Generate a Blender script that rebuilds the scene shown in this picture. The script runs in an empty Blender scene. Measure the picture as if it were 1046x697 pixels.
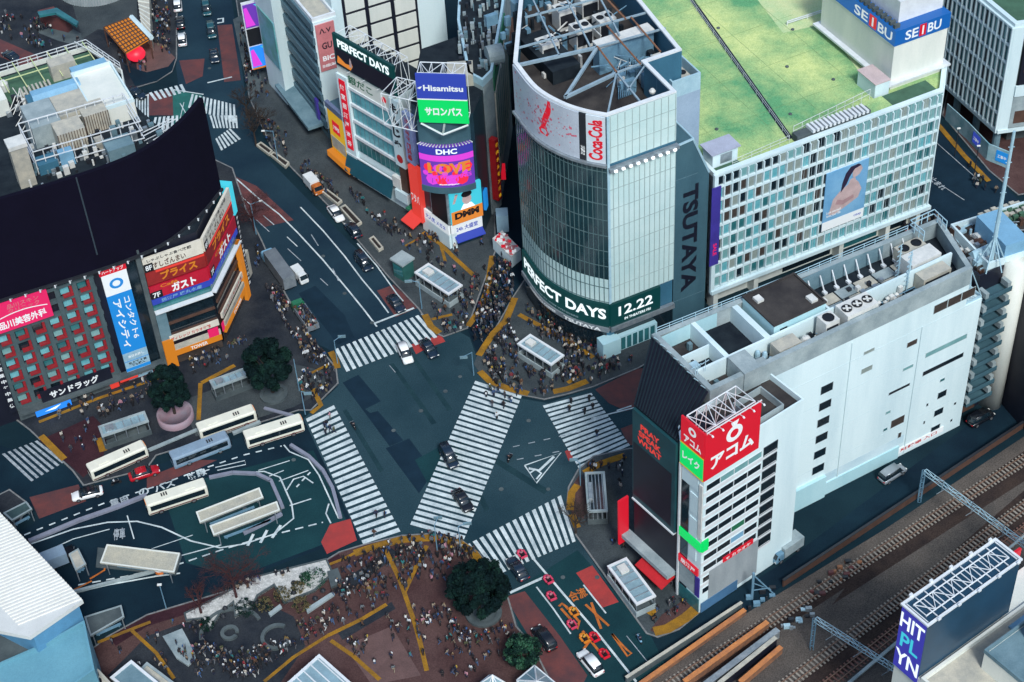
import bpy, math, random
from mathutils import Vector, Matrix
RN = random.Random(11)
SC = bpy.context.scene
COL = SC.collection
# ------------------------------------------------------------------ camera: high viewpoint 225 m above the crossing
FPX, CX, CY, CAMH = 1800.0, 523.0, 348.5, 225.0
def _cam_axes():
    n = Vector((650 - CX, 2275 - CY, FPX)).normalized()
    up = -n
    f = Vector((0, 0, 1)); Y = (f - f.dot(up) * up).normalized(); X = Y.cross(up)
    return Matrix((X, Y, up))
CR = _cam_axes()
def G(u, v, z=0.0):
    "a point of the place at height z, given by where the photograph shows it"
    d = CR @ Vector((u - CX, v - CY, FPX))
    t = (z - CAMH) / d.z
    return Vector((d.x * t, d.y * t, z))
def Gs(pts, z=0.0): return [G(u, v, z) for u, v in pts]
cam = bpy.data.cameras.new('camera'); cam.sensor_width = 36.0; cam.lens = FPX / 1046 * 36
cam.clip_start = 1; cam.clip_end = 5000
co = bpy.data.objects.new('camera', cam); COL.objects.link(co); SC.camera = co
mw = Matrix.Identity(4)
for i, ax in enumerate((CR @ Vector((1, 0, 0)), CR @ Vector((0, -1, 0)), CR @ Vector((0, 0, -1)))):
    for k in range(3): mw[k][i] = ax[k]
mw[2][3] = CAMH
co.matrix_world = mw

# ------------------------------------------------------------------ materials
MATS = {}
def mat(name, c, r=0.7, var=0.18, scale=0.6, metal=0.0, emit=0.0, c2=None, bump=0.0, spec=0.5, fine=0.1, ecol=None, streak=0.0, lo=.32, hi=.68):
    if name in MATS: return MATS[name]
    m = bpy.data.materials.new(name); m.use_nodes = True
    nt = m.node_tree; N = nt.nodes; L = nt.links
    b = N['Principled BSDF']
    b.inputs['Roughness'].default_value = r; b.inputs['Metallic'].default_value = metal
    b.inputs['Specular IOR Level'].default_value = spec
    c = tuple(c) + (1,)
    if emit:
        b.inputs['Emission Color'].default_value = (tuple(ecol) + (1,)) if ecol else c
        b.inputs['Emission Strength'].default_value = emit
    if var or c2:
        tc = N.new('ShaderNodeTexCoord')
        n1 = N.new('ShaderNodeTexNoise'); n1.inputs['Scale'].default_value = scale; n1.inputs['Detail'].default_value = 6; n1.inputs['Roughness'].default_value = .62
        if streak:
            mp = N.new('ShaderNodeMapping'); mp.inputs['Scale'].default_value = (1, 1, streak)
            L.new(tc.outputs['Object'], mp.inputs['Vector']); L.new(mp.outputs['Vector'], n1.inputs['Vector'])
        else: L.new(tc.outputs['Object'], n1.inputs['Vector'])
        rp = N.new('ShaderNodeValToRGB')
        rp.color_ramp.elements[0].position = lo; rp.color_ramp.elements[1].position = hi
        d = tuple(c2) + (1,) if c2 else tuple(x * (1 - 2 * var) for x in c[:3]) + (1,)
        rp.color_ramp.elements[0].color = d; rp.color_ramp.elements[1].color = c
        L.new(n1.outputs['Fac'], rp.inputs['Fac'])
        out = rp.outputs['Color']
        if fine:
            n2 = N.new('ShaderNodeTexNoise'); n2.inputs['Scale'].default_value = 5.0; n2.inputs['Detail'].default_value = 3
            L.new(tc.outputs['Object'], n2.inputs['Vector'])
            mx = N.new('ShaderNodeMix'); mx.data_type = 'RGBA'; mx.blend_type = 'OVERLAY'; mx.inputs['Factor'].default_value = fine * 2
            L.new(out, mx.inputs[6]); L.new(n2.outputs['Fac'], mx.inputs[7]); out = mx.outputs[2]
        L.new(out, b.inputs['Base Color'])
        if bump:
            bp = N.new('ShaderNodeBump'); bp.inputs['Strength'].default_value = bump; bp.inputs['Distance'].default_value = .05
            L.new(n1.outputs['Fac'], bp.inputs['Height']); L.new(bp.outputs['Normal'], b.inputs['Normal'])
    else: b.inputs['Base Color'].default_value = c
    MATS[name] = m
    return m
def lit(name, c, e, base=0.3):
    return mat(name, tuple(x * base for x in c), .45, 0, emit=e, ecol=c)

# ------------------------------------------------------------------ mesh builder
def cross2(a, b): return a[0] * b[1] - a[1] * b[0]
def area2(p): return sum(cross2(p[i - 1], p[i]) for i in range(len(p)))
class Fr:
    "a ground frame: a along d, b along e (left of d)"
    def __init__(s, o, d):
        s.o = Vector((o[0], o[1], 0)); s.d = Vector((d[0], d[1], 0)).normalized(); s.e = Vector((-s.d.y, s.d.x, 0))
    def w(s, a, b, z=0.0): return s.o + s.d * a + s.e * b + Vector((0, 0, z))
    def ab(s, p): q = Vector((p.x, p.y, 0)) - s.o; return q.dot(s.d), q.dot(s.e)
    def front(s, b=0, a=0): return PL(s.w(a, b), s.d)
    def left(s, a=0, b=0): return PL(s.w(a, b), -s.e)      # the face looking towards -d; s runs towards the front
    def right(s, a=0, b=0): return PL(s.w(a, b), s.e)
    def back(s, b=0, a=0): return PL(s.w(a, b), -s.d)
class PL:
    "a vertical face: s runs along r, z up, o outwards"
    def __init__(s, p, r):
        s.p = Vector((p[0], p[1], 0)); s.r = Vector((r[0], r[1], 0)).normalized(); s.n = Vector((s.r.y, -s.r.x, 0))
    def pt(s, x, z, o=0.0): return s.p + s.r * x + s.n * o + Vector((0, 0, z))
def plane2(p, q): return PL(p, Vector(q) - Vector(p))
class MB:
    def __init__(s): s.v = []; s.f = []; s.m = []
    def poly(s, pts, m=0):
        k = len(s.v); s.v += [tuple(p) for p in pts]; s.f.append(tuple(range(k, k + len(pts)))); s.m.append(m); return s
    def hexa(s, p, m=0, skip=()):
        "8 corners: bottom loop 0-3 anticlockwise, top loop 4-7"
        k = len(s.v); s.v += [tuple(x) for x in p]
        for i, f in enumerate(((3, 2, 1, 0), (4, 5, 6, 7), (0, 1, 5, 4), (1, 2, 6, 5), (2, 3, 7, 6), (3, 0, 4, 7))):
            if i in skip: continue
            s.f.append(tuple(k + j for j in f)); s.m.append(m)
        return s
    def fbox(s, fr, a0, a1, b0, b1, z0, z1, m=0):
        return s.hexa([fr.w(a0, b0, z0), fr.w(a1, b0, z0), fr.w(a1, b1, z0), fr.w(a0, b1, z0), fr.w(a0, b0, z1), fr.w(a1, b0, z1), fr.w(a1, b1, z1), fr.w(a0, b1, z1)], m)
    def pbox(s, pl, s0, s1, z0, z1, o0, o1, m=0):
        return s.hexa([pl.pt(s0, z0, o1), pl.pt(s1, z0, o1), pl.pt(s1, z0, o0), pl.pt(s0, z0, o0), pl.pt(s0, z1, o1), pl.pt(s1, z1, o1), pl.pt(s1, z1, o0), pl.pt(s0, z1, o0)], m)
    def box(s, x0, x1, y0, y1, z0, z1, m=0):
        return s.hexa([(x0, y0, z0), (x1, y0, z0), (x1, y1, z0), (x0, y1, z0), (x0, y0, z1), (x1, y0, z1), (x1, y1, z1), (x0, y1, z1)], m)
    def prism(s, pts, z0, z1, m=0, top=True, mt=None):
        pts = [(p[0], p[1]) for p in pts]
        if area2(pts) < 0: pts = pts[::-1]
        n = len(pts); k = len(s.v)
        s.v += [(x, y, z0) for x, y in pts] + [(x, y, z1) for x, y in pts]
        for i in range(n):
            j = (i + 1) % n; s.f.append((k + i, k + j, k + n + j, k + n + i)); s.m.append(m)
        if top:
            s.f.append(tuple(range(k + n, k + 2 * n))); s.m.append(m if mt is None else mt)
            s.f.append(tuple(range(k + n - 1, k - 1, -1))); s.m.append(m)
        return s
    def ring(s, pts, z0, z1, t, m=0):
        "a parapet of thickness t inside polygon pts"
        pts = [Vector((p[0], p[1])) for p in pts]
        if area2(pts) < 0: pts = pts[::-1]
        n = len(pts); inn = []
        for i in range(n):
            a = (pts[i] - pts[i - 1]).normalized(); b = (pts[(i + 1) % n] - pts[i]).normalized()
            na = Vector((-a.y, a.x)); nb = Vector((-b.y, b.x)); q = na + nb
            inn.append(pts[i] + q * (t / max(.35, 1 + na.dot(nb))))
        k = len(s.v)
        for z in (z0, z1): s.v += [(p.x, p.y, z) for p in pts]
        for z in (z0, z1): s.v += [(p.x, p.y, z) for p in inn]
        for i in range(n):
            j = (i + 1) % n
            for f in ((k + i, k + j, k + n + j, k + n + i), (k + n + i, k + n + j, k + 3 * n + j, k + 3 * n + i), (k + 2 * n + j, k + 2 * n + i, k + 3 * n + i, k + 3 * n + j), (k + j, k + i, k + 2 * n + i, k + 2 * n + j)):
                s.f.append(f); s.m.append(m)
        return s
    def tube(s, p, q, r, n=5, m=0, r2=None):
        p = Vector(p); q = Vector(q); d = (q - p)
        if d.length < 1e-6: return s
        d.normalize(); a = d.orthogonal().normalized(); b = d.cross(a); k = len(s.v)
        r2 = r if r2 is None else r2
        for c, rr in ((p, r), (q, r2)):
            for i in range(n):
                t = 2 * math.pi * i / n; s.v.append(tuple(c + a * (math.cos(t) * rr) + b * (math.sin(t) * rr)))
        for i in range(n):
            j = (i + 1) % n; s.f.append((k + i, k + j, k + n + j, k + n + i)); s.m.append(m)
        s.f.append(tuple(range(k + n - 1, k - 1, -1))); s.m.append(m); s.f.append(tuple(range(k + n, k + 2 * n))); s.m.append(m)
        return s
    def path(s, pts, r, n=5, m=0):
        for i in range(len(pts) - 1): s.tube(pts[i], pts[i + 1], r, n, m)
        return s
    def strip(s, pts, w, z, m=0):
        "a flat painted line along pts (ground points)"
        pts = [Vector((p[0], p[1])) for p in pts]; n = len(pts); L_ = []; R_ = []
        for i in range(n):
            a = pts[max(0, i - 1)]; b = pts[min(n - 1, i + 1)]; d = (b - a).normalized(); q = Vector((-d.y, d.x)) * (w / 2)
            L_.append(pts[i] + q); R_.append(pts[i] - q)
        for i in range(n - 1):
            s.poly([(R_[i].x, R_[i].y, z), (R_[i + 1].x, R_[i + 1].y, z), (L_[i + 1].x, L_[i + 1].y, z), (L_[i].x, L_[i].y, z)], m)
        return s
    def dash(s, pts, w, z, on, off, m=0):
        pts = [Vector((p[0], p[1])) for p in pts]
        acc = 0.0
        for i in range(len(pts) - 1):
            a, b = pts[i], pts[i + 1]; l = (b - a).length; t = -acc
            while t < l:
                t0 = max(0, t); t1 = min(l, t + on)
                if t1 > t0: s.strip([a.lerp(b, t0 / l), a.lerp(b, t1 / l)], w, z, m)
                t += on + off
            acc = (on + off) - (t - l) if t > l else 0
        return s
    def lathe(s, c, prof, n=16, m=0):
        c = Vector(c); k = len(s.v)
        for r, z in prof:
            for i in range(n):
                t = 2 * math.pi * i / n; s.v.append((c.x + r * math.cos(t), c.y + r * math.sin(t), c.z + z))
        for q in range(len(prof) - 1):
            for i in range(n):
                j = (i + 1) % n; s.f.append((k + q * n + i, k + q * n + j, k + (q + 1) * n + j, k + (q + 1) * n + i)); s.m.append(m)
        s.f.append(tuple(k + (len(prof) - 1) * n + i for i in range(n))); s.m.append(m)
        return s
    def xf(s, M):
        s.v = [tuple(M @ Vector(p)) for p in s.v]; return s
    def add(s, o, M=None, dm=0):
        k = len(s.v); s.v += [tuple(M @ Vector(p)) for p in o.v] if M else list(o.v)
        s.f += [tuple(k + i for i in f) for f in o.f]; s.m += [i + dm for i in o.m]; return s
    def mesh(s, name, mats, smooth=False):
        me = bpy.data.meshes.new(name); me.from_pydata(s.v, [], s.f)
        for x in (mats if isinstance(mats, (list, tuple)) else [mats]): me.materials.append(x)
        me.polygons.foreach_set('material_index', s.m)
        if smooth: me.polygons.foreach_set('use_smooth', [True] * len(s.f))
        me.update(); return me
    def build(s, name, mats, parent=None, smooth=False):
        return link(name, s.mesh(name, mats, smooth), parent)
def link(name, me, parent=None):
    o = bpy.data.objects.new(name, me); COL.objects.link(o)
    if parent:
        o.parent = parent
        if parent.get('_w'): o.matrix_parent_inverse = Matrix.Translation(-parent.location)
    return o
def thing(name, label, cat, loc=(0, 0, 0), group=None, world=True, rz=0):
    o = bpy.data.objects.new(name, None); COL.objects.link(o); o.location = loc; o.rotation_euler.z = rz; o.empty_display_size = .1
    if world: o['_w'] = 1
    return tag(o, label, cat, group)
def tag(o, label, cat, group=None):
    o['label'] = label; o['category'] = cat
    if group: o['group'] = group
    return o
def struct(o): o['kind'] = 'structure'; return o
def stuff(o): o['kind'] = 'stuff'; return o
def dup(o, loc, rz, label=None, cat=None, group=None, parent=None):
    r = o.copy(); COL.objects.link(r)
    if parent is None:
        r.location = loc; r.rotation_euler = (0, 0, rz)
        if label: r['label'] = label
        if group: r['group'] = group
    else: r.parent = parent
    for ch in KIDS.get(o.name, []): dup(ch, None, 0, parent=r)
    return r
KIDS = {}
def index_kids(o):
    KIDS[o.name] = [c for c in bpy.data.objects if c.parent == o]
    for c in KIDS[o.name]: index_kids(c)
def setmat(o, m, i=0):
    o.material_slots[i].link = 'OBJECT'; o.material_slots[i].material = m

# ------------------------------------------------------------------ lettering: glyph outlines laid on a face, a curve or the ground
_TX = {}
def glyphs(body, bold=0.0):
    k = (body, bold)
    if k not in _TX:
        c = bpy.data.curves.new('t', 'FONT'); c.body = body; c.align_x = 'CENTER'; c.align_y = 'CENTER'; c.offset = bold; c.resolution_u = 3
        o = bpy.data.objects.new('t', c); me = bpy.data.meshes.new_from_object(o)
        _TX[k] = ([(v.co.x, v.co.y) for v in me.vertices], [tuple(p.vertices) for p in me.polygons])
        bpy.data.objects.remove(o); bpy.data.curves.remove(c); bpy.data.meshes.remove(me)
    return _TX[k]
def text_to(mb, body, fn, w, h, bold=0.02, m=0, rot=0):
    "glyphs scaled to width w and height h about the centre, then mapped by fn(x, y)"
    vs, fs = glyphs(body, bold)
    x0 = min(p[0] for p in vs); x1 = max(p[0] for p in vs); y0 = min(p[1] for p in vs); y1 = max(p[1] for p in vs)
    sx = w / max(1e-6, x1 - x0); sy = h / max(1e-6, y1 - y0); k = len(mb.v); cr, sr = math.cos(rot), math.sin(rot)
    for p in vs:
        x = (p[0] - (x0 + x1) / 2) * sx; y = (p[1] - (y0 + y1) / 2) * sy
        mb.v.append(tuple(fn(x * cr - y * sr, x * sr + y * cr)))
    for f in fs: mb.f.append(tuple(k + i for i in f)); mb.m.append(m)
    return mb
def wall_text(parent, body, pl, s, z, w, h, m, o=.06, bold=.02, rot=0, name='lettering'):
    mb = MB(); text_to(mb, body, lambda x, y: pl.pt(s + x, z + y, o), w, h, bold, 0, rot)
    return mb.build(name, m, parent)
def column_text(parent, body, pl, s, z_top, size, step, m, o=.06, bold=.02, sw=1.0):
    mb = MB()
    for i, ch in enumerate(body):
        if ch != ' ': text_to(mb, ch, lambda x, y, zz=z_top - step * (i + .5): pl.pt(s + x, zz + y, o), size * sw, size if ch != 'ー' else size, bold, 0, math.pi / 2 if ch == 'ー' else 0)
    return mb.build('lettering', m, parent)

# ------------------------------------------------------------------ windows
_WM = {}
def window_mesh(w, h, fw, d):
    k = (round(w, 2), round(h, 2), fw, d)
    if k not in _WM:
        f = MB(); pl = PL((0, 0, 0), (1, 0, 0))
        f.pbox(pl, 0, w, 0, fw, 0, d).pbox(pl, 0, w, h - fw, h, 0, d).pbox(pl, 0, fw, fw, h - fw, 0, d).pbox(pl, w - fw, w, fw, h - fw, 0, d)
        p = MB().pbox(pl, fw, w - fw, fw, h - fw, .0, .03)
        _WM[k] = (f.mesh('window', MATS['win_frame']), p.mesh('pane', MATS['glass_dark']))
    return _WM[k]
def window(parent, pl, s, z, w, h, fm, pm, fw=.1, d=.12, o=.003):
    a, b = window_mesh(w, h, fw, d)
    f = bpy.data.objects.new('window', a); COL.objects.link(f); f.parent = parent
    M = Matrix.Translation(pl.pt(s, z, o)) @ Matrix.Rotation(math.atan2(pl.r.y, pl.r.x), 4, 'Z')
    f.matrix_local = Matrix.Translation(-parent.location) @ M if parent.get('_w') else M
    p = bpy.data.objects.new('pane', b); COL.objects.link(p); p.parent = f
    setmat(f, fm); setmat(p, pm)
    return f
# ------------------------------------------------------------------ palette
A_ = mat
A_('asphalt', (.010, .032, .043), .85, .2, .055, c2=(.004, .016, .025), fine=.22, bump=.15, spec=.12)
A_('asphalt_worn', (.030, .066, .082), .85, .2, .045, c2=(.011, .035, .049), fine=.3, bump=.15, spec=.12, lo=.30, hi=.72)
A_('asphalt_stain', (.018, .050, .060), .85, .2, .25, c2=(.009, .030, .040), fine=.3, spec=.1)
A_('asphalt_navy', (.008, .027, .042), .85, .2, .08, c2=(.004, .013, .024), fine=.2, spec=.1)
A_('asphalt_slate', (.018, .046, .066), .85, .2, .06, c2=(.008, .024, .042), fine=.2, spec=.12)
A_('asphalt_new', (.011, .030, .050), .9, .15, .3, fine=.12, spec=.08)
A_('asphalt_teal', (.011, .050, .058), .85, .2, .10, c2=(.006, .030, .038), fine=.2, spec=.12)
A_('paving', (.064, .078, .083), .85, .2, .16, c2=(.036, .047, .054), fine=.3, spec=.12)
A_('paving_dark', (.040, .046, .053), .85, .2, .14, c2=(.012, .017, .026), fine=.3, spec=.1)
A_('paving_green', (.040, .085, .090), .8, .2, .4, fine=.2)
A_('plaza_brown', (.100, .058, .054), .85, .2, .14, c2=(.058, .030, .030), fine=.3, spec=.1)
A_('plaza_maroon', (.058, .024, .030), .85, .2, .2, c2=(.028, .012, .018), fine=.25, spec=.1)
A_('plaza_pink', (.135, .076, .070), .8, .15, .4, fine=.2)
A_('kerb', (.22, .23, .23), .8, .2, 1.0)
A_('paint_white', (.66, .74, .74), .7, .12, .42, c2=(.36, .43, .45), fine=.25, spec=.2)
A_('paint_worn', (.42, .47, .50), .65, .2, 1.2, c2=(.17, .21, .24))
A_('paint_red', (.42, .040, .034), .7, .15, .4, c2=(.27, .034, .032))
A_('paint_rust', (.150, .040, .036), .75, .2, .35, c2=(.070, .030, .034))
A_('paint_orange', (.55, .15, .02), .65, .2, 1.2)
A_('tactile', (.36, .18, .018), .85, .2, .35, c2=(.17, .095, .024), fine=.25, spec=.1)
A_('paint_green', (.012, .13, .11), .7, .15, .4)
A_('ballast', (.120, .102, .088), .95, .2, .10, c2=(.056, .052, .050), fine=.45, bump=.3, spec=.1)
A_('ballast_dark', (.052, .036, .030), .95, .2, .3, c2=(.026, .020, .020), fine=.4, spec=.1)
A_('gravel_white', (.60, .60, .57), .9, .2, 1.5, c2=(.35, .36, .34), fine=.3)
A_('concrete', (.36, .43, .44), .8, .15, .25, c2=(.19, .25, .27))
A_('concrete_dark', (.10, .125, .13), .8, .2, .3, c2=(.05, .068, .076), spec=.2)
A_('concrete_teal', (.16, .26, .30), .75, .15, .3, c2=(.09, .17, .21))
A_('roof_brown', (.070, .064, .060), .9, .2, .2, c2=(.032, .030, .032), spec=.1)
A_('roof_dark', (.024, .034, .042), .9, .25, .3, c2=(.009, .014, .021), spec=.1)
A_('roof_green', (.57, .66, .27), .9, .2, .07, c2=(.12, .34, .16), fine=.3, spec=.1, lo=.36, hi=.66)
A_('roof_green_pale', (.72, .68, .36), .9, .2, .12, c2=(.42, .58, .30), fine=.2, spec=.1)
A_('roof_seam', (.26, .42, .20), .9, .2, .3, spec=.1)
A_('roof_green_dark', (.06, .15, .09), .85, .2, .4)
A_('white_wall', (.67, .81, .83), .6, .06, .16, c2=(.50, .65, .69), streak=.14, fine=.12, lo=.25, hi=.6)
A_('cream_wall', (.76, .77, .70), .65, .08, .2, c2=(.60, .64, .59), streak=.25)
A_('cyan_wall', (.47, .70, .74), .6, .1, .15, c2=(.36, .60, .66), streak=.3)
A_('grey_wall', (.34, .38, .40), .7, .12, .25, c2=(.24, .28, .30), streak=.3)
A_('teal_wall', (.055, .13, .165), .6, .15, .2, c2=(.035, .09, .12), streak=.3)
A_('teal_band', (.085, .16, .20), .6, .12, .2, c2=(.06, .12, .155))
A_('blue_wall', (.045, .16, .24), .55, .12, .15, c2=(.03, .11, .18), streak=.3)
A_('sky_blue', (.20, .42, .60), .55, .1, .3)
A_('navy', (.008, .010, .022), .5, .1, .4)
A_('billboard_black', (.0045, .0038, .013), .9, .1, .2, spec=.1)
A_('magnet_grey', (.080, .118, .128), .8, .15, .3, c2=(.042, .068, .078), streak=.4, spec=.2)
A_('white_metal', (.72, .76, .78), .4, .08, .6)
A_('steel', (.40, .45, .48), .4, .15, .8, metal=.5, c2=(.22, .27, .31))
A_('steel_blue', (.16, .30, .40), .45, .15, .6, c2=(.10, .21, .30))
A_('truss_grey', (.30, .40, .46), .5, .15, .6, c2=(.20, .29, .35))
A_('pale_blue_metal', (.42, .60, .68), .45, .12, .6, c2=(.30, .48, .57))
A_('rust', (.30, .13, .06), .85, .25, 1.0, c2=(.13, .07, .05))
A_('orange_metal', (.58, .22, .06), .65, .2, .6, c2=(.36, .14, .06))
A_('dark_metal', (.020, .024, .032), .5, .15, .8)
A_('black', (.008, .009, .012), .5, 0)
A_('unit_white', (.70, .70, .66), .55, .12, .7, c2=(.52, .54, .52))
A_('unit_beige', (.52, .49, .40), .65, .15, .6, c2=(.34, .34, .30))
A_('win_frame', (.46, .55, .57), .5, .08, .8)
A_('red_reveal', (.30, .014, .022), .6, .12, .5)
A_('win_frame_dark', (.03, .04, .05), .5, 0)
A_('glass_dark', (.010, .022, .032), .08, .2, .7, spec=.8)
A_('glass_teal', (.035, .19, .20), .12, .25, .35, c2=(.02, .10, .12), spec=.8)
A_('glass_pale', (.22, .42, .42), .15, .2, .35, c2=(.13, .30, .31), spec=.8)
A_('glass_blind', (.30, .36, .33), .25, .15, .4, spec=.6)
A_('glass_brown', (.075, .060, .052), .15, .2, .5, spec=.7)
A_('glass_cyan', (.18, .50, .55), .15, .2, .4, c2=(.08, .30, .35), spec=.8)
A_('curtain_pale', (.62, .76, .74), .22, .1, .09, c2=(.46, .64, .64), spec=.6)
A_('curtain_dark', (.016, .052, .060), .10, .3, .10, c2=(.008, .024, .034), spec=.9)
A_('mullion', (.36, .46, .46), .45, .1, .6)
A_('mullion_dark', (.10, .17, .18), .45, .1, .6)
A_('cream_roof', (.50, .47, .36), .8, .15, .3, c2=(.34, .34, .29), fine=.2)
A_('rib_dark', (.006, .016, .024), .7, .1, .4, spec=.2)
A_('roof_glass', (.26, .40, .46), .15, .15, .5, spec=.8)
A_('red_paint', (.55, .018, .022), .45, .1, .5)
A_('pink_paint', (.60, .20, .21), .55, .1, .5)
A_('yellow_paint', (.72, .44, .02), .5, .1, .5)
A_('orange_paint', (.72, .26, .02), .5, .12, .5)
A_('green_paint', (.02, .16, .08), .5, .1, .5)
A_('purple_banner', (.055, .04, .30), .5, .1, .4)
A_('brown', (.10, .05, .035), .7, .2, .6)
A_('bark', (.045, .032, .026), .95, .3, 2.0)
A_('bark_red', (.075, .022, .024), .95, .3, 2.0)
A_('soil', (.03, .022, .018), .95, .3, 1.5)
A_('leaf_a', (.003, .014, .016), .8, .3, 1.0, spec=.1)
A_('leaf_b', (.005, .021, .020), .8, .3, 1.0, spec=.1)
A_('leaf_c', (.009, .034, .026), .8, .3, 1.0, spec=.1)
A_('leaf_green', (.014, .10, .045), .7, .3, 1.0)
A_('leaf_olive', (.16, .13, .05), .8, .3, 1.0)
A_('skin', (.28, .17, .13), .7, 0)
A_('hair', (.010, .008, .009), .5, 0)
A_('rubber', (.010, .010, .012), .8, 0)
A_('rim', (.30, .32, .34), .35, 0, metal=.6)
A_('lens_white', (.75, .76, .72), .2, 0)
A_('lens_red', (.45, .01, .012), .3, 0)
A_('car_white', (.78, .80, .80), .25, 0, spec=.7)
A_('car_black', (.006, .008, .012), .22, 0, spec=.7)
A_('car_navy', (.008, .020, .038), .22, 0, spec=.7)
A_('car_red', (.42, .008, .018), .25, 0, spec=.7)
A_('car_teal', (.012, .075, .095), .25, 0, spec=.7)
A_('car_silver', (.30, .34, .37), .3, 0, metal=.4)
A_('bus_cream', (.78, .78, .66), .35, .06, .5)
A_('bus_blue', (.24, .34, .44), .35, .08, .5)
A_('box_white', (.72, .76, .76), .5, .08, .5)
A_('box_grey', (.17, .20, .22), .6, .15, .4, c2=(.11, .13, .15))
A_('rail', (.20, .12, .085), .5, .2, 1.0)
A_('sleeper', (.30, .27, .23), .9, .2, .8)
A_('sleeper_rust', (.17, .085, .070), .9, .2, .8)
lit('led_white', (.80, .92, .95), .75)
lit('led_teal', (.002, .050, .052), .45)
lit('led_blue', (.02, .22, .80), .75)
lit('led_navy', (.030, .030, .26), .9)
lit('led_magenta', (.62, .05, .60), .7)
lit('led_purple', (.10, .03, .30), .9)
lit('led_red', (.75, .02, .05), .8)
lit('led_orange', (.80, .26, .04), .5)
lit('led_green', (.0, .55, .11), .75)
lit('led_cyan', (.05, .50, .62), .7)
lit('sign_red', (.72, .010, .030), .45)
lit('sign_pink', (.80, .02, .14), .5)
lit('sign_blue', (.015, .26, .72), .5)
lit('sign_royal', (.030, .060, .42), .55)
lit('sign_seibu', (.010, .17, .62), .3)
lit('sign_white', (.75, .80, .82), .35, .6)
lit('sign_orange', (.75, .25, .02), .4)
lit('sign_yellow', (.78, .46, .02), .4)
lit('sign_coral', (.85, .06, .045), .45)
lit('lamp_white', (.95, .97, 1.0), 1.6)
M = MATS
# ------------------------------------------------------------------ the ground: asphalt sheet, pavements with kerbs, painted markings
g = MB().poly([(-900, -300, 0), (900, -300, 0), (900, 1500, 0), (-900, 1500, 0)])
struct(g.build('ground', M['asphalt']))
_ZC = [0, 0, 0]
def zc(k, base, step): _ZC[k] += 1; return base + step * _ZC[k]
def sheet(name, px, m, z=None):
    z = zc(0, .004, .001) if z is None else z
    return struct(MB().poly(Gs(px, z)).build(name, M[m]))
def slab(name, px, m, z=.13, kerb=True):
    P = Gs(px, 0); mb = MB().prism(P, -.05, z, 0)
    o = struct(mb.build(name, M[m]))
    if kerb: MB().ring(P, -.02, z + .004, .28).build('kerb', M['kerb'], o)
    return o
# roads of other ages
sheet('scramble_road', [(342, 362), (440, 322), (480, 345), (490, 375), (520, 405), (560, 412), (650, 380), (700, 372), (700, 440), (640, 460), (590, 480), (578, 520), (590, 550), (650, 640), (690, 700), (560, 720), (515, 605), (480, 560), (440, 545), (370, 556), (310, 428), (345, 395)], 'asphalt_worn')
for q_ in ([(398, 372), (402, 371), (446, 432), (441, 434)], [(420, 366), (424, 365), (462, 418), (457, 420)], [(500, 470), (505, 466), (560, 500), (556, 505)], [(470, 470), (474, 467), (500, 520), (495, 523)], [(350, 420), (354, 418), (392, 480), (388, 483)], [(548, 610), (552, 608), (590, 660), (586, 662)], [(600, 600), (604, 598), (640, 640), (636, 643)]): sheet('tyre_stain', q_, 'asphalt_stain')
for i_, (px_, r_) in enumerate((((430, 420), .42), ((402, 440), .38), ((455, 400), .42), ((470, 385), .36), ((540, 430), .4), ((512, 500), .42), ((560, 500), .36), ((352, 300), .4), ((380, 330), .4), ((300, 470), .4), ((250, 520), .38), ((130, 560), .4), ((610, 590), .4), ((575, 590), .38), ((330, 262), .4), ((214, 70), .4))):
    c_ = G(*px_); struct(MB().lathe((c_.x, c_.y, .03), [(r_, 0), (r_, .05), (r_ * .9, .055)], 14).build('manhole_cover', M['concrete_dark']))
sheet('upper_road', [(182, -30), (232, -30), (246, 60), (252, 110), (262, 150), (335, 225), (400, 290), (440, 322), (342, 360), (300, 340), (262, 290), (225, 215), (190, 150), (180, 70)], 'asphalt_slate')
sheet('bus_terminal_road', [(20, 545), (80, 500), (150, 480), (200, 460), (310, 428), (368, 552), (330, 560), (230, 598), (130, 640), (85, 640)], 'asphalt_navy')
sheet('terminal_patch', [(165, 500), (320, 460), (360, 545), (240, 590), (190, 575)], 'asphalt_teal')
sheet('side_street', [(0, 455), (70, 478), (90, 500), (60, 515), (0, 520)], 'asphalt_navy')
sheet('rail_side_road', [(655, 720), (718, 625), (800, 575), (985, 437), (1100, 370), (1100, 395), (905, 530), (760, 625), (645, 720)], 'asphalt_navy')
sheet('alley_road', [(478, 337), (506, 258), (500, 190), (520, 150), (540, 240), (528, 305), (490, 368)], 'asphalt_navy')
sheet('back_street', [(930, 215), (955, 130), (1000, 165), (1046, 210), (1046, 260), (960, 260)], 'asphalt_new')
sheet('asphalt_patch', [(350, 391), (366, 383), (389, 410), (373, 418), (378, 422), (386, 420), (412, 450), (398, 456)], 'asphalt_new')
sheet('asphalt_patch', [(394, 458), (418, 448), (443, 482), (428, 504)], 'asphalt_new')
sheet('asphalt_patch', [(305, 300), (322, 292), (352, 322), (362, 345), (345, 352)], 'asphalt_new')
sheet('asphalt_patch', [(424, 470), (470, 445), (480, 452), (440, 500)], 'asphalt_teal')
sheet('bottom_road', [(520, 606), (590, 562), (660, 640), (690, 700), (560, 720), (530, 640)], 'asphalt_teal')
sheet('lane_red', [(588.4, 585.4), (605, 577.7), (632, 615), (615, 621)], 'paint_red')
sheet('lane_red', [(328, 554), (337, 536), (358, 530), (364.5, 552), (334, 566)], 'paint_red')
sheet('lane_red', [(420, 352), (450, 342), (455, 349), (436, 356), (425, 362)], 'paint_red')
sheet('lane_red', [(577, 461), (582, 459), (586, 469), (581, 471)], 'paint_red')
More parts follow.
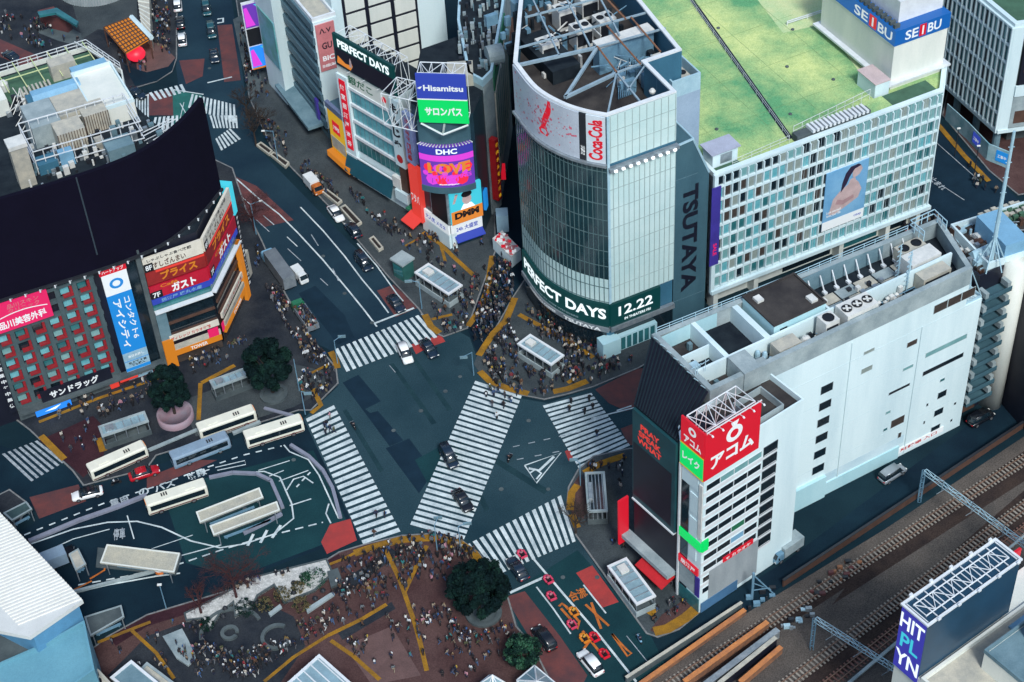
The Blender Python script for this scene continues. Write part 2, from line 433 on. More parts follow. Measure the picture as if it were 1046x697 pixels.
sheet('lane_rust', [(516, 610), (536, 604), (572, 650), (600, 690), (585, 720), (560, 700), (540, 650)], 'paint_rust')
sheet('lane_rust', [(385, 297), (402, 291), (428, 314), (404, 324)], 'paint_rust')
sheet('lane_rust', [(608, 398), (650, 377), (700, 372), (705, 395), (640, 420), (622, 412)], 'paint_rust')
sheet('lane_rust', [(634, 438), (660, 428), (690, 428), (690, 452), (642, 455)], 'paint_rust')
sheet('lane_rust', [(222, 26), (237, 25), (246, 82), (229, 84)], 'paint_rust')
sheet('lane_rust', [(183, 62), (209, 60), (207, 78), (190, 86)], 'paint_rust')
sheet('lane_rust', [(150, 96), (180, 92), (184, 118), (152, 118)], 'paint_rust')
sheet('lane_rust', [(30, 508), (80, 495), (88, 512), (40, 530)], 'paint_rust')
sheet('lane_rust', [(150, 488), (195, 470), (222, 470), (200, 480), (150, 500)], 'paint_rust')
sheet('junction_green', [(176, 92), (206, 97), (212, 112), (196, 148), (178, 142)], 'paint_green')
sheet('lane_rust', [(228, 175), (262, 190), (300, 225), (270, 232), (236, 205)], 'paint_rust')
# pavements
slab('pavement', [(236, -30), (247, 40), (254, 100), (276, 150), (337, 213), (396, 283), (427, 316), (443, 340), (453, 345), (478, 336), (507, 256), (505, 200), (470, 120), (400, 0), (330, -40)], 'paving')
slab('pavement', [(486, 370), (492, 386), (505, 396), (530, 404), (556, 409), (578, 404), (606, 396), (652, 377), (700, 350), (640, 300), (560, 270), (536, 285), (524, 303)], 'paving')
slab('pavement', [(590, 480), (606, 466), (643, 458), (720, 460), (790, 560), (712, 629), (694, 644), (672, 652), (660, 648), (588, 548), (578, 522), (580, 498)], 'paving')
slab('pavement', [(238, 172), (252, 214), (268, 246), (292, 300), (318, 345), (344, 376), (346, 392), (334, 404), (318, 420), (305, 420), (205, 452), (160, 466), (150, 480), (85, 497), (74, 482), (30, 440), (-30, 395), (-60, 300), (150, 130)], 'paving_dark')
slab('pavement', [(-60, 20), (60, -40), (183, -40), (181, 30), (181, 60), (176, 74), (160, 84), (140, 90), (125, 120), (0, 160)], 'paving_dark')
slab('plaza', [(110, 650), (150, 628), (240, 601), (330, 574), (346, 564), (372, 556), (410, 547), (440, 545), (472, 552), (490, 565), (508, 590), (520, 612), (528, 640), (545, 660), (575, 720), (0, 760), (60, 690)], 'plaza_brown')
slab('pavement', [(-30, 520), (10, 500), (30, 515), (20, 535), (-30, 560)], 'paving_dark')
slab('pavement', [(962, 118), (1010, 175), (1040, 200), (1100, 190), (1060, 60), (975, 60)], 'plaza_brown')
slab('pavement', [(905, 215), (960, 262), (1000, 262), (935, 205)], 'paving_dark')
# areas of other paving laid on the slabs
def lay(name, px, m, z=0): return sheet(name, px, m, zc(1, .136, .0014))
lay('plaza_border', [(112, 650), (150, 629.5), (240, 602.5), (330, 575.5), (346, 566), (350, 572), (332, 582), (240, 612), (150, 640), (118, 660)], 'plaza_maroon', .140)
lay('plaza_dark', [(150, 650), (260, 610), (300, 630), (312, 660), (285, 700), (150, 730), (110, 690)], 'paving_dark', .138)
lay('plaza_band', [(340, 600), (400, 560), (408, 566), (352, 608)], 'paving_dark', .142)
lay('plaza_band', [(344, 645), (400, 615), (404, 622), (350, 654)], 'paving_dark', .142)
lay('plaza_pink', [(352, 660), (400, 640), (430, 690), (380, 700)], 'plaza_pink', .142)
lay('crossing_apron', [(484, 372), (494, 388), (506, 398), (500, 360), (490, 356)], 'paving', .142)
lay('corner_brown', [(676, 628), (700, 612), (714, 626), (695, 641), (673, 649), (664, 644)], 'plaza_brown', .138)
lay('corner_brown', [(582, 500), (592, 485), (606, 500), (596, 530), (584, 525)], 'plaza_brown', .138)
lay('pavement_brown', [(40, 450), (95, 425), (110, 440), (105, 470), (85, 488), (72, 476)], 'plaza_maroon', .138)
lay('pavement_grey', [(185, 410), (225, 395), (300, 372), (335, 380), (330, 400), (300, 416), (200, 446)], 'paving', .138)
lay('pavement_pink', [(138, 40), (165, 45), (180, 60), (160, 82), (140, 74)], 'plaza_pink', .138)
lay('round_corner', [(126, 66), (150, 74), (172, 68), (180, 58), (176, 72), (160, 83), (138, 88)], 'asphalt_navy', .140)
lay('far_road', [(-20, 36), (0, 40), (50, 62), (36, 74), (0, 58), (-20, 52)], 'paint_rust')
lay('far_forecourt', [(36, 26), (60, 22), (86, 36), (84, 48), (60, 42), (40, 34)], 'concrete_dark')
lay('far_pavement', [(70, -10), (140, -10), (140, 34), (100, 30), (84, 40)], 'paving')
lay('pavement_pale', [(238, 20), (258, 10), (268, 90), (256, 105)], 'concrete_dark', .138)

# zebra crossings
def zebra(p0, p1, q0, q1, n, duty=.56, m='paint_white', z=0, name='zebra_crossing'):
    z = zc(2, .058, .001)
    p0, p1, q0, q1 = Gs([p0, p1, q0, q1], z); mb = MB()
    for i in range(n):
        t0 = i / (n - 1 + duty); t1 = (i + duty) / (n - 1 + duty)
        mb.poly([p0.lerp(p1, t0), q0.lerp(q1, t0), q0.lerp(q1, t1), p0.lerp(p1, t1)])
    return struct(mb.build(name, M[m]))
zebra((312.5, 428), (371, 556), (341, 414), (409, 543), 22, .6)
zebra((485.5, 389), (419, 536), (533, 404.5), (474, 551), 28, .62)
zebra((554.5, 414.5), (591.5, 479), (604, 401.5), (643.6, 455), 15, .62)
zebra((476, 557), (573, 506), (502, 590), (588, 553), 15)
zebra((342, 357), (433, 319.5), (354, 380), (453, 342), 16)
zebra((196, 96), (240, 107), (192, 110), (241, 126), 12)
zebra((214, 118), (242, 118), (218, 131), (243, 131), 8)
zebra((158, 120), (182, 118), (154, 136), (182, 135), 6)
zebra((152, 95), (186, 86), (158, 103), (190, 94), 7)
zebra((136, 102), (152, 96), (136, 126), (152, 122), 6)
zebra((220, 142), (235, 131), (226, 154), (246, 142), 6)
zebra((2, 464), (38, 450), (32, 492), (66, 472), 7, .5, 'paint_worn')
# road lines
lines = MB(); worn = MB(); org = MB()
def ln(px, w=.22, z=0, mb=None):
    z = zc(2, .058, .001); (mb or lines).strip(Gs(px), w, z)
def dl(px, w=.2, on=1.2, off=1.2, z=0, mb=None):
    z = zc(2, .058, .001); (mb or lines).dash(Gs(px), w, z, on, off)
ln([(228, 172), (246, 187), (263, 202), (285, 219), (305, 239), (330, 266), (355, 296), (372, 317), (385, 334)], .3)
ln([(307, 212), (330, 236), (352, 262), (370, 286), (386, 305), (397, 320)], .28)
ln([(365, 249), (385, 272), (405, 300), (412, 308)], .25)
ln([(382, 331), (423, 315)], .45)
dl([(245, 200), (280, 230), (310, 258)], .2, 4, 5)
dl([(262, 225), (300, 260), (335, 292)], .18, 5, 7, mb=worn)
dl([(318, 240), (340, 275), (352, 300)], .2, 4, 8, mb=worn)
ln([(212, 85), (237, 79)], .4); ln([(222, 20), (228, 19), (228, 23), (222, 24)], .5)
# terminal
dl([(12, 552), (60, 533), (110, 513), (160, 497), (205, 480), (250, 465), (288, 456)], .3, 1.1, 1.1)
ln([(205, 483), (214, 480)], .25)
ln([(32, 556), (75, 541), (110, 534), (140, 533), (165, 539), (195, 553), (225, 560)], .3)
ln([(42, 566), (75, 551), (112, 541)], .2)
ln([(130, 527), (137, 551)], .2, .02); ln([(185, 568), (226, 557)], .22); ln([(155, 561), (197, 547)], .16)
ln([(225, 560), (250, 556), (280, 546), (300, 530), (298, 515), (286, 488), (270, 482), (240, 484), (215, 488)], .28)
dl([(80, 598), (130, 589), (185, 576), (230, 561), (270, 549), (330, 534)], .3, 1.4, .9)
ln([(70, 607), (110, 598), (160, 589), (184, 586)], .3)
ln([(220, 478), (250, 471), (251, 475), (222, 481)], .2); ln([(264, 481), (296, 471)], .2); ln([(275, 487), (290, 481)], .2); ln([(285, 492), (315, 481)], .2)
ln([(293, 501), (300, 490), (310, 487), (320, 494)], .25); ln([(296, 517), (318, 510)], .25); dl([(303, 498), (312, 488), (318, 482)], .3, .8, .8)
ln([(253, 558), (259, 546)], .5); ln([(266, 555), (273, 542)], .5); ln([(278, 550), (287, 537)], .5)
ln([(290, 455), (296, 462), (315, 470), (326, 486), (337, 510), (346, 530)], .25); ln([(338, 535), (333, 525), (336, 515)], .25)
# scramble and the lower road
ln([(543, 569), (578, 610), (611, 648), (650, 697)], .38)
ln([(521, 606), (556, 590)], .5); ln([(548, 600), (565, 622), (583, 648)], .26)
ln([(596, 598), (619, 627)], .26); ln([(640, 650), (661, 676)], .14, mb=worn)
ln([(604, 428), (660, 414)], .28); ln([(630, 420), (645, 415)], .28)
dl([(524, 457), (600, 440)], .2, 1.2, 1.6, mb=worn); dl([(528, 470), (590, 458)], .2, 1.2, 2.0, mb=worn)
ln([(398, 374), (404, 381)], .12, mb=worn)
ln([(536, 476), (548, 494), (573, 463), (536, 476)], .28); ln([(540, 479), (551, 481), (566, 467)], .5); ln([(541, 484), (547, 480), (553, 484), (548, 490)], .35)
ln([(176, 92), (208, 97)], .3); ln([(182, 130), (188, 105)], .15); ln([(184, 106), (195, 125)], .2); ln([(195, 118), (204, 104)], .2); ln([(190, 116), (200, 112)], .2)
ln([(0, 58), (30, 70), (60, 86)], .3); ln([(0, 48), (20, 54)], .25); ln([(24, 42), (32, 40), (46, 50)], .25)
ln([(955, 145), (1000, 185)], .18, mb=worn); ln([(962, 190), (985, 205)], .2, mb=worn)
# orange lane marks
ln([(571, 620), (574, 617), (578, 620), (592, 636), (588, 639), (573, 622)], .42, .016, org)
ln([(592, 634), (590, 643), (584, 638)], .4, .02, org)
ln([(598, 618), (622, 640)], .42, .016, org); ln([(604, 616), (614, 643)], .42, .02, org)
ln([(625, 648), (640, 664), (645, 668), (641, 671), (636, 664), (625, 648)], .34, .016, org)
ln([(595, 645), (617, 672)], .42, .016, org); ln([(606, 650), (596, 664)], .42, .02, org)
ln([(92, 592), (107, 583), (107, 578)], .35, .03, org); ln([(76, 603), (94, 594)], .3, .03, org)
struct(lines.build('lane_markings', M['paint_white'])); struct(worn.build('worn_markings', M['paint_worn'])); struct(org.build('orange_markings', M['paint_orange']))
def road_text(body, px, right, w, h, m='paint_worn', z=0):
    z = zc(2, .058, .001)
    c = G(*px); r = (G(*right) - c).normalized(); u = Vector((-r.y, r.x, 0))
    struct(text_to(MB(), body, lambda x, y: c + r * x + u * y + Vector((0, 0, z)), w, h, .03).build('road_lettering', M[m]))
road_text('路線', (201, 485), (215, 480), 3.4, 1.8, 'paint_white'); road_text('バス', (168, 497), (182, 492), 3.6, 1.7, 'paint_white')
road_text('の', (147, 503), (160, 499), 1.8, 1.7, 'paint_white'); road_text('専用', (122, 513), (136, 508), 3.2, 1.9, 'paint_worn')
road_text('停車', (122, 546), (128, 545), 2.0, 2.6); road_text('合流', (590, 608), (598, 605), 3.0, 2.2, 'paint_orange')
road_text('止まれ', (958, 188), (972, 200), 4.5, 1.5)
# yellow tactile paving
tac = MB()
def tp(px, w=.7, z=0):
    z = zc(1, .136, .0014); tac.strip(Gs(px), w, z)
tp([(392, 558), (400, 575), (408, 592), (413, 606), (424, 638), (430, 660), (436, 686)], .75); tp([(413, 606), (424, 582), (431, 569), (436, 558)], .75)
tp([(335, 650), (370, 633), (395, 618)], .7); tp([(338, 655), (360, 670), (388, 695)], .7); tp([(335, 650), (300, 672), (270, 697)], .6)
tp([(362, 566), (380, 560), (410, 552), (442, 550), (468, 555), (484, 566), (494, 580)], 1.5)
tp([(100, 657), (128, 646), (154, 636)], .6); tp([(134, 644), (160, 668), (178, 694)], .6); tp([(250, 606), (300, 592), (350, 572), (366, 564)], .55)
tp([(434, 322), (440, 334), (449, 341)], 1.3); tp([(441, 327), (462, 322)], .7); tp([(478, 334), (490, 318), (498, 296), (503, 262)], 1.2)
tp([(432, 238), (450, 250), (462, 262), (484, 282)], .9); tp([(414, 252), (430, 243)], .5); tp([(450, 250), (455, 268)], .6)
tp([(489, 364), (504, 341), (517, 328), (526, 305)], 1.3); tp([(490, 380), (500, 390), (520, 398), (540, 403)], 1.3)
tp([(530, 322), (560, 338), (585, 352), (606, 366)], 1.0); tp([(565, 401), (580, 398), (600, 390)], 1.3); tp([(580, 392), (590, 385)], .8)
tp([(582, 522), (584, 504), (590, 496)], 1.3); tp([(597, 484), (610, 476), (626, 470), (639, 466)], 1.3); tp([(584, 526), (590, 540)], 1.2)
tp([(668, 646), (682, 643), (700, 632), (712, 622)], 1.8, .142); tp([(662, 628), (668, 622)], 1.6, .142)
tp([(338, 360), (343, 369), (345, 377)], 1.2); tp([(318, 382), (336, 373)], .6); tp([(320, 398), (328, 415), (318, 423)], .9)
tp([(40, 432), (100, 408), (165, 386)], .7); tp([(206, 392), (240, 374)], .9); tp([(205, 392), (203, 430)], .8); tp([(42, 446), (66, 470)], 1.2); tp([(102, 448), (106, 462)], 1.4)
tp([(958, 128), (985, 160), (1010, 186)], 1.1)
struct(tac.build('tactile_paving', M['tactile']))
# ------------------------------------------------------------------ buildings
def on(pl, u, v, o=0.0):
    "where the line of sight meets a face: (s, z)"
    r = CR @ Vector((u - CX, v - CY, FPX)); q = pl.p + pl.n * o
    t = (q - Vector((0, 0, CAMH))).dot(pl.n) / r.dot(pl.n); P = Vector((0, 0, CAMH)) + r * t
    return (P - q).dot(pl.r), P.z
def building(name, label, base, z, group=None): return thing(name, label, 'building', (base[0], base[1], 0), group)
SPLIT = {'roof_plant': 'roof_unit', 'orange_pillar': 0, 'shop_window': 0, 'pier': 0, 'small_tank': 0, 'roof_vent': 0, 'edge_boards': 0, 'dark_glass': 0, 'yellow_edge': 0, 'roof_pads': 'roof_pad', 'louvre_stack': 'louvre_box', 'pillar': 0, 'timber_slats': 'timber_slat', 'floodlight': 0, 'fan_hub': 0, 'roof_terrace': 0, 'red_panel': 0, 'drum_lamps': 'drum_lamp', 'floor_edge': 0, 'white_band': 0, 'hatch': 0, 'dark_opening': 0, 'posters': 'poster', 'panel_stripe': 0}
def mbp(name, parent, m, fn, smooth=False):
    mb = MB(); fn(mb)
    if name in SPLIT: return islands(mb, SPLIT[name] or name, m, parent)
    return mb.build(name, m, parent, smooth)
def islands(mb, name, m, parent):
    "each loose piece a part of its own"
    par = list(range(len(mb.v)))
    def find(i):
        while par[i] != i: par[i] = par[par[i]]; i = par[i]
        return i
    for f in mb.f:
        for j in f[1:]: par[find(j)] = find(f[0])
    gr = {}
    for f, k in zip(mb.f, mb.m): gr.setdefault(find(f[0]), []).append((f, k))
    o = None
    for fs in gr.values():
        q = MB(); mp = {}
        for f, k in fs:
            for i in f:
                if i not in mp: mp[i] = len(q.v); q.v.append(mb.v[i])
            q.f.append(tuple(mp[i] for i in f)); q.m.append(k)
        o = q.build(name, m, parent)
    return o
def ac_unit(parent, fr, a, b, z, la, lb, h, m='unit_white', fans=2, name='air_conditioner'):
    mb = MB().fbox(fr, a, a + la, b, b + lb, z + .15, z + h).fbox(fr, a + .1, a + la - .1, b + .1, b + lb - .1, z, z + .15, 1)
    mb.fbox(fr, a + la * .06, a + la * .94, b - .03, b, z + h * .2, z + h * .8, 1)
    o = mb.build(name, [M[m], M['dark_metal']], parent)
    f = MB()
    for i in range(fans):
        c = fr.w(a + la * (i + .5) / fans, b + lb * .5, z + h); r = min(la / fans, lb) * .38
        f.lathe(c, [(r * 1.08, 0), (r * 1.08, .10), (r, .10), (r, .03)], 12)
    if fans: f.build('fan', M['black'], o)
    return o
def railing(mb, pts, h=1.1, r=.035, step=2.0, m=0):
    pts = [Vector(p) for p in pts]
    for i in range(len(pts) - 1):
        a, b = pts[i], pts[i + 1]; L_ = (b - a).length; n = max(1, int(L_ / step))
        for k in range(n + 1):
            p = a.lerp(b, k / n); mb.tube(p, p + Vector((0, 0, h)), r, 4, m)
        for q in (h, h * .55): mb.tube(a + Vector((0, 0, q)), b + Vector((0, 0, q)), r, 4, m)
def truss_box(mb, p, ax, ay, az, n, r=.09, m=0):
    "a lattice box: p corner, three edge vectors, n bays along ax"
    c = [[p + ay * j + az * k for j in (0, 1)] for k in (0, 1)]
    for k in (0, 1):
        for j in (0, 1): mb.tube(c[k][j], c[k][j] + ax, r, 5, m)
    for i in range(n + 1):
        o = ax * (i / n)
        for a, b in (((0, 0), (0, 1)), ((1, 0), (1, 1)), ((0, 0), (1, 0)), ((0, 1), (1, 1))): mb.tube(c[a[0]][a[1]] + o, c[b[0]][b[1]] + o, r * .8, 4, m)
        if i < n:
            q = ax * ((i + 1) / n)
            for (a, b) in ((((0, 0)), ((1, 0))), (((0, 1)), ((1, 1))), (((1, 0)), ((1, 1)))):
                s, t = (a, b) if i % 2 else (b, a); mb.tube(c[s[0]][s[1]] + o, c[t[0]][t[1]] + q, r * .7, 4, m)
def catmull(P, n):
    P = [P[0] * 2 - P[1]] + P + [P[-1] * 2 - P[-2]]; out = []
    for i in range(1, len(P) - 2):
        for k in range(n):
            t = k / n; a, b, c, d = P[i - 1:i + 3]
            out.append(.5 * ((2 * b) + (c - a) * t + (2 * a - 5 * b + 4 * c - d) * t * t + (3 * b - a - 3 * c + d) * t ** 3))
    return out + [P[-2]]
class Curve:
    "a bent vertical face through ground points"
    def __init__(s, pts):
        s.P = [Vector((p[0], p[1], 0)) for p in pts]; s.L = [0]
        for i in range(1, len(s.P)): s.L.append(s.L[-1] + (s.P[i] - s.P[i - 1]).length)
        s.len = s.L[-1]
    def pt(s, x, z, o=0.0):
        i = 0
        while i < len(s.P) - 2 and x > s.L[i + 1]: i += 1
        d = (s.P[i + 1] - s.P[i]); l = d.length; d.normalize()
        j = min(max(i + (1 if (x - s.L[i]) > l / 2 else -1), 0), len(s.P) - 2); d2 = (s.P[j + 1] - s.P[j]).normalized()
        f = abs((x - s.L[i]) / l - .5); dd = (d * (1 - f) + d2 * f).normalized()
        return s.P[i] + d * (x - s.L[i]) + Vector((dd.y, -dd.x, 0)) * o + Vector((0, 0, z))
    def band(s, mb, x0, x1, z0, z1, o0, o1, n, m=0):
        for i in range(n):
            a = x0 + (x1 - x0) * i / n; b = x0 + (x1 - x0) * (i + 1) / n
            P = [s.pt(a, z0, o1), s.pt(b, z0, o1), s.pt(b, z0, o0), s.pt(a, z0, o0), s.pt(a, z1, o1), s.pt(b, z1, o1), s.pt(b, z1, o0), s.pt(a, z1, o0)]
            mb.hexa(P, m, skip=(5,) if i == 0 and n > 1 else (3, 5) if i < n - 1 else (3,) if n > 1 else ())
        return mb

# ================= glass tower at the head of the crossing
Q = Fr(G(619.8, 118.8, 53.3), (.909, .417)); TZ = 53.3
T = building('glass_tower', 'tall glass tower with bowed dark front, open framed roof and film banner round its foot', Q.w(5, 15), 0)
qc = catmull([Q.w(-6.1, 21.9), Q.w(-6.55, 13.3), Q.w(-5.0, 7.2), Q.w(-2.7, 3.1), Q.w(0, 0)], 5); QC = Curve(qc); QR = PL(Q.w(0, 0), Q.d); ql = QC.len
foot = qc + [Q.w(13.4, 0), Q.w(13.6, 10.2), Q.w(20.6, 10.2), Q.w(22.6, 27.5), Q.w(24.5, 46), Q.w(8, 46)]
def _(mb):
    inset = qc[:-1] + [Q.w(.1, .12), Q.w(13.3, .12)] + foot[len(qc) + 1:]
    mb.prism(inset, 0, 46.5, 0, mt=1)
    mb.ring(inset, 46.5, TZ - .2, .35, 2)
mbp('wall', T, [M['blue_wall'], M['roof_brown'], M['blue_wall']], _)
def _(mb):
    k = [p for p in foot]; mb.ring(k, TZ - .2, TZ + .12, .75, 0)
mbp('roof_rim', T, M['white_metal'], _)
mbp('curtain_wall', T, M['curtain_dark'], lambda mb: QC.band(mb, 0, ql, 17.5, 43.0, 0, .06, 20))
mbp('curtain_wall', T, M['curtain_pale'], lambda mb: QC.band(mb, 0, ql, 11.8, 17.45, 0, .06, 20))
mbp('curtain_wall', T, M['curtain_pale'], lambda mb: mb.pbox(QR, 0, 13.4, 11.8, 42.0, 0, .06))
def _(mb):
    for i in range(27): x = ql * i / 26; mb.hexa([QC.pt(x + e, z, o) for z in (11.8, 43) for e, o in ((-.06, .16), (.06, .16), (.06, .05), (-.06, .05))], 0)
    for z in (12.0, 15.4, 20.5, 24, 27.5, 31, 34.5, 38, 41.5): QC.band(mb, 0, ql, z, z + .14, .055, .13, 20)
mbp('mullions', T, M['mullion_dark'], _)
def _(mb):
    for i in range(14): x = 13.4 * i / 13; mb.pbox(QR, max(0, x - .06), min(13.4, x + .06), 11.8, 42, .06, .15)
    for z in (15.4, 20.5, 24.7, 29, 33.3, 37.6): mb.pbox(QR, 0, 13.4, z, z + .12, .05, .13)
    for i in range(10): x = .6 + 12.6 * i / 9; mb.pbox(QR, x - .05, x + .05, 43.4, TZ - .3, .06, .14)
    for z in (46.6, 49.9): mb.pbox(QR, .4, 13.4, z, z + .1, .05, .13)
mbp('mullions', T, M['mullion'], _)
mbp('corner_fin', T, M['pale_blue_metal'], lambda mb: mb.pbox(QR, -.12, .35, 11.8, TZ - .25, .0, .22))
mbp('upper_glass', T, M['curtain_pale'], lambda mb: mb.pbox(QR, .35, 13.4, 43.3, TZ - .25, 0, .06))
def _(mb):
    QC.band(mb, 0, ql, 42.9, 43.4, 0, .7, 20); mb.pbox(QR, 0, 13.6, 42.0, 42.7, 0, 1.0)
ledge = mbp('service_ledge', T, M['steel'], _)
def _(mb):
    for i in range(9): mb.pbox(QR, .8 + i * 1.45, 1.3 + i * 1.45, 42.0, 42.35, 1.0, 1.25)
mbp('floodlight', ledge, M['lamp_white'], _)
# billboard of the crown
def _(mb):
    QC.band(mb, .15, ql - 4.9, 43.45, TZ - .25, 0, .22, 18)
bb = mbp('crown_billboard', T, mat('billboard_pale', (.50, .56, .64), .5, .06, .3), _)
def _(mb):
    c0 = 11.6; k = []
    for i in range(11):
        t = i / 10; w = .35 + .5 * math.sin(min(1, t * 1.35) * 2.6) if t < .78 else .6 + 1.0 * math.sin((t - .78) * 12)
        x = c0 + 1.1 * (1 - t) - .6 * t + .25 * math.sin(t * 7); z = TZ - .5 - t * 7.6; k.append((x - w * .8, x + w * .8, z))
    for i in range(10):
        a, b = k[i], k[i + 1]; mb.poly([QC.pt(b[0], b[2], .24), QC.pt(b[1], b[2], .24), QC.pt(a[1], a[2], .24), QC.pt(a[0], a[2], .24)])
mbp('red_splash', bb, M['sign_red'], _)
def _(mb):
    for i in range(150):
        x = RN.uniform(1, ql - 5.4); z = RN.uniform(44, TZ - .8); r = RN.choice((.06, .09, .14, .25)) * RN.uniform(.7, 1.2)
        if RN.random() < .4: x = RN.gauss(11.4, 2.2); z = RN.gauss(47.5, 1.5)
        if not (.5 < x < ql - 5.3 and 43.8 < z < TZ - .6): continue
        mb.poly([QC.pt(x + r * math.cos(t * 1.047) * RN.uniform(.6, 1.6), z + r * math.sin(t * 1.047), .25) for t in range(6)])
    for dx, dz in ((.0, 0), (.5, .25), (1.0, .1), (1.5, .22)):
        x = ql - 7.4 + dx; z = 47.6 + dz; mb.poly([QC.pt(x, z, .25), QC.pt(x + .6, z + .1, .25), QC.pt(x + .5, z + .45, .25), QC.pt(x - .1, z + .2, .25)])
mbp('splash_dots', bb, mat('splash_pink', (.62, .14, .20), .5, 0), _)
cp = mbp('crown_panel', T, mat('panel_pale', (.62, .70, .76), .45, .05, .5), lambda mb: QC.band(mb, ql - 3.6, ql - .25, 43.45, TZ - .25, 0, .24, 5))
mbp('lettering', cp, M['sign_red'], lambda mb: text_to(mb, 'Coca-Cola', lambda x, y: QC.pt(ql - 1.95 + x, 48.2 + y, .29), 8.3, 2.5, .035, 0, math.pi / 2))
st = mbp('dark_strip', T, M['dark_metal'], lambda mb: QC.band(mb, ql - 4.85, ql - 3.65, 43.45, TZ - .25, 0, .2, 3))
mbp('lettering', st, M['sign_white'], lambda mb: text_to(mb, '渋谷', lambda x, y: QC.pt(ql - 4.25 + x, 45.5 + y, .24), .8, 2.0))
# LED banner round the foot
bn = mbp('led_banner', T, M['led_teal'], lambda mb: QC.band(mb, .2, ql, 6.3, 11.7, 0, .5, 20))
mbp('lettering', bn, M['led_white'], lambda mb: text_to(mb, 'PERFECT DAYS', lambda x, y: QC.pt(ql * .515 + x, 9.4 + y, .54), ql * .93, 2.5, .035))
mbp('small_lettering', bn, mat('led_dim', (.3, .4, .42), .5, 0), lambda mb: text_to(mb, 'A FILM BY WIM WENDERS', lambda x, y: QC.pt(ql * .5 + x, 7.0 + y, .54), ql * .5, .4))
bn2 = mbp('led_banner', T, M['led_teal'], lambda mb: mb.pbox(QR, 0, 10.4, 6.3, 11.7, 0, .5))
wall_text(bn2, '12.22', QR, 5.2, 9.5, 7.2, 2.3, M['led_white'], .54); wall_text(bn2, 'IN THEATERS FRI', QR, 5.6, 7.3, 5.5, .6, M['led_white'], .54)
def _(mb):
    QC.band(mb, 0, ql, 5.2, 6.25, 0, .75, 20); mb.pbox(QR, 0, 13.4, 5.2, 6.25, 0, .75)
fs = mbp('fascia', T, M['steel'], _)
mbp('lettering', fs, M['sign_white'], lambda mb: text_to(mb, 'TSUTAYA', lambda x, y: QC.pt(ql * .78 + x, 5.72 + y, .78), 7.5, .8, .03))
mbp('lettering', fs, M['sign_white'], lambda mb: text_to(mb, 'STARBUCKS COFFEE', lambda x, y: QC.pt(ql * .36 + x, 5.72 + y, .78), 8.5, .5, .02))
def _(mb):
    QC.band(mb, .2, ql - .6, .13, 5.2, -.2, .06, 20); mb.pbox(QR, 1, 13.2, .13, 5.2, -.1, .06)
mbp('shop_glass', T, M['glass_dark'], _)
kp = mbp('entrance_porch', T, M['cyan_wall'], lambda mb: mb.fbox(Q, -2.3, 1.4, -1.6, .8, .13, 3.8).fbox(Q, 1.4, 9.5, -1.0, -.1, .13, 3.6))
mbp('door', kp, M['glass_teal'], lambda mb: [mb.pbox(QR, 1.8 + i * 1.25, 2.7 + i * 1.25, .3, 3.2, 1.0, 1.05) for i in range(6)])
# roof frame and plant
def _(mb):
    z = TZ - .3
    def bm(p, q, w=.36, m=0):
        w *= .85
        p = Q.w(p[0], p[1], z); q = Q.w(q[0], q[1], z); d = (q - p).normalized(); n = Vector((-d.y, d.x, 0)) * w / 2
        mb.hexa([p - n - Vector((0, 0, w)), q - n - Vector((0, 0, w)), q + n - Vector((0, 0, w)), p + n - Vector((0, 0, w)), p - n, q - n, q + n, p + n], m)
    bm((-5.7, 21.5), (8.9, 19.1), .6); bm((-3.0, 8.9), (8.9, 19.1), .6); bm((-3.0, 8.9), (7.9, 10.6), .6); bm((.6, .8), (7.9, 10.6)); bm((7.0, .6), (7.9, 10.6)); bm((7.9, 10.6), (13.4, 10.8))
    bm((6.8, 5.0), (13.2, 10), .25)
    for a in (3.0, 9.0, 15.0): bm((a - 1.0, 20.2), (a + 5, 45), .32)
    for b in (26, 34, 41): bm((-5.7 + (b - 22) * .68, b), (22.3 + (b - 26) * .1, b - 2), .36)
    bm((9, 19.1), (22, 18), .36)
mbp('roof_beams', T, M['truss_grey'], _)
def _(mb):
    z = TZ - .32
    for p, q in (((8.9, 19.1), (7.9, 10.6)), ((13.5, 24), (12.6, 10.6)), ((18.5, 24), (17.4, 12)), ((18.0, 36), (17.4, 24))):
        p = Q.w(*p, z); q = Q.w(*q, z); mb.tube(p, q, .17, 6)
mbp('rusty_beams', T, M['rust'], _)
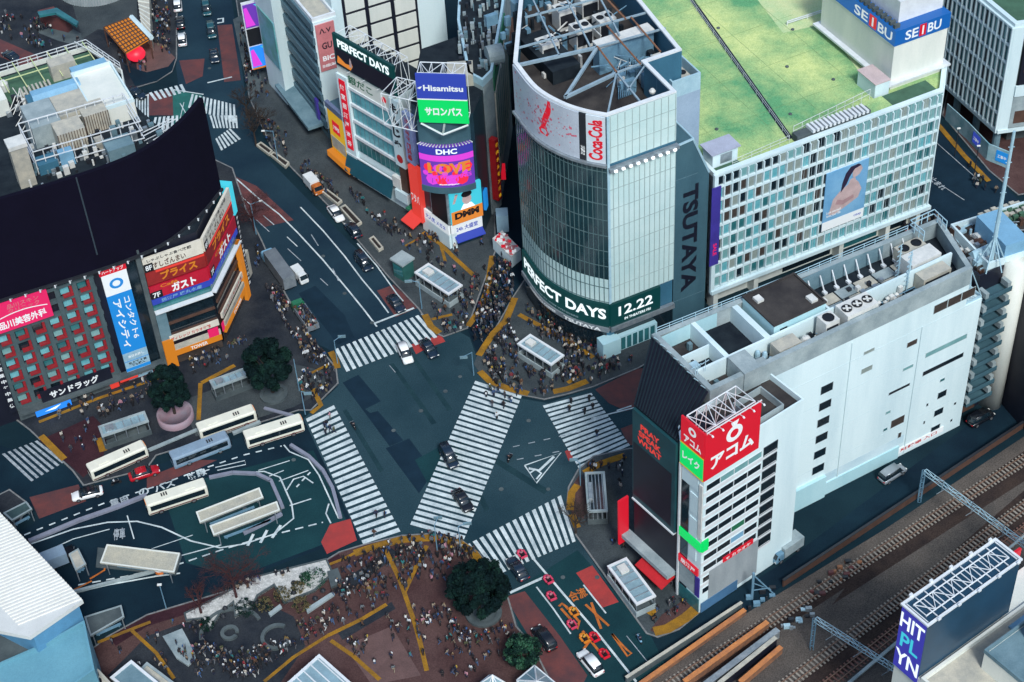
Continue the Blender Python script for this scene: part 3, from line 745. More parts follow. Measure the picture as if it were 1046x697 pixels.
def _(mb):
    mb.fbox(Q, 1.0, 6.5, 21, 34, 46.5, 49.2); mb.fbox(Q, 9.5, 20.5, 19.5, 21.8, 46.5, 52.0, 1); mb.fbox(Q, 9.4, 20.6, 19.4, 21.9, 52.0, 52.35, 2)
    for i in range(9): mb.tube(Q.w(8.5 + i * .4, 11, 47), Q.w(13 + i * .5, 19, 47.5 + .4 * (i % 3)), .12, 5, 1)
    for i in range(16):
        a = RN.uniform(9.5, 19); b = RN.uniform(11.5, 18); mb.fbox(Q, a, a + RN.uniform(.5, 2), b, b + RN.uniform(.5, 1.2), 46.5, RN.uniform(47.2, 49.6), RN.choice((1, 2, 0)))
    for i in range(60):
        a = RN.uniform(-1, 20); b = RN.uniform(23, 45); mb.fbox(Q, a, a + RN.uniform(.3, 1.2), b, b + RN.uniform(.3, 1.0), 46.5, RN.uniform(47, 49.5), RN.choice((0, 1, 1, 2)))
    for i in range(26):
        a = RN.uniform(8.5, 18); b = RN.uniform(11, 18); z = RN.uniform(47.5, 50.5); mb.tube(Q.w(a, b, z), Q.w(a + RN.uniform(-4, 4), b + RN.uniform(-3, 4), z + RN.uniform(-.6, .6)), RN.uniform(.07, .2), 5, RN.choice((1, 1, 2)))
    for i in range(24):
        a = RN.uniform(0, 18); b = RN.uniform(24, 42); z = RN.uniform(48, 51); mb.tube(Q.w(a, b, z), Q.w(a + RN.uniform(-6, 6), b + RN.uniform(-1, 4), z), RN.uniform(.08, .22), 5, RN.choice((1, 0, 2)))
    for i in range(14):
        a = RN.uniform(-2, 18); b = RN.uniform(27, 44); mb.fbox(Q, a, a + RN.uniform(.6, 3), b, b + RN.uniform(.6, 1.6), 46.5, RN.uniform(47.5, 50.5), RN.choice((0, 1, 0)))
    mb.tube(Q.w(13.2, 6, 46.5), Q.w(13.2, 6, 52.6), .1, 6, 1); mb.tube(Q.w(12, 3, 46.5), Q.w(12, 3, 51), .3, 8, 0)
    mb.lathe(Q.w(11.3, 4.4, 51), [(.1, 0), (.5, .2), (.6, .6), (.3, 1)], 10, 2)
mbp('roof_plant', T, [M['roof_dark'], M['steel_blue'], M['unit_white']], _)
for a, b in ((9.6, 28), (14.6, 28.4), (2.2, 27), (9.9, 35), (15.2, 36)): ac_unit(T, Q, a, b, 46.5, 3.4, 3.0, 4.2, fans=2)
# the wing with the vertical letters
def _(mb):
    prof = [(13.45, .1), (20.4, .1), (20.4, 33.6), (16.9, 42.2), (13.45, 41.9)]
    A = [QR.pt(s, z, .0) for s, z in prof]; B = [QR.pt(s, z, -10.0) for s, z in prof]
    mb.poly(A, 0); mb.poly(B[::-1], 0)
    for i in range(5): j = (i + 1) % 5; mb.poly([A[j], A[i], B[i], B[j]], 1 if i in (1,) else 0)
wing = mbp('wing', T, [M['teal_wall'], M['roof_dark']], _)
column_text(wing, 'TSUTAYA', QR, 16.9, 36.2, 2.6, 4.0, M['navy'], .05, .03) if 0 else None
mbp('lettering', wing, M['navy'], lambda mb: text_to(mb, 'TSUTAYA', lambda x, y: QR.pt(16.7 + x, 20.0 + y, .05), 24.5, 3.2, .04, 0, -math.pi / 2))
def _(mb):
    A = [QR.pt(s, z, o) for o in (.02, -9.9) for s, z in ((16.9, 42.25), (13.5, 41.95))]
    mb.tube(A[0], A[1], .22, 4); mb.tube(A[0], QR.pt(20.4, 33.7, .02), .22, 4); mb.tube(A[0], A[2], .22, 4)
mbp('wing_rim', wing, M['pale_blue_metal'], _)
mbp('wing_lines', wing, M['concrete_teal'], lambda mb: [mb.pbox(QR, 13.45, 20.4 if z < 33 else 18, z, z + .06, 0, .02) for z in (6, 34.4)])

# ================= department store with the green roof
S = Fr(G(730, 178, 33), (.908, .419)); SF = PL(S.w(0, 0), S.d); SZ = 33.0
D = building('department_store', 'pale gridded department store with mossy green flat roof and a blue poster of a woman', S.w(25, 20), 0)
sp = [S.w(0, 0), S.w(49.6, 0), S.w(54.8, 6), S.w(56, 70), S.w(0, 70)]
def _(mb):
    mb.prism([S.w(.3, .3), S.w(49.4, .3), S.w(54.5, 6.2), S.w(55.6, 69.7), S.w(.3, 69.7)], 5.6, SZ - .9, 0, mt=1)
    mb.prism([S.w(1.5, 2.5), S.w(48, 2.5), S.w(52.5, 7), S.w(54, 69), S.w(1.5, 69)], 0, 5.6, 2)
mbp('wall', D, [M['concrete'], M['roof_green'], M['cream_wall']], _)
def _(mb):
    mb.ring(sp, SZ - 1.0, SZ, .7); mb.pbox(SF, -.2, 50, 5.1, 5.9, -.2, .9); c = plane2(S.w(49.6, 0), S.w(54.8, 6))
    mb.pbox(c, 0, 7.9, 5.1, SZ, .02, .25)
    mb.pbox(SF, -.3, .5, 5.2, SZ, .0, .6)
mbp('cornice', D, M['white_wall'], _)
pitch = 1.655; rows = 9; rp = 2.98
def _(mb):
    for i in range(31): x = min(49.4, .35 + i * pitch); mb.pbox(SF, x - .11, x + .11, 5.9, SZ - .95, 0, .42)
    for r in range(rows + 1): z = 5.95 + r * rp; mb.pbox(SF, .2, 49.6, z - .16, z + .30, -.02, .36)
mbp('facade_grid', D, M['white_wall'], _)
RN2 = random.Random(5)
def _(mb): mb.pbox(SF, 0, 49.6, 5.6, SZ - 1, -.35, -.06)
mbp('inner_wall', D, M['concrete_dark'], _)
rest = MB(); cnt = 0; wk = ['glass_pale', 'glass_cyan', 'glass_dark', 'glass_blind', 'glass_brown', 'glass_teal']
for i in range(30):
    col_bias = RN2.random()
    for r in range(rows):
        x = .35 + i * pitch + .13; z = 6.3 + r * rp; w, h = pitch - .26, rp - .52
        if 24.0 < x + w * .5 < 34.0 and 9.6 < z + h / 2 < 24.0: continue
        k = RN2.random(); left = i < 14
        if r == 8: q = 'glass_dark' if i < 16 and k < .6 else RN2.choice(['glass_blind', 'glass_pale'])
        elif left: q = RN2.choice(['glass_cyan', 'glass_cyan', 'glass_blind', 'glass_brown', 'glass_dark', 'glass_teal', 'glass_pale']) if r < 6 else RN2.choice(['glass_brown', 'glass_dark', 'glass_blind', 'glass_cyan'])
        else: q = RN2.choice(['glass_pale', 'glass_pale', 'glass_cyan', 'glass_blind', 'glass_pale', 'glass_teal', 'glass_dark' if r < 4 else 'glass_pale'])
        if i < 11 or (i == 11 and r == 0): window(D, SF, x, z, w, h, M['win_frame'], M[q], .06, .10, -.05); cnt += 1
        else: rest.pbox(SF, x, x + w, z, z + h, -.05, .03, wk.index(q)); rest.pbox(SF, x + w * .5 - .03, x + w * .5 + .03, z, z + h, .03, .06, 6)
stuff(rest.build('more_windows', [M[q] for q in wk] + [M['win_frame']], D))
# poster: a woman seen from the side, arms folded, on pale blue
PO = .5
po = mbp('poster', D, mat('poster_blue', (.22, .46, .68), .5, .12, .2, c2=(.12, .34, .58)), lambda mb: mb.pbox(SF, 24.2, 33.7, 9.9, 23.7, .3, PO))
skn = mat('poster_skin', (.62, .46, .45), .5, .12, .6)
def poly_on(pl, pts, o, name, m, parent, sx=1, x0=0, z0=0):
    return MB().poly([pl.pt(x0 + x * sx, z0 + z, o) for x, z in pts]).build(name, m, parent)
poly_on(SF, [(1.2, 3.6), (2.6, 3.2), (5.6, 4.4), (7.8, 5.4), (8.4, 7.2), (7.6, 9.0), (6.9, 9.8), (6.6, 10.6), (5.6, 10.4), (5.2, 9.4), (3.4, 8.4), (2.0, 7.0), (1.6, 5.2)], PO + .03, 'figure', skn, po, 1, 24.2, 9.9)
poly_on(SF, [(2.6, 5.6), (4.4, 4.9), (6.8, 5.7), (6.6, 6.5), (4.4, 6.0), (3.0, 6.6)], PO + .05, 'arm', mat('poster_skin_deep', (.48, .30, .31), .5, .1, .6), po, 1, 24.2, 9.9)
poly_on(SF, [(6.4, 10.4), (7.6, 10.9), (8.2, 12.0), (7.8, 12.9), (6.6, 13.0), (6.0, 12.0), (6.0, 11.0)], PO + .03, 'face', skn, po, 1, 24.2, 9.9)
poly_on(SF, [(3.6, 8.0), (4.8, 9.6), (5.4, 11.2), (6.4, 12.6), (7.8, 12.9), (7.2, 13.5), (5.4, 13.4), (4.4, 12.2), (3.8, 10.2)], PO + .05, 'dark_hair', mat('poster_hair', (.03, .02, .05), .5, 0), po, 1, 24.2, 9.9)
mbp('poster_border', po, M['sign_white'], lambda mb: mb.pbox(SF, 24.2, 33.7, 9.9, 12.0, PO, PO + .02))
wall_text(po, 'OSAJI', SF, 32.2, 10.9, 1.6, .6, M['sign_royal'], PO + .05); wall_text(po, 'Love yourself,\nlove your life', SF, 26.6, 13.6, 3.4, 1.6, M['sign_white'], PO + .06)
bnr = mbp('corner_banner', D, M['purple_banner'], lambda mb: mb.pbox(SF, -.9, 1.0, 12.4, 30.5, .6, .8))
mbp('lettering', bnr, M['sign_pink'], lambda mb: text_to(mb, 'SALE', lambda x, y: SF.pt(.1 + x, 16.2 + y, .83), 2.8, .8, .03, 0, -math.pi / 2))
def _(mb):
    mb.pbox(SF, 31, 40, .4, 4.6, -2.5, -2.4); 
mbp('shop_window', D, M['glass_teal'], _)
mbp('shop_window', D, M['glass_dark'], lambda mb: mb.pbox(SF, 42, 47, .4, 4.4, -2.5, -2.4).pbox(SF, 18, 29, .4, 4.6, -2.5, -2.4))
mbp('pier', D, M['cream_wall'], lambda mb: [mb.pbox(SF, x, x + 1.0, 0, 5.1, -2.5, -.3) for x in (1, 10, 29.5, 40.4, 47.6)])
# roof
def Srf(px, z): return [S.ab(G(u, v, z)) for u, v in px]
RZ = SZ - .9
def sroof(name, px, m, dz): return MB().poly([S.w(a, b, RZ + dz) for a, b in Srf(px, RZ)]).build(name, M[m], D)
sroof('roof_patch', [(770, -5), (890, -5), (862, 20), (800, 34)], 'roof_green_pale', .01)
sroof('roof_patch', [(846, 30), (862, 26), (896, 74), (885, 84)], 'roof_green_pale', .01)
sroof('roof_gutter', [(700, -6), (705, -6), (810, 141), (805, 143)], 'navy', .015)
def _(mb):
    P = [S.w(*S.ab(G(u, v, RZ)), RZ) for u, v in ((748, 171), (806, 146))]; railing(mb, P, 1.6, .04)
    P = [S.w(*S.ab(G(u, v, RZ)), RZ) for u, v in ((806, 144), (700, -4))]; railing(mb, P, 1.2, .04, 3)
    P = [S.w(*S.ab(G(u, v, RZ)), RZ) for u, v in ((810, 140), (888, 102))]; railing(mb, P, 2.4, .05)
    P = [S.w(*S.ab(G(u, v, RZ)), RZ) for u, v in ((804, 26), (866, 6))]; railing(mb, P, .9, .12, 4)
mbp('roof_railing', D, M['white_metal'], _)
def _(mb):
    for i in range(4): mb.fbox(S, 6 + i * 10.5, 6.06 + i * 10.5, 5.5, 69, RZ + .005, RZ + .03)
    for i in range(4): mb.fbox(S, 3.4, 41, 12 + i * 12.2, 12.06 + i * 12.2, RZ + .035, RZ + .05)
mbp('roof_seams', D, M['roof_seam'], _)
for a_, b_ in ((8, 12), (22, 9), (30, 22), (14, 30), (35, 14), (26, 40), (9, 24), (38, 32)): mbp('roof_drain', D, M['concrete_dark'], lambda mb: mb.lathe(S.w(a_, b_, RZ), [(.35, 0), (.35, .18), (.2, .3)], 10))
def _(mb):
    mb.fbox(S, 18, 34, .9, 2.6, RZ, SZ + .6); 
    for i in range(14): mb.fbox(S, 21 + i * .9, 21.5 + i * .9, .4, 2.8, SZ + .6, SZ + 1.2, 1)
mbp('roof_duct', D, [M['concrete_dark'], M['white_metal']], _)
sh = mbp('roof_shed', D, M['white_wall'], lambda mb: mb.fbox(S, .8, 6.0, 2.0, 5.2, RZ, SZ + 2.6))
mbp('shed_roof', sh, mat('lilac_roof', (.42, .45, .56), .6, .1, .5), lambda mb: mb.fbox(S, .3, 6.4, 1.6, 5.6, SZ + 2.6, SZ + 2.8))
mbp('louvre', sh, M['steel'], lambda mb: mb.pbox(SF, 2.4, 4.8, SZ, SZ + 2, -2.0, -1.95))
mbp('roof_terrace', D, M['roof_green_dark'], lambda mb: mb.fbox(S, .7, 6, .7, 1.9, RZ, RZ + .5).fbox(S, 38, 49, .8, 4.5, RZ, RZ + .5))
mbp('roof_patch', D, M['roof_green'], lambda mb: mb.fbox(S, 33, 39, .8, 4.5, RZ, RZ + .6))
lt = mbp('stair_tower', D, mat('tower_blue', (.33, .44, .56), .6, .08, .2, c2=(.26, .36, .48)), lambda mb: mb.fbox(S, -3.2, 2.6, 9.5, 16.5, .2, 44.5).ring([S.w(-3.2, 9.5), S.w(2.6, 9.5), S.w(2.6, 16.5), S.w(-3.2, 16.5)], 44.5, 48, .3, 1))
lt.data.materials.append(M['pale_blue_metal'])
ac_unit(lt, S, -2, 10.8, 44.5, 3.4, 3, 2.6, 'unit_beige', 2)
bx = mbp('roof_hut', D, M['cream_wall'], lambda mb: mb.fbox(S, -2.4, 6.6, 31, 37, RZ, 38.2)); mbp('hut_roof', bx, M['orange_metal'], lambda mb: mb.fbox(S, -2.6, 4.0, 30.8, 37.2, 38.2, 38.45).fbox(S, 4.0, 6.8, 30.8, 37.2, 38.2, 38.42, 0))
def _(mb):
    for i in range(18):
        a = RN.uniform(-3, 3); b = RN.uniform(18, 30); mb.fbox(S, a, a + RN.uniform(.4, 1.6), b, b + RN.uniform(.4, 1.4), RZ, RZ + RN.uniform(.5, 2.4), i % 3)
mbp('roof_plant', D, [M['steel'], M['unit_white'], M['dark_metal']], _)
# sign tower on the roof
W = building('sign_tower', 'white rooftop tower banded in blue, standing on the green roof', S.w(48, 15), 0)
tw = [S.w(42.3, 6.4), S.w(54.3, 6.4), S.w(54.3, 29), S.w(42.3, 29)]
mbp('wall', W, M['cream_wall'], lambda mb: mb.prism(tw, RZ + .02, 41.4, 0))
bd = mbp('blue_band', W, M['sign_seibu'], lambda mb: mb.prism([S.w(42.1, 6.2), S.w(54.5, 6.2), S.w(54.5, 29.2), S.w(42.1, 29.2)], 41.4, 44.6, 0))
mbp('ledge', W, M['white_metal'], lambda mb: mb.ring([S.w(41.2, 5.3), S.w(55.3, 5.3), S.w(55.3, 30), S.w(41.2, 30)], RZ + 1.1, RZ + 1.5, 1.1))
mbp('plinth', W, M['cream_wall'], lambda mb: mb.fbox(S, 42.0, 54.0, 5.9, 6.4, RZ + .02, RZ + 1.1))
F1 = PL(S.w(42.1, 6.2), S.d); F2 = PL(S.w(42.1, 29.2), -S.e)
for F_, c, k in ((F1, 6.2, 1.0), (F2, 16.2, 1.45)):
    mbp('red_square', bd, M['sign_red'], lambda mb: mb.pbox(F_, c - .75 * k, c + .75 * k, 41.75, 44.25, 0, .03))
    wall_text(bd, 'SE', F_, c - 2.5 * k, 43.0, 2.9 * k, 2.0, M['sign_white'], .05); wall_text(bd, 'I', F_, c, 43.0, .35 * k, 1.9, M['sign_white'], .06); wall_text(bd, 'BU', F_, c + 2.6 * k, 43.0, 3.0 * k, 2.0, M['sign_white'], .05)
def _(mb):
    q = [S.w(44.2, 8.4), S.w(54.1, 8.4), S.w(54.1, 28.8), S.w(44.2, 28.8)]
    mb.ring(q, 44.6, 49.0, .4); mb.prism([S.w(44.6, 8.8), S.w(53.8, 8.8), S.w(53.8, 28.4), S.w(44.6, 28.4)], 44.6, 46, 1)
    for i in range(7): mb.tube(S.w(44.4, 9 + i * 3, 48.9), S.w(54, 10 + i * 3, 48.9), .12, 4)
    for i in range(4): mb.tube(S.w(45.5 + i * 2.6, 8.6, 48.85), S.w(45.5 + i * 2.6, 28.6, 48.85), .12, 4)
    for i in range(40): a = RN.uniform(45, 53); b = RN.uniform(9.2, 27); mb.fbox(S, a, a + .6, b, b + .7, 46, RN.uniform(46.5, 47.8), 2)
mbp('roof_pen', W, [M['white_metal'], M['concrete_dark'], M['unit_beige']], _)
def _(mb):
    for i in range(16): b = 7 + i * 1.3; mb.fbox(S, 42.4, 43.6, b, b + .6, 44.6, 45.4)
mbp('roof_plant', W, M['concrete_dark'], _)
hut = mbp('roof_hut', D, M['white_wall'], lambda mb: mb.fbox(S, 37.8, 41.0, 5.0, 10.4, RZ, RZ + 3.2)); mbp('hut_roof', hut, mat('pink_roof', (.60, .48, .47), .7, .1, .5), lambda mb: mb.fbox(S, 37.6, 41.1, 4.8, 10.6, RZ + 3.2, RZ + 3.35))
# ================= white station-side block with the red corner sign
A = Fr((26.9, 174.8), (math.cos(math.radians(34.5)), math.sin(math.radians(34.5)))); B = Fr((77.2, 212.1), (math.cos(math.radians(27.9)), math.sin(math.radians(27.9))))
AF, AL, BF = A.front(), A.left(0, 26), B.front()
K = building('white_block', 'long white office block beside the railway with scattered small windows and a red corner sign', A.w(20, 12), 0)
HZ = 38.0
top = Gs([(700, 418), (990.8, 274), (968, 228), (662, 346)], HZ); rb = [A.w(.3, 8), B.w(-3.5, 0), B.w(-.6, 12.5), A.w(1.5, 26)]
def _(mb):
    mb.prism([B.w(-52, 0), B.w(0, 0), B.w(.6, 12.6), B.w(-54, 14.9), A.w(4, 8)], 0, 29.9, 0)
    mb.prism([B.w(-53.5, .01), B.w(-3.5, .01), B.w(.4, 12.6), B.w(-54, 15.0)], 29.9, 34.6, 0, mt=1)
mbp('wall', K, [M['white_wall'], M['roof_dark']], _)
def _(mb): mb.prism([A.w(0, 0), A.w(20, 0), A.w(20, 9), A.w(2.0, 8.3), A.w(.0, 5.5)], 0, 34.5, 0, mt=1); mb.ring([A.w(0, 0), A.w(20, 0), A.w(20, 9), A.w(2.0, 8.3), A.w(0, 5.5)], 34.5, 35.6, .3)
mbp('corner_wall', K, [M['white_wall'], M['roof_brown']], _)
def _(mb):
    P = [B.w(-54.4, 0), B.w(-3.4, 0), B.w(.6, 12.6), B.w(-54.8, 15.2)]
    mb.ring(P, 34.6, HZ, .55); mb.ring(P, HZ, HZ + .12, .9)
mbp('parapet', K, M['concrete'], _)
# sloping ribbed street front, dark
def _(mb):
    lo = [A.w(.0, 5.6, 35), A.w(.0, 16, 35)]; hi = [B.w(-54.4, .4, HZ - .4), B.w(-54.8, 15.2, HZ - .4)]
    mb.poly([lo[1], lo[0], hi[0], hi[1]]); mb.poly([lo[0], A.w(4, 8, 35), hi[0]]); mb.poly([lo[1], hi[1], A.w(7, 21, 35), A.w(4, 17, 35)])
    for i in range(18):
        t = (i + .5) / 18; p = lo[0].lerp(lo[1], t); q = hi[0].lerp(hi[1], t); n = Vector((-.5, -.1, .45)); mb.tube(p + n * .3, q + n * .3, .16, 4, 1)
    mb.prism([A.w(0, 5.6), A.w(0, 16), A.w(7, 21), A.w(7.2, 5.6)], 4.6, 35, 0)
    mb.prism([A.w(1.4, 5.6), A.w(1.4, 16), A.w(7.1, 20.8), A.w(7.2, 5.6)], 0.1, 4.6, 0)
mbp('street_front', K, [M['navy'], M['rib_dark']], _)
def alr(u, v): return on(AL, u, v)
p = [alr(649, 432), alr(692, 460), alr(684, 527), alr(649, 500)]
bl = mbp('street_billboard', K, mat('board_teal', (.012, .070, .085), .45, .15, .3), lambda mb: mb.pbox(AL, 10.2, 20.2, 14.6, 34.6, .0, .5))
mbp('film_picture', bl, mat('board_dark', (.010, .012, .026), .45, .2, .3), lambda mb: mb.pbox(AL, 10.4, 19.4, 15.6, 27.6, .5, .52))
wall_text(bl, 'PRAY\nSPEAK\nWHAT', AL, 14.2, 30.6, 5.6, 4.4, M['sign_coral'], .54, .04)
mbp('silver_line', bl, M['white_metal'], lambda mb: mb.pbox(AL, 10.2, 20.2, 14.3, 14.6, .0, .7))
mbp('street_canopy', K, M['concrete'], lambda mb: mb.pbox(AL, 8.8, 20.3, 4.4, 5.2, 0, 1.8)); mbp('street_shopfront', K, M['glass_dark'], lambda mb: mb.pbox(AL, 9.2, 20, .2, 4.4, -1.35, -1.3))
aw = mbp('red_awning', K, M['red_paint'], lambda mb: mb.hexa([AL.pt(13.6, 2.6, 2.9), AL.pt(20.2, 2.6, 2.9), AL.pt(20.2, 3.6, .1), AL.pt(13.6, 3.6, .1), AL.pt(13.6, 2.75, 2.9), AL.pt(20.2, 2.75, 2.9), AL.pt(20.2, 3.9, .1), AL.pt(13.6, 3.9, .1)]))
vb = mbp('vertical_banner', K, M['sign_red'], lambda mb: mb.pbox(AL, 8.6, 8.95, 3.0, 13.5, .3, 2.3)); 
mbp('lettering', vb, M['sign_white'], lambda mb: text_to(mb, 'HOTSTAR', lambda x, y: AL.pt(8.56, 8.3 + y, 1.3 - x), 8.5, 1.2, .03, 0, math.pi / 2))
# red and green sign
AL5 = A.left(0, 5.0)
rs = mbp('corner_sign', K, M['sign_red'], lambda mb: mb.pbox(AF, -.25, 10.6, 31.5, 41.4, 0, .3).pbox(AL5, 0, 5.0, 36.2, 41.4, 0, .3))
gs = mbp('green_panel', rs, M['led_green'], lambda mb: mb.pbox(AL5, 0, 5.0, 31.5, 36.0, 0, .32)); mbp('yellow_edge', gs, M['sign_yellow'], lambda mb: mb.pbox(AL5, -.1, 5.1, 36.0, 36.2, 0, .34).pbox(AL5, -.1, 5.1, 31.3, 31.5, 0, .34))
wall_text(rs, 'アコム', AF, 5.2, 34.6, 8.6, 2.9, M['sign_white'], .33, .045)
def _(mb):
    for i in range(24):
        t = i * math.pi / 12; t2 = (i + 1) * math.pi / 12; f = lambda r, t: AF.pt(5.4 + r * 1.0 * math.cos(t), 38.2 + r * math.sin(t), .33); mb.poly([f(.8, t), f(1.6, t), f(1.6, t2), f(.8, t2)])
    mb.poly([AF.pt(5.0, 39.7, .33), AF.pt(5.8, 39.7, .33), AF.pt(6.2, 40.7, .33), AF.pt(4.6, 40.7, .33)])
mbp('emblem', rs, M['sign_white'], _)
wall_text(rs, 'アコム', AL5, 2.6, 37.5, 3.8, 1.6, M['sign_white'], .33, .04)
def _(mb):
    for i in range(16):
        t = i * math.pi / 8; t2 = (i + 1) * math.pi / 8; f = lambda r, t: AL5.pt(2.5 + r * math.cos(t), 39.8 + r * math.sin(t), .33); mb.poly([f(.4, t), f(.85, t), f(.85, t2), f(.4, t2)])
mbp('emblem', rs, M['sign_white'], _)
wall_text(gs, 'レイク', AL5, 2.4, 33.8, 3.8, 1.7, M['sign_white'], .35, .04)
def _(mb):
    truss_box(mb, A.w(.4, .4, 35.6), A.d * 9.6, A.e * 4.2, Vector((0, 0, 5.6)), 5, .10)
    for i in range(6):
        p = A.w(.3 + i * 2, .2, 41.3); mb.tube(p, p + Vector((0, 0, .3)) - A.e * 1.2, .05, 4); mb.tube(p + Vector((0, 0, .3)) - A.e * 1.2, p + Vector((0, 0, .1)) - A.e * 1.5, .16, 6)
    railing(mb, [AF.pt(0, 41.4, .3), AF.pt(10.6, 41.4, .3)], .3, .06)
mbp('sign_frame', rs, M['white_metal'], _)
# office strips of the corner: ten floors
for f in range(10):
    z = 4.5 + f * 2.68
    zt = z + 1.05
    for i in range(4):
        s = .5 + i * 2.8
        if f in (0,) and i > 0: continue
        pm = 'glass_dark'
        if f == 3 and i in (2,): pm = 'sky_blue'
        if f == 4 and i == 2: pm = 'green_paint'
        if f == 9 and i > 0: pm = 'glass_pale'
        window(K, AF, s, z, 2.75, 1.35, M['white_metal'], M[pm], .05, .06)
    if f > 0: window(K, AF, 12.0, z - .35, 2.9, 2.0, M['win_frame_dark'], M['glass_dark'], .05, .1)
mbp('blank_base', K, M['grey_wall'], lambda mb: mb.pbox(AF, 1.8, 12.2, 1.0, 9.2, 0, .12)); 
mbp('low_blue_panel', K, mat('panel_blue', (.08, .20, .36), .5, .15, .3), lambda mb: mb.pbox(AF, .2, 8, .13, 2.4, .12, .2))
rb_ = mbp('red_strip_sign', K, M['sign_red'], lambda mb: mb.pbox(AF, 4.6, 10.9, 9.3, 10.3, 0, .25)); wall_text(rb_, '〒 カラオケ', AF, 7.7, 9.8, 5.2, .7, M['sign_white'], .28)
mbp('white_band', K, M['white_metal'], lambda mb: [mb.pbox(AF, .0, 14.9, 6.25 + f * 2.68, 7.0 + f * 2.68, 0, .05) for f in range(9)])
# narrow corner face
def _(mb): mb.pbox(AL5, .2, 1.9, 3, 31.0, 0, .10)
mbp('dark_strip', K, M['glass_dark'], _)
mbp('corner_post', K, M['white_metal'], lambda mb: mb.pbox(AL5, -.25, .1, 0, 31.2, 0, .3))
for k, (z, h, c) in enumerate(((28.0, 3.2, 'white_wall'), (22.5, 4.3, 'white_wall'), (17.2, 4.2, 'white_wall'), (12.0, 3.3, 'white_wall'))): mbp('corner_panel', K, M[c], lambda mb: mb.pbox(AL5, 2.2 if k else .3, 3.9, z, z + h, 0, .14))
cs = mbp('corner_sign_green', K, M['led_green'], lambda mb: mb.pbox(AL5, .1, 5.05, 15.2, 17.0, 0, .3).pbox(AF, -.05, 1.2, 15.2, 17.6, 0, .3))
cs = mbp('corner_sign_red', K, M['sign_red'], lambda mb: mb.pbox(AL5, .1, 4.6, 9.0, 10.6, 0, .3)); wall_text(cs, '居酒屋', AL5, 2.4, 9.8, 3.4, 1.1, M['sign_white'], .33)
mbp('edge_boards', K, M['unit_white'], lambda mb: mb.pbox(AL5, 4.2, 4.95, 18, 30, 0, .2))
mbp('edge_boards', K, M['purple_banner'], lambda mb: mb.pbox(AL5, 4.0, 4.95, 4.0, 8.6, 0, .2))
mbp('teal_base', K, M['glass_teal'], lambda mb: mb.pbox(AL5, .1, 4.9, .3, 3.4, 0, .12)); mbp('corner_poster', K, M['concrete'], lambda mb: mb.pbox(AL5, .2, 3.8, 4.0, 8.6, 0, .12))
mbp('wall_joints', K, mat('joint_pale', (.46, .60, .64), .7, 0), lambda mb: [mb.pbox(BF, -38, -.05, z, z + .05, 0, .012) for z in (8, 15.6, 23.2, 29.7)])
mbp('drain_pipe', K, MATS['white_wall'], lambda mb: mb.tube(BF.pt(-27.2, .2, .12), BF.pt(-27.2, 34, .12), .09, 6))
mbp('drain_pipe', K, MATS['white_wall'], lambda mb: mb.tube(BF.pt(-12.6, .2, .12), BF.pt(-12.6, 30, .12), .08, 6))
mbp('shade_band', K, mat('shade_blue', (.42, .60, .68), .7, .1, .25, c2=(.60, .74, .78)), lambda mb: mb.pbox(BF, -33, -13, 3.2, 5.2, 0, .008))  # bluish shading low on the long wall, painted as a thin coloured band
# windows of the long wall, each where it stands
Z4 = lambda x, y: on(BF, 776 + x / 3.874, 340 + y / 3.874)
LW = lambda x, y: on(BF, 866 + x / 5.81, 330 + y / 5.81)
for tl, br, m in (((93, 195), (160, 140), 'glass_blind'), ((77, 310), (148, 240), 'glass_blind'), ((347, 155), (415, 85), 'glass_brown'), ((457, 215), (710, 55), 'glass_pale'), ((440, 325), (690, 165), 'glass_dark'), ((240, 435), (370, 350), 'glass_dark'), ((325, 290), (390, 240), 'glass_pale'), ((528, 460), (590, 385), 'glass_dark'), ((507, 565), (570, 490), 'glass_dark'), ((488, 660), (550, 590), 'glass_dark'), ((250, 635), (340, 535), 'glass_brown'), ((545, 355), (577, 320), 'glass_teal'), ((223, 548), (255, 513), 'glass_pale'), ((208, 648), (236, 616), 'glass_teal'), ((293, 690), (320, 640), 'glass_brown'), ((463, 500), (480, 470), 'glass_dark'), ((445, 605), (460, 575), 'glass_dark'), ((627, 490), (645, 465), 'glass_dark'), ((605, 590), (622, 565), 'glass_dark'), ((425, 696), (440, 672), 'glass_dark')):
    a, b = LW(*tl), LW(*br); w = b[0] - a[0]
    z0 = (a[1] + LW(br[0], br[1] + (tl[1] - br[1]) * .62)[1]) / 2; h = max(.7, min(2.2, abs(b[1] - a[1]) * .8)) if w < 5 else 1.1
    zb = (a[1] + b[1]) / 2 - h / 2; window(K, BF, a[0], zb, w, h, M['win_frame'], M[m], .07, .05, -.0)
a, b = on(BF, 952, 326), on(BF, 987, 304); 
for i in range(3): window(K, BF, -10.6 + i * 2.9, 31.6, 2.85, 1.9, M['win_frame'], M['glass_brown'], .07, .05)
for i in range(7):
    z = 25.6 - i * 3.75 + 5.2
    window(K, BF, -42.6 - i * .02 + 9.9, z - 5.2 + 4.3 - 4.6, 2.5, 1.9, M['win_frame'], M['glass_dark'], .07, .05) if z - 5.5 > 0 else None
mbp('wall_band', K, M['cyan_wall'], lambda mb: mb.pbox(BF, -34, -14, .1, 3.0, 0, .25).pbox(BF, -40, -30, .1, 5.2, 0, .6))
ls = mbp('wall_sign', K, M['sign_white'], lambda mb: mb.pbox(BF, -15, -4, 1.0, 2.2, .02, .15)); wall_text(ls, '駐輪場 入口', BF, -9.5, 1.6, 8, .8, M['red_paint'], .18)
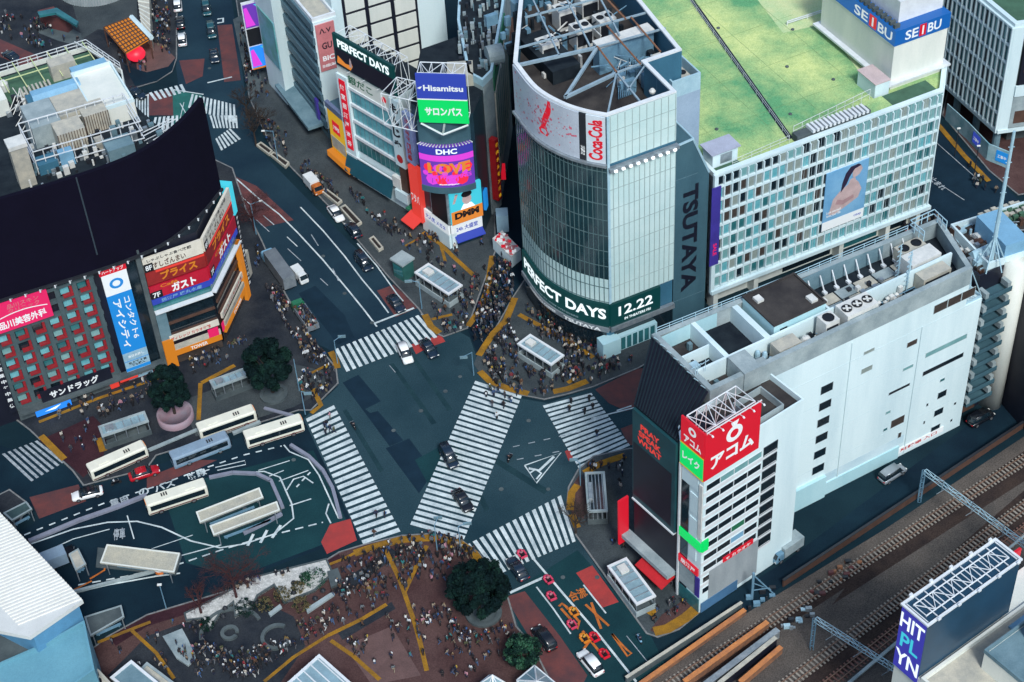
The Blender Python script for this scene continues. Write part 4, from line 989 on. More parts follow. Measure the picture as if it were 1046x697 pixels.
def _(mb):
    P = [B.w(-3.4, .2), B.w(0, .2), B.w(.4, 8), B.w(-2.2, 8)]; mb.ring(P, 29.9, 30.3, .3)
    for i in range(5): mb.tube(B.w(-3.2 + i * .8, .3, 30), B.w(-3.0, .3, 37 - i * 1.6), .08, 4); 
    mb.tube(B.w(-3.3, .3, 37.5), B.w(0, .3, 30.2), .12, 4); mb.tube(B.w(-.9, 9, 37.5), B.w(.4, 8, 30.2), .12, 4); mb.tube(B.w(0, .3, 30.2), B.w(.4, 8, 30.2), .12, 4)
mbp('end_frame', K, M['pale_blue_metal'], _)
# roof: wells, cross walls, penthouse, plant
def rb2(px, z): return [B.ab(G(u, v, z)) for u, v in px]
def _(mb):
    mb.fbox(B, -54, -3.6, 4.6, 5.0, 34.6, HZ - .02); mb.fbox(B, -48.2, -47.4, 5.0, 14.5, 34.6, HZ - .05); mb.fbox(B, -40.6, -39.6, 5.0, 14.3, 34.6, HZ - .05); mb.fbox(B, -28.4, -28.0, 5.0, 13.3, 34.6, HZ - .05)
    mb.fbox(B, -54, -48, 9.0, 9.25, 34.6, HZ - .7)
mbp('roof_walls', K, M['white_wall'], _)
mbp('well_lining', K, M['cyan_wall'], lambda mb: mb.fbox(B, -53.6, -28.5, 14.1, 14.25, 34.7, HZ - .3).fbox(B, -47.3, -47.2, 5.1, 14, 34.7, HZ - .3).fbox(B, -39.5, -39.4, 5.1, 14, 34.7, HZ - .3))
def _(mb):
    mb.fbox(B, -28.0, -6, 12.6, 12.8, 34.7, HZ + .1)
    for i in range(9): a = -26.5 + i * 2.4; mb.tube(B.w(a, 11.0, 34.7), B.w(a, 12.5, 37.4), .12, 5, 1); mb.fbox(B, a - .3, a + .3, 10.6, 11.4, 34.6, 35.0, 1)
mbp('well_back', K, [M['concrete_teal'], M['white_metal']], _)
ph = mbp('penthouse', K, M['cyan_wall'], lambda mb: mb.fbox(B, -38.6, -28.6, 5.4, 13.6, 34.62, HZ + 1.0))
mbp('penthouse_roof', ph, M['roof_brown'], lambda mb: mb.fbox(B, -38.4, -28.8, 5.6, 13.4, HZ + 1.0, HZ + 1.04).ring([B.w(-38.7, 5.3), B.w(-28.5, 5.3), B.w(-28.5, 13.7), B.w(-38.7, 13.7)], HZ + 1.0, HZ + 1.35, .3, 0))
mbp('hatch', ph, M['unit_white'], lambda mb: mb.fbox(B, -37.6, -36.4, 11, 12.4, HZ + 1.04, HZ + 1.5).fbox(B, -30.6, -29.4, 6.4, 8.0, HZ + 1.04, HZ + 1.5))
mbp('window', ph, M['glass_dark'], lambda mb: mb.pbox(B.front(5.4), -37.4, -36.0, 36.8, 37.9, 0, .05))
def _(mb):
    for i in range(5):
        for j in range(2): mb.fbox(B, -26.5 + i * 3.8, -23.0 + i * 3.8, 6.0 + j * 2.3, 8.1 + j * 2.3, 34.65, 34.75 + .02 * ((i + j) % 3), (i + j) % 2)
mbp('roof_pads', K, [M['concrete'], M['unit_beige']], _)
mbp('roof_floor', K, M['roof_brown'], lambda mb: mb.fbox(B, -54, -40.8, 1.0, 4.5, 34.62, 34.66).fbox(B, -53.5, -48.3, 9.3, 14, 34.62, 34.66))
chl = mbp('chiller', K, [M['unit_white'], M['concrete_teal']], lambda mb: mb.fbox(B, -27.6, -21.6, 1.1, 4.3, 34.7, 38.8).pbox(B.front(1.1), -27.2, -24.8, 35.2, 38.0, 0, .05, 1).pbox(B.front(1.1), -24.4, -22.0, 35.2, 38.0, 0, .05, 1))
for i in range(3):
    c = B.w(-26.6 + i * 2.0, 2.7, 38.8); mbp('fan', chl, M['black'], lambda mb: mb.lathe(c, [(.85, 0), (.85, .2), (.7, .2), (.7, .05)], 14)); mbp('fan_hub', chl, M['unit_white'], lambda mb: [mb.lathe(c, [(.25, .05), (.25, .25)], 8)] + [mb.hexa([c + Vector((math.cos(t) * r - math.sin(t) * w, math.sin(t) * r + math.cos(t) * w, z)) for z in (.1, .16) for r, w in ((.2, -.15), (.7, -.2), (.7, .2), (.2, .15))]) for t in (0, 1.57, 3.14, 4.71)])
ac_unit(K, B, -31.6, 1.4, 34.6, 2.6, 2.4, 4.3, 'unit_white', 1); ac_unit(K, B, -40.6, 1.2, 34.6, 4.2, 2.4, 3.4, 'unit_beige', 0, 'cooling_unit'); ac_unit(K, B, -11.4, 2.2, 34.6, 5.6, 2.2, 3.0, 'unit_beige', 0, 'cooling_unit'); ac_unit(K, B, -11.0, 5.6, 34.6, 6.0, 3.0, 3.4, 'unit_white', 0, 'cooling_unit'); ac_unit(K, B, -9.8, 9.4, 34.6, 5.0, 2.2, 2.6, 'unit_beige', 2)
mbp('water_tank', K, M['unit_white'], lambda mb: mb.lathe(B.w(-34.4, 2.6, 34.7), [(.9, 0), (.9, 1.6), (.6, 2.1), (.1, 2.3)], 12, 0))
mbp('duct_box', K, M['concrete'], lambda mb: mb.fbox(B, -48.2, -45.0, -.2, 4.2, 34.62, 38.5).fbox(B, -45.0, -43.0, .7, 2.2, 34.62, 37.6))
mbp('small_tank', K, M['pale_blue_metal'], lambda mb: [mb.lathe(B.w(-42.6 + .8 * (i % 2), 1.0 + i * .75, 34.7), [(.42, 0), (.42, 1.9), (.3, 2.3), (.05, 2.4)], 9) for i in range(5)])
mbp('cabinet', K, M['pale_blue_metal'], lambda mb: mb.fbox(B, -53.2, -51.6, 6.4, 7.8, 34.62, 36.8)); mbp('cabinet', K, M['unit_white'], lambda mb: mb.fbox(B, -51.3, -49.6, 5.2, 6.4, 34.62, 36.0))
def _(mb):
    for i in range(7):
        a = -20.6 + i * .75; mb.lathe(B.w(a, 1.4, 34.7), [(.3, 0), (.3, 1.2), (.42, 1.3), (.42, 1.7), (.1, 1.9)], 8)
    for i in range(6): mb.lathe(B.w(-20 + i * .9, 3.2 + (i % 2) * .5, 34.7), [(.25, 0), (.25, .8), (.4, 1.0), (.1, 1.3)], 8)
mbp('roof_vent', K, M['unit_white'], _)
def _(mb):
    for i in range(5): mb.tube(B.w(-33 + i * .3, 1.0 + i * .6, 35 + .15 * i), B.w(-12, 1.3 + i * .55, 35 + .15 * i), .09, 5)
    for i in range(12): mb.tube(B.w(-38 + i * 2.2, .9, 35), B.w(-38 + i * 2.2, 4.2, 35), .07, 4)
    for i in range(10): a = RN.uniform(-20, -8); b = RN.uniform(1.2, 4); mb.fbox(B, a, a + .7, b, b + .5, 34.6, 35.2)
mbp('roof_pipes', K, M['steel_blue'], _)
def _(mb):
    for i in range(46):
        a = RN.choice((RN.uniform(-38, -29), RN.uniform(-21, -14), RN.uniform(-44, -41))); b = RN.uniform(1.0, 4.0); s = RN.uniform(.25, .8); mb.fbox(B, a, a + s, b, b + s * .8, 34.65, 34.7 + RN.uniform(.4, 1.9), i % 4)
    for i in range(12): a = RN.uniform(-53, -49); b = RN.uniform(1, 13); s = RN.uniform(.3, .9); mb.fbox(B, a, a + s, b, b + s, 34.7, 34.7 + RN.uniform(.3, 1.6), i % 4)
    for i in range(16): a = RN.uniform(-26, -8); b = RN.uniform(5.6, 9.6); s = RN.uniform(.3, .9); mb.fbox(B, a, a + s, b, b + s, 34.8, 34.9 + RN.uniform(.2, .9), i % 4)
mbp('roof_plant', K, [M['steel'], M['unit_white'], M['dark_metal'], M['concrete_teal']], _)
def _(mb):
    railing(mb, [B.w(-54, 15, HZ), B.w(-28, 13.6, HZ), B.w(-6, 12.9, HZ)], 1.2, .06, 2.2); railing(mb, [B.w(-5.5, 9.5, HZ), B.w(-5.5, 13, HZ), B.w(-.5, 13, HZ), B.w(-.8, 9.5, HZ)], 2.0, .09, 1.1)
    for a, b in ((-12.9, 4.3), (-12.2, 4.9), (-12.6, 7)):
        mb.tube(B.w(a, b, 34.6), B.w(a, b, 42.0), .12, 5)
        for k in range(7): mb.tube(B.w(a - .6, b, 36 + k), B.w(a + .6, b + .3, 36 + k), .06, 4)
    for a in (-54.3, -53.9, -52.5): mb.tube(B.w(a, 4, 38), B.w(a, 4, 40.4), .06, 4); mb.tube(B.w(a - .8, 4, 39.8), B.w(a + .8, 4.2, 39.8), .06, 4)
    for i in range(8): mb.tube(B.w(-54.6, 1 + i * 1.8, 38), B.w(-55.4, 1 + i * 1.8, 39), .08, 4)
mbp('roof_railing', K, M['pale_blue_metal'], _)
mbp('lower_terrace', K, M['roof_brown'], lambda mb: mb.fbox(A, 10.8, 17.2, 1.2, 7.8, 34.52, 34.6))
def _(mb):
    mb.ring([A.w(10.9, .9), A.w(16.6, .9), A.w(16.6, 6.0), A.w(10.9, 6.0)], 34.6, 36.0, .2)
mbp('terrace_rail', K, M['concrete'], _)

# ================= apartment block with balconies beside it
N_ = building('balcony_block', 'dark apartment block of stacked balconies ending in a rounded cream column', B.w(4, 8), 0)
def _(mb):
    mb.fbox(B, 1.0, 8.6, 2.2, 15, 0, 31.5); mb.ring([B.w(1, 2.2), B.w(8.6, 2.2), B.w(8.6, 15), B.w(1, 15)], 31.5, 32.6, .3)
mbp('wall', N_, M['navy'], _)
for i in range(9):
    z = 4.2 + i * 3.05; o = mbp('balcony', N_, M['teal_wall'], lambda mb: mb.fbox(B, .6, 6.4, -.2, 2.2, z, z + .15).fbox(B, .6, 6.4, -.2, -.05, z, z + 1.0))
    [mbp('balcony_divider', o, M['concrete'], lambda mb: mb.fbox(B, a_, a_ + .7, b_, 1.6, z + .9, z + 2.0)) for a_, b_ in ((.5, -.25), (5.4, -.1))]
def _(mb):
    P = [B.w(6.2 + 2.2 * (1 - math.cos(t * math.pi / 10)) * .95, 2.4 - 3.0 * math.sin(t * math.pi / 10)) for t in range(11)]; mb.prism(P, 0, 33, 0)
mbp('column', N_, M['cream_wall'], _, True)
mbp('fire_doors', N_, M['brown'], lambda mb: mb.fbox(B, 1.4, 5, 2.0, 2.2, .2, 3.0))
def _(mb):
    mb.fbox(B, 1.5, 8.2, 3, 14.5, 31.5, 31.56, 0)
    mb.hexa([B.w(2.4, 4, 31.6), B.w(7, 4, 31.6), B.w(7, 8, 31.6), B.w(2.4, 8, 31.6), B.w(2.4, 5.8, 34.4), B.w(7, 5.8, 34.4), B.w(7, 6.2, 34.4), B.w(2.4, 6.2, 34.4)], 1)
    for i in range(60):
        a = RN.uniform(1.6, 7); b = RN.uniform(3.2, 13); s = RN.uniform(.3, 1.6); mb.fbox(B, a, a + s, b, b + s * .7, 31.55, 31.6 + RN.uniform(.2, 2.0), RN.choice((1, 2, 3, 2, 0, 4)))
    for i in range(12): a = RN.uniform(2, 6); mb.tube(B.w(a, 3.5, 32.2), B.w(a + RN.uniform(1, 4), 13, 32.4), .1, 5, RN.choice((2, 3, 4)))
mbp('roof_plant', N_, [M['roof_brown'], M['pale_blue_metal'], M['unit_white'], M['steel'], M['brown']], _)

# ================= pale blocks, mast and blue water tank at the corner behind
C2 = building('corner_block', 'white corner building with a slit window and a cluttered roof under a tall pale mast', G(1010, 300, 0), 0)
cz = 34.0; R0 = G(971, 229, cz); R1 = G(1008, 268, cz); Cf = Fr(R0, R1 - R0); CW = (R1 - R0).length + .4
def _(mb):
    mb.fbox(Cf, 0, CW, 0, 26, 0, cz - 1.4); mb.ring([Cf.w(0, 0), Cf.w(CW, 0), Cf.w(CW, 26), Cf.w(0, 26)], cz - 1.4, cz, .35)
    mb.fbox(Cf, CW, 26, 7, 26, 0, cz - 1.4, 1)
mbp('wall', C2, [M['white_wall'], M['navy']], _)
CF = Cf.front(); window(C2, CF, 3.4, cz - 3.6, 3.0, 1.7, M['win_frame'], M['glass_dark'], .08, .08)
mbp('roof_floor', C2, M['roof_brown'], lambda mb: mb.fbox(Cf, .4, CW - .4, .4, 25.6, cz - 1.4, cz - 1.36).fbox(Cf, CW, 25.6, 7.4, 25.6, cz - 1.4, cz - 1.36))
def at(px, z): return Cf.ab(G(px[0], px[1], z))
def blk(name, px, z0, z1, la, lb, m, fr=Cf):
    a, b = at(px, z0); return mbp(name, C2, M[m], lambda mb: mb.fbox(fr, a, a + la, b, b + lb, z0, z1))
tk = mbp('blue_water_tank', C2, M['sky_blue'], lambda mb: mb.fbox(Cf, 2.4, CW - .3, 3.2, 7.6, cz - 1.2, cz + 2.4))
mbp('white_hut', C2, M['white_wall'], lambda mb: mb.fbox(Cf, 9.5, 22, 12, 22, cz - 1.36, cz + 4.8)); 
mbp('grey_hut', C2, M['cream_wall'], lambda mb: mb.fbox(Cf, 13, 23, 7.5, 11.8, cz - 1.36, cz + 2.0)); mbp('hut_roof', C2, M['concrete_teal'], lambda mb: mb.fbox(Cf, 12.8, 23.2, 7.3, 11.9, cz + 2.0, cz + 2.15))
mbp('orange_cap', C2, M['orange_metal'], lambda mb: mb.fbox(Cf, 8.2, 11.6, 9.4, 11.6, cz - 1.36, cz + 1.6))
mbp('louvre_stack', C2, [M['unit_beige'], M['roof_green_dark']], lambda mb: [mb.fbox(Cf, -1 + (i % 4) * 1.0, -.35 + (i % 4) * 1.0, 6 + (i // 4) * 1.2, 6.9 + (i // 4) * 1.2, 26, 33.5 + .2 * (i % 3), i % 2) for i in range(28)])
def _(mb):
    for i in range(40):
        b = RN.uniform(.8, 24); a = RN.uniform(.8, 22 if b > 8 else CW - 1.4); s = RN.uniform(.3, 1.0); mb.fbox(Cf, a, a + s, b, b + s, cz - 1.36, cz - 1.2 + RN.uniform(.2, 1.6), RN.randrange(4))
    for i in range(10): a = RN.uniform(1, 20); mb.tube(Cf.w(a, 8, cz - .6), Cf.w(a + 3, 16, cz - .5), .1, 5, 1)
mbp('roof_plant', C2, [M['unit_white'], M['steel'], M['brown'], M['pale_blue_metal']], _)
def _(mb):
    p = Cf.w(CW - .9, 1.2, cz - 1.3); q = p + Vector((0, 0, 27)); mb.tube(p, q, .42, 8, 0, .25)
    for k in range(6): mb.tube(p + Vector((0, 0, 6)), p + Vector((2.6 * math.cos(k * 1.05), 2.6 * math.sin(k * 1.05), 0)), .12, 5)
    for k in range(9): z = Vector((0, 0, 3 * k)); mb.tube(p + z + Vector((-.5, 0, 0)), p + z + Vector((.5, 0, 0)), .07, 4)
mbp('mast', C2, M['pale_blue_metal'], _)
def _(mb): truss_box(mb, Cf.w(10.5, 14, cz + 4.8), Cf.d * 12, Cf.e * 8, Vector((0, 0, 9)), 5, .16); truss_box(mb, Cf.w(10.5, 14, cz + 13.8), Cf.d * 12, Cf.e * 8, Vector((0, 0, 8)), 5, .16)
mbp('sign_lattice', C2, M['white_metal'], _)

# ================= second department store at the top right corner
E_ = Fr((101.5, 287.6), (Vector((95.6, 303.0, 0)) - Vector((101.5, 287.6, 0))))
SB = building('annex_store', 'grey office block of tall dark windows on pillars above a hoarding with blue signs', (106, 300), 0)
KP = Vector((101.5, 287.6, 0)); EL = PL(KP + E_.d * 40, -E_.d); ER = PL(KP, (1, .12, 0))
bz = 32.0; poly = [KP, KP + E_.d * 40, KP + E_.d * 40 + Vector((40, 5, 0)), KP + Vector((40, 5, 0))]
mbp('wall', SB, [M['concrete_dark'], M['roof_green_dark']], lambda mb: mb.prism([KP + (p - KP) * .985 + Vector((.3, .2, 0)) for p in poly], 6.4, bz - .8, 0, mt=1).prism([p + Vector((4, 5, 0)) for p in poly], 0, 6.4, 0))
mbp('cornice', SB, M['white_wall'], lambda mb: mb.ring(poly, bz - .9, bz, 1.0).pbox(EL, 0, 40, 5.9, 6.7, 0, .4).pbox(ER, 0, 40, 5.9, 6.7, 0, .4).pbox(ER, 0, 2.2, 6.7, bz - .9, 0, .2))
nf = 6; fh = (bz - 7.7) / nf
def _(mb):
    for f in range(nf + 1): mb.pbox(EL, 0, 40, 6.7 + f * fh - .2, 6.7 + f * fh + .25, 0, .5)
    for i in range(28): x = 40 - i * 1.5; mb.pbox(EL, x - .14, x + .14, 6.7, bz - .9, 0, .55)
mbp('facade_grid', SB, M['white_wall'], _)
for i in range(14):
    for f in range(nf): window(SB, EL, 40 - (i + 1) * 1.5 + .16, 6.7 + f * fh + .3, 1.18, fh - .55, M['win_frame_dark'], M[RN2.choice(['glass_dark', 'glass_teal', 'glass_teal', 'glass_pale', 'curtain_dark'])], .05, .1)
mbp('pillar', SB, M['concrete_teal'], lambda mb: [mb.tube(KP + E_.d * d + Vector((1.2, 1.0, 0)), KP + E_.d * d + Vector((1.2, 1.0, 6)), .8, 12) for d in (1, 8, 15, 22)])
pst = mbp('poster', SB, M['navy'], lambda mb: mb.pbox(ER, 2.6, 14, 17.5, 29, .1, .4))
mbp('red_cloud', pst, M['led_orange'], lambda mb: [mb.poly([ER.pt(4.2 + i * .9 + (.8 + .3 * (i % 3)) * math.cos(t * .785), 20.8 + .5 * i + .8 * math.sin(t * .785) * (1 + .3 * (i % 2)), .42 + i * .003) for t in range(8)]) for i in range(5)])
mbp('white_band', SB, M['white_wall'], lambda mb: mb.pbox(ER, 2.2, 14, 14.8, 17.3, .1, .6)); mbp('blinds', SB, M['concrete'], lambda mb: mb.pbox(ER, 2.2, 14, 7, 14.6, .05, .3))
mbp('shop_interior', SB, M['brown'], lambda mb: mb.pbox(ER, 3, 12, 8, 11, .3, .35))
hp = Gs([(966, 122), (988, 142), (1008, 163), (1030, 172)], .13)
hd = tag(MB().build('hoarding', M['white_wall']), 'pale site hoarding with blue square signs under the pillared block', 'hoarding'); bpy.data.objects.remove(hd)
hb = MB()
for i in range(3): hb.pbox(plane2(hp[i], hp[i + 1]), 0, (hp[i + 1] - hp[i]).length, .13, 4.2, 0, .2)
hd = tag(hb.build('hoarding', mat('hoarding_grad', (.42, .60, .66), .5, .1, .4, c2=(.16, .38, .44))), 'pale site hoarding with blue square signs under the pillared block', 'hoarding')
for i in (1, 2):
    q = plane2(hp[i], hp[i + 1]); s = 2.2 if i == 1 else 2.0
    o = MB().pbox(q, s - .1, s + 2.6, 1.0, 3.6, .2, .28).build('blue_sign', M['sign_royal'] if i == 1 else M['sign_blue'], hd); wall_text(o, 'PARCO' if 0 else '工事中', q, s + 1.25, 2.3, 2.0, .8, M['sign_white'], .32)

# ================= LED sign box over the station-side roofs (bottom right)
hz = 38.0; h4 = Gs([(921.8, 616.4), (1019.9, 551.8), (1040.6, 572.5), (947.7, 638.3)], hz); Hf = Fr(h4[3], h4[2] - h4[3]); HL = Hf.left(0, 4.5)
HB = building('sign_box_building', 'cream station-side building carrying a tall navy and violet lettered sign box', Hf.w(10, 0), 0)
hw, hl_ = 4.5, 17.8
sg = mbp('sign_box', HB, mat('sign_navy', (.012, .055, .105), .4, .15, .15), lambda mb: mb.fbox(Hf, 0, hl_, 0, hw, 26.5, hz - .3))
fc = mbp('lettered_face', HB, M['led_navy'], lambda mb: mb.pbox(HL, .05, hw - .05, 25.0, hz - .5, 0, .08))
for tx, c, z in (('HIT', 'led_white', 35.2), ('PL', 'led_cyan', 31.4), ('YN', 'led_white', 27.6)): wall_text(fc, tx, HL, 2.25, z, 4.2 if c == 'led_white' else 3.2, 2.9, M[c], .12, .02)
def _(mb):
    mb.ring([Hf.w(-.2, -.2), Hf.w(hl_ + .2, -.2), Hf.w(hl_ + .2, hw + .2), Hf.w(-.2, hw + .2)], hz - .3, hz, .35)
    truss_box(mb, Hf.w(1, 1.2, hz - 1.4), Hf.d * (hl_ - 2), Hf.e * (hw - 2.2), Vector((0, 0, 1.3)), 9, .1)
    for i in range(11): mb.tube(Hf.w(.4 + i * 1.7, .3, hz - .1), Hf.w(.4 + i * 1.7, hw - .3, hz - .1), .09, 4)
    for i in range(5): a = 1.5 + i * 3.8; mb.fbox(Hf, a, a + .5, hw + .1, hw + .4, hz, hz + .4); mb.fbox(Hf, a, a + .5, -.5, -.2, hz, hz + .3)
mbp('sign_frame', sg, M['white_metal'], _)
mbp('sign_deck', sg, M['concrete_teal'], lambda mb: mb.fbox(Hf, .3, hl_ - .3, .3, hw - .3, hz - 1.9, hz - 1.5))
def _(mb):
    mb.fbox(Hf, .2, 40, -16, 4.4, 0, 26.0); mb.ring([Hf.w(.2, -16), Hf.w(40, -16), Hf.w(40, -.3), Hf.w(.2, -.3)], 26, 26.6, .4)
mbp('wall', HB, M['cream_wall'], _)
mbp('roof_floor', HB, M['unit_beige'], lambda mb: mb.fbox(Hf, .7, 39.5, -15.5, -.8, 26.0, 26.05))
def _(mb):
    mb.fbox(Hf, 8, 34, -14, -4.0, 26.05, 29.5)
mbp('roof_hall', HB, M['cream_wall'], _); mbp('hall_roof', HB, M['concrete_teal'], lambda mb: mb.fbox(Hf, 8.3, 33.6, -13.7, -4.3, 29.5, 29.55).ring([Hf.w(7.9, -14.1), Hf.w(34, -14.1), Hf.w(34, -3.9), Hf.w(7.9, -3.9)], 29.5, 30.2, .3))
ac_unit(HB, Hf, 14, -9.0, 29.55, 4, 3.4, 2.8, 'concrete', 1); ac_unit(HB, Hf, 21, -8, 29.55, 3, 3, 2, 'unit_white', 2)
for x in (10, 12.2): window(HB, Hf.front(-14), x, 27.0, 1.0, 1.7, M['win_frame'], M['glass_dark'], .07, .06)
mbp('red_sign', HB, M['sign_red'], lambda mb: mb.fbox(Hf, 24, 26, 5.4, 5.8, 26.05, 29))
mbp('roof_skylight', HB, M['sky_blue'], lambda mb: mb.fbox(Hf, 16, 30, -3.2, -1.6, 26.05, 26.4))

# ================= station entrance hall, bottom left
sz = 12.0
ST = building('station_hall', 'station hall corner with a ribbed white roof over pale blue walls', (-82, 168), 0)
w_ = Gs([(86, 633.5), (45, 657), (-10, 681)], sz); w_ = [Vector((p.x, p.y, 0)) for p in w_]
def _(mb):
    P = [w_[0], w_[1], w_[2], w_[2] + Vector((-12, -10, 0)), w_[2] + Vector((20, -26, 0)), w_[0] + Vector((.6, -18, 0))]
    n = Vector((.0, -13, 0)); mb.prism([w_[0], w_[1], w_[2], w_[2] + n, w_[1] + n, w_[0] + Vector((2.8, -9.5, 0))], 0, sz - .7, 0)
    mb.ring([w_[0], w_[1], w_[2], w_[2] + n, w_[1] + n, w_[0] + Vector((2.8, -9.5, 0))], sz - .7, sz, .35)
mbp('wall', ST, mat('station_teal', (.14, .34, .42), .5, .08, .15, c2=(.11, .28, .36)), _)
wr = Gs([(-12, 511), (84.5, 613), (30, 650.5), (-12, 607)], 16.0)
def _(mb):
    mb.prism([wr[3] + Vector((-20, 0, 0)), wr[2], wr[2].lerp(wr[1], .5), wr[1], wr[0], wr[0] + Vector((-20, 0, 0))], 15.2, 16.0, 0)
def rib_(mb):
    a, b, c, d = wr; n = 40; dr = (G(124, 640, 16) - G(100, 650, 16)).normalized(); e = (b - a)
    for i in range(n):
        p = a.lerp(b, (i + .5) / n); k = min(60, max(1, cross2(p - d, c - d) / cross2(dr, c - d))); q = p - dr * k; mb.tube(p + Vector((0, 0, .02)), q + Vector((0, 0, .02)), .16, 4)
mbp('roof_rib', ST, mat('rib_white', (.82, .80, .72), .5, .05, .3), rib_)
mbp('ribbed_roof', ST, mat('roof_white', (.62, .64, .62), .6, .06, .3), _)
def _(mb):
    a, b, c, d = wr; q = Vector((-.6, 1.0, 0)); mb.prism([c + Vector((.3, .6, 0)), b + Vector((-.8, -.1, 0)), b + Vector((-14, 14, 0)), c + Vector((-14, 10, 0))], 0, 15.2)
mbp('clerestory', ST, mat('station_blue', (.10, .28, .46), .5, .1, .3), _)
mbp('deck', ST, M['concrete_dark'], lambda mb: mb.prism([w_[0] + Vector((-.5, .2, 0)), w_[1], w_[2], w_[2] + Vector((-10, 30, 0)), w_[1] + Vector((-4, 10, 0)), w_[0] + Vector((-3, 5, 0))], 0, 10.4))
def skyroof(name, label, px, z, m, rim='white_metal'):
    P = Gs(px, z); c = sum(P, Vector()) / len(P); o = thing(name, label, 'building', (c.x, c.y, 0))
    MB().prism(P, 0, z - .25).build('wall', M['concrete_dark'], o); MB().ring(P, z - .5, z, .45).build('roof_rim', M[rim], o); mb = MB(); mb.prism([c + (p - c) * .9 for p in P], z - .25, z - .2); mb.build('roof', M[m], o)
    return o, P, c
o, P, c = skyroof('kiosk_building', 'low kiosk roof edged in white at the bottom left of the plaza', [(134, 674), (112, 692), (140, 715), (162, 697)], 6, 'concrete_teal')
o, P, c = skyroof('plant_room', 'small dark plant room with round fans beside the station hall', [(100, 683), (84, 696), (100, 712), (116, 700)], 7, 'unit_beige', 'unit_beige')
for i in range(4): p = P[0].lerp(P[1], .3 + .4 * (i % 2)).lerp(c, .25 + .6 * (i // 2)); MB().lathe((p.x, p.y, 6.8), [(.7, 0), (.7, .25), (.5, .25), (.5, .05)], 12).build('fan', M['black'], o)
o, P, c = skyroof('entrance_canopy', 'glass station entrance roof with a broad white edge at the foot of the plaza', [(326, 668), (290, 700), (320, 730), (362, 700)], 6, 'roof_glass')
for i in range(5): t = (i + .5) / 5; MB().tube(P[0].lerp(P[1], t) + Vector((0, 0, .0)), P[3].lerp(P[2], t) + Vector((0, 0, 0)), .12, 4).build('roof_bar', M['white_metal'], o)
o, P, c = skyroof('entrance_canopy', 'planted low roof strip beside the white edged kiosk', [(150, 676), (178, 697), (170, 705), (142, 684)], 4, 'unit_beige', 'concrete')
def _(name, label, px, z, apex):
    P = Gs(px, z); c = G(*apex, z + 2.5); o = thing(name, label, 'canopy', (c.x, c.y, .13)); mb = MB()
    for p in P: mb.tube(p, c, .14, 5); mb.tube(p, (p.x, p.y, .13), .12, 5)
    for i in range(len(P)): mb.tube(P[i], P[(i + 1) % len(P)], .14, 5); mb.tube(P[i].lerp(P[(i + 1) % len(P)], .5), c, .09, 5)
    mb.build('frame', M['white_metal'], o); mb = MB()
    for i in range(len(P)): mb.poly([P[i], P[(i + 1) % len(P)], c])
    mb.build('glazing', M['roof_glass'], o); return o
_('glass_canopy', 'white framed pyramid glass canopy at the bottom edge of the plaza', [(488, 700), (500, 690), (520, 700), (505, 716)], 4, (503, 690))
_('glass_canopy', 'white framed glass canopy beside the small green tree by the road', [(528, 695), (546, 680), (570, 700), (545, 716)], 4, (548, 696))
# ================= store with the huge curved black billboard (left)
Mg = Fr((-89.0, 229.1), (.911, .4125)); MF = Mg.front()
MG = building('billboard_store', 'grey store with red framed windows under a huge curved blank black billboard', Mg.w(20, 15), 0)
mc1 = Mg.w(38, 0); mc2 = Mg.w(47.2, 11.6); MF2 = plane2(mc1, mc2); L2_ = (mc2 - mc1).length
def _(mb):
    mb.prism([Mg.w(-1, .6), Mg.w(37.8, .6), Mg.w(46.4, 11.8), Mg.w(44, 22), Mg.w(40, 46), Mg.w(-14, 62), Mg.w(-14, .6)], 0, 28.0, 0, mt=1)
mbp('wall', MG, [M['navy'], M['roof_dark']], _)
def _(mb):
    mb.pbox(MF, -1.2, 18.4, 24.6 - 24.4, 3.2, -.5, .1, 1)
    for i in range(7): x = -1.0 + i * 3.12; mb.pbox(MF, x - .42, x + .42, 3.2, 28.2, -.6, .15)
    for r in range(9): z = 3.2 + r * 2.88; mb.pbox(MF, -1.2, 18.3, z, z + .75, -.6, .08)
mbp('facade_grid', MG, [M['magnet_grey'], M['concrete_dark']], _)
for i in range(6):
    for r in range(8):
        x = -.58 + i * 3.12; z = 3.95 + r * 2.88; w, h = 2.28, 2.13
        if i < 4 and r > 5 and x < 9.5: continue
        rf = MB().pbox(MF, x + w - .5, x + w - .05, z + .05, z + h - .05, -.45, .32).pbox(MF, x + .4, x + w - .05, z + .02, z + .38, -.45, .36).pbox(MF, x, x + w, z, z + h, -.6, -.52, 1)
        o = rf.build('window', [M['red_reveal'], M['navy']], MG)
        k = RN2.random(); MB().pbox(MF, x + .15, x + w - .6, z + .45, z + h - .2, -.5, -.40).build('pane', M['glass_cyan' if k < .4 else 'glass_pale' if k < .55 else 'glass_dark' if k < .85 else 'glass_teal'], o)
pk = mbp('pink_clinic_sign', MG, M['sign_pink'], lambda mb: mb.pbox(MF, -1.2, 9.8, 21.4, 27.6, .15, .5))
wall_text(pk, '品川美容外科', MF, 4.6, 22.9, 8.4, 1.8, M['sign_white'], .53, .03); wall_text(pk, '品川スキン\nクリニック', MF, 5.4, 26.0, 5.6, 2.0, M['pink_paint'], .53, .01); mbp('swoosh', pk, M['sign_white'], lambda mb: [mb.poly([MF.pt(x, 24.0 + .9 * math.sin((x + 1) * .28), .53), MF.pt(x + .6, 24.0 + .9 * math.sin((x + 1.6) * .28), .53), MF.pt(x + .6, 24.2 + .9 * math.sin((x + 1.6) * .28), .53), MF.pt(x, 24.2 + .9 * math.sin((x + 1) * .28), .53)]) for x in [-.9 + .6 * k for k in range(17)]])
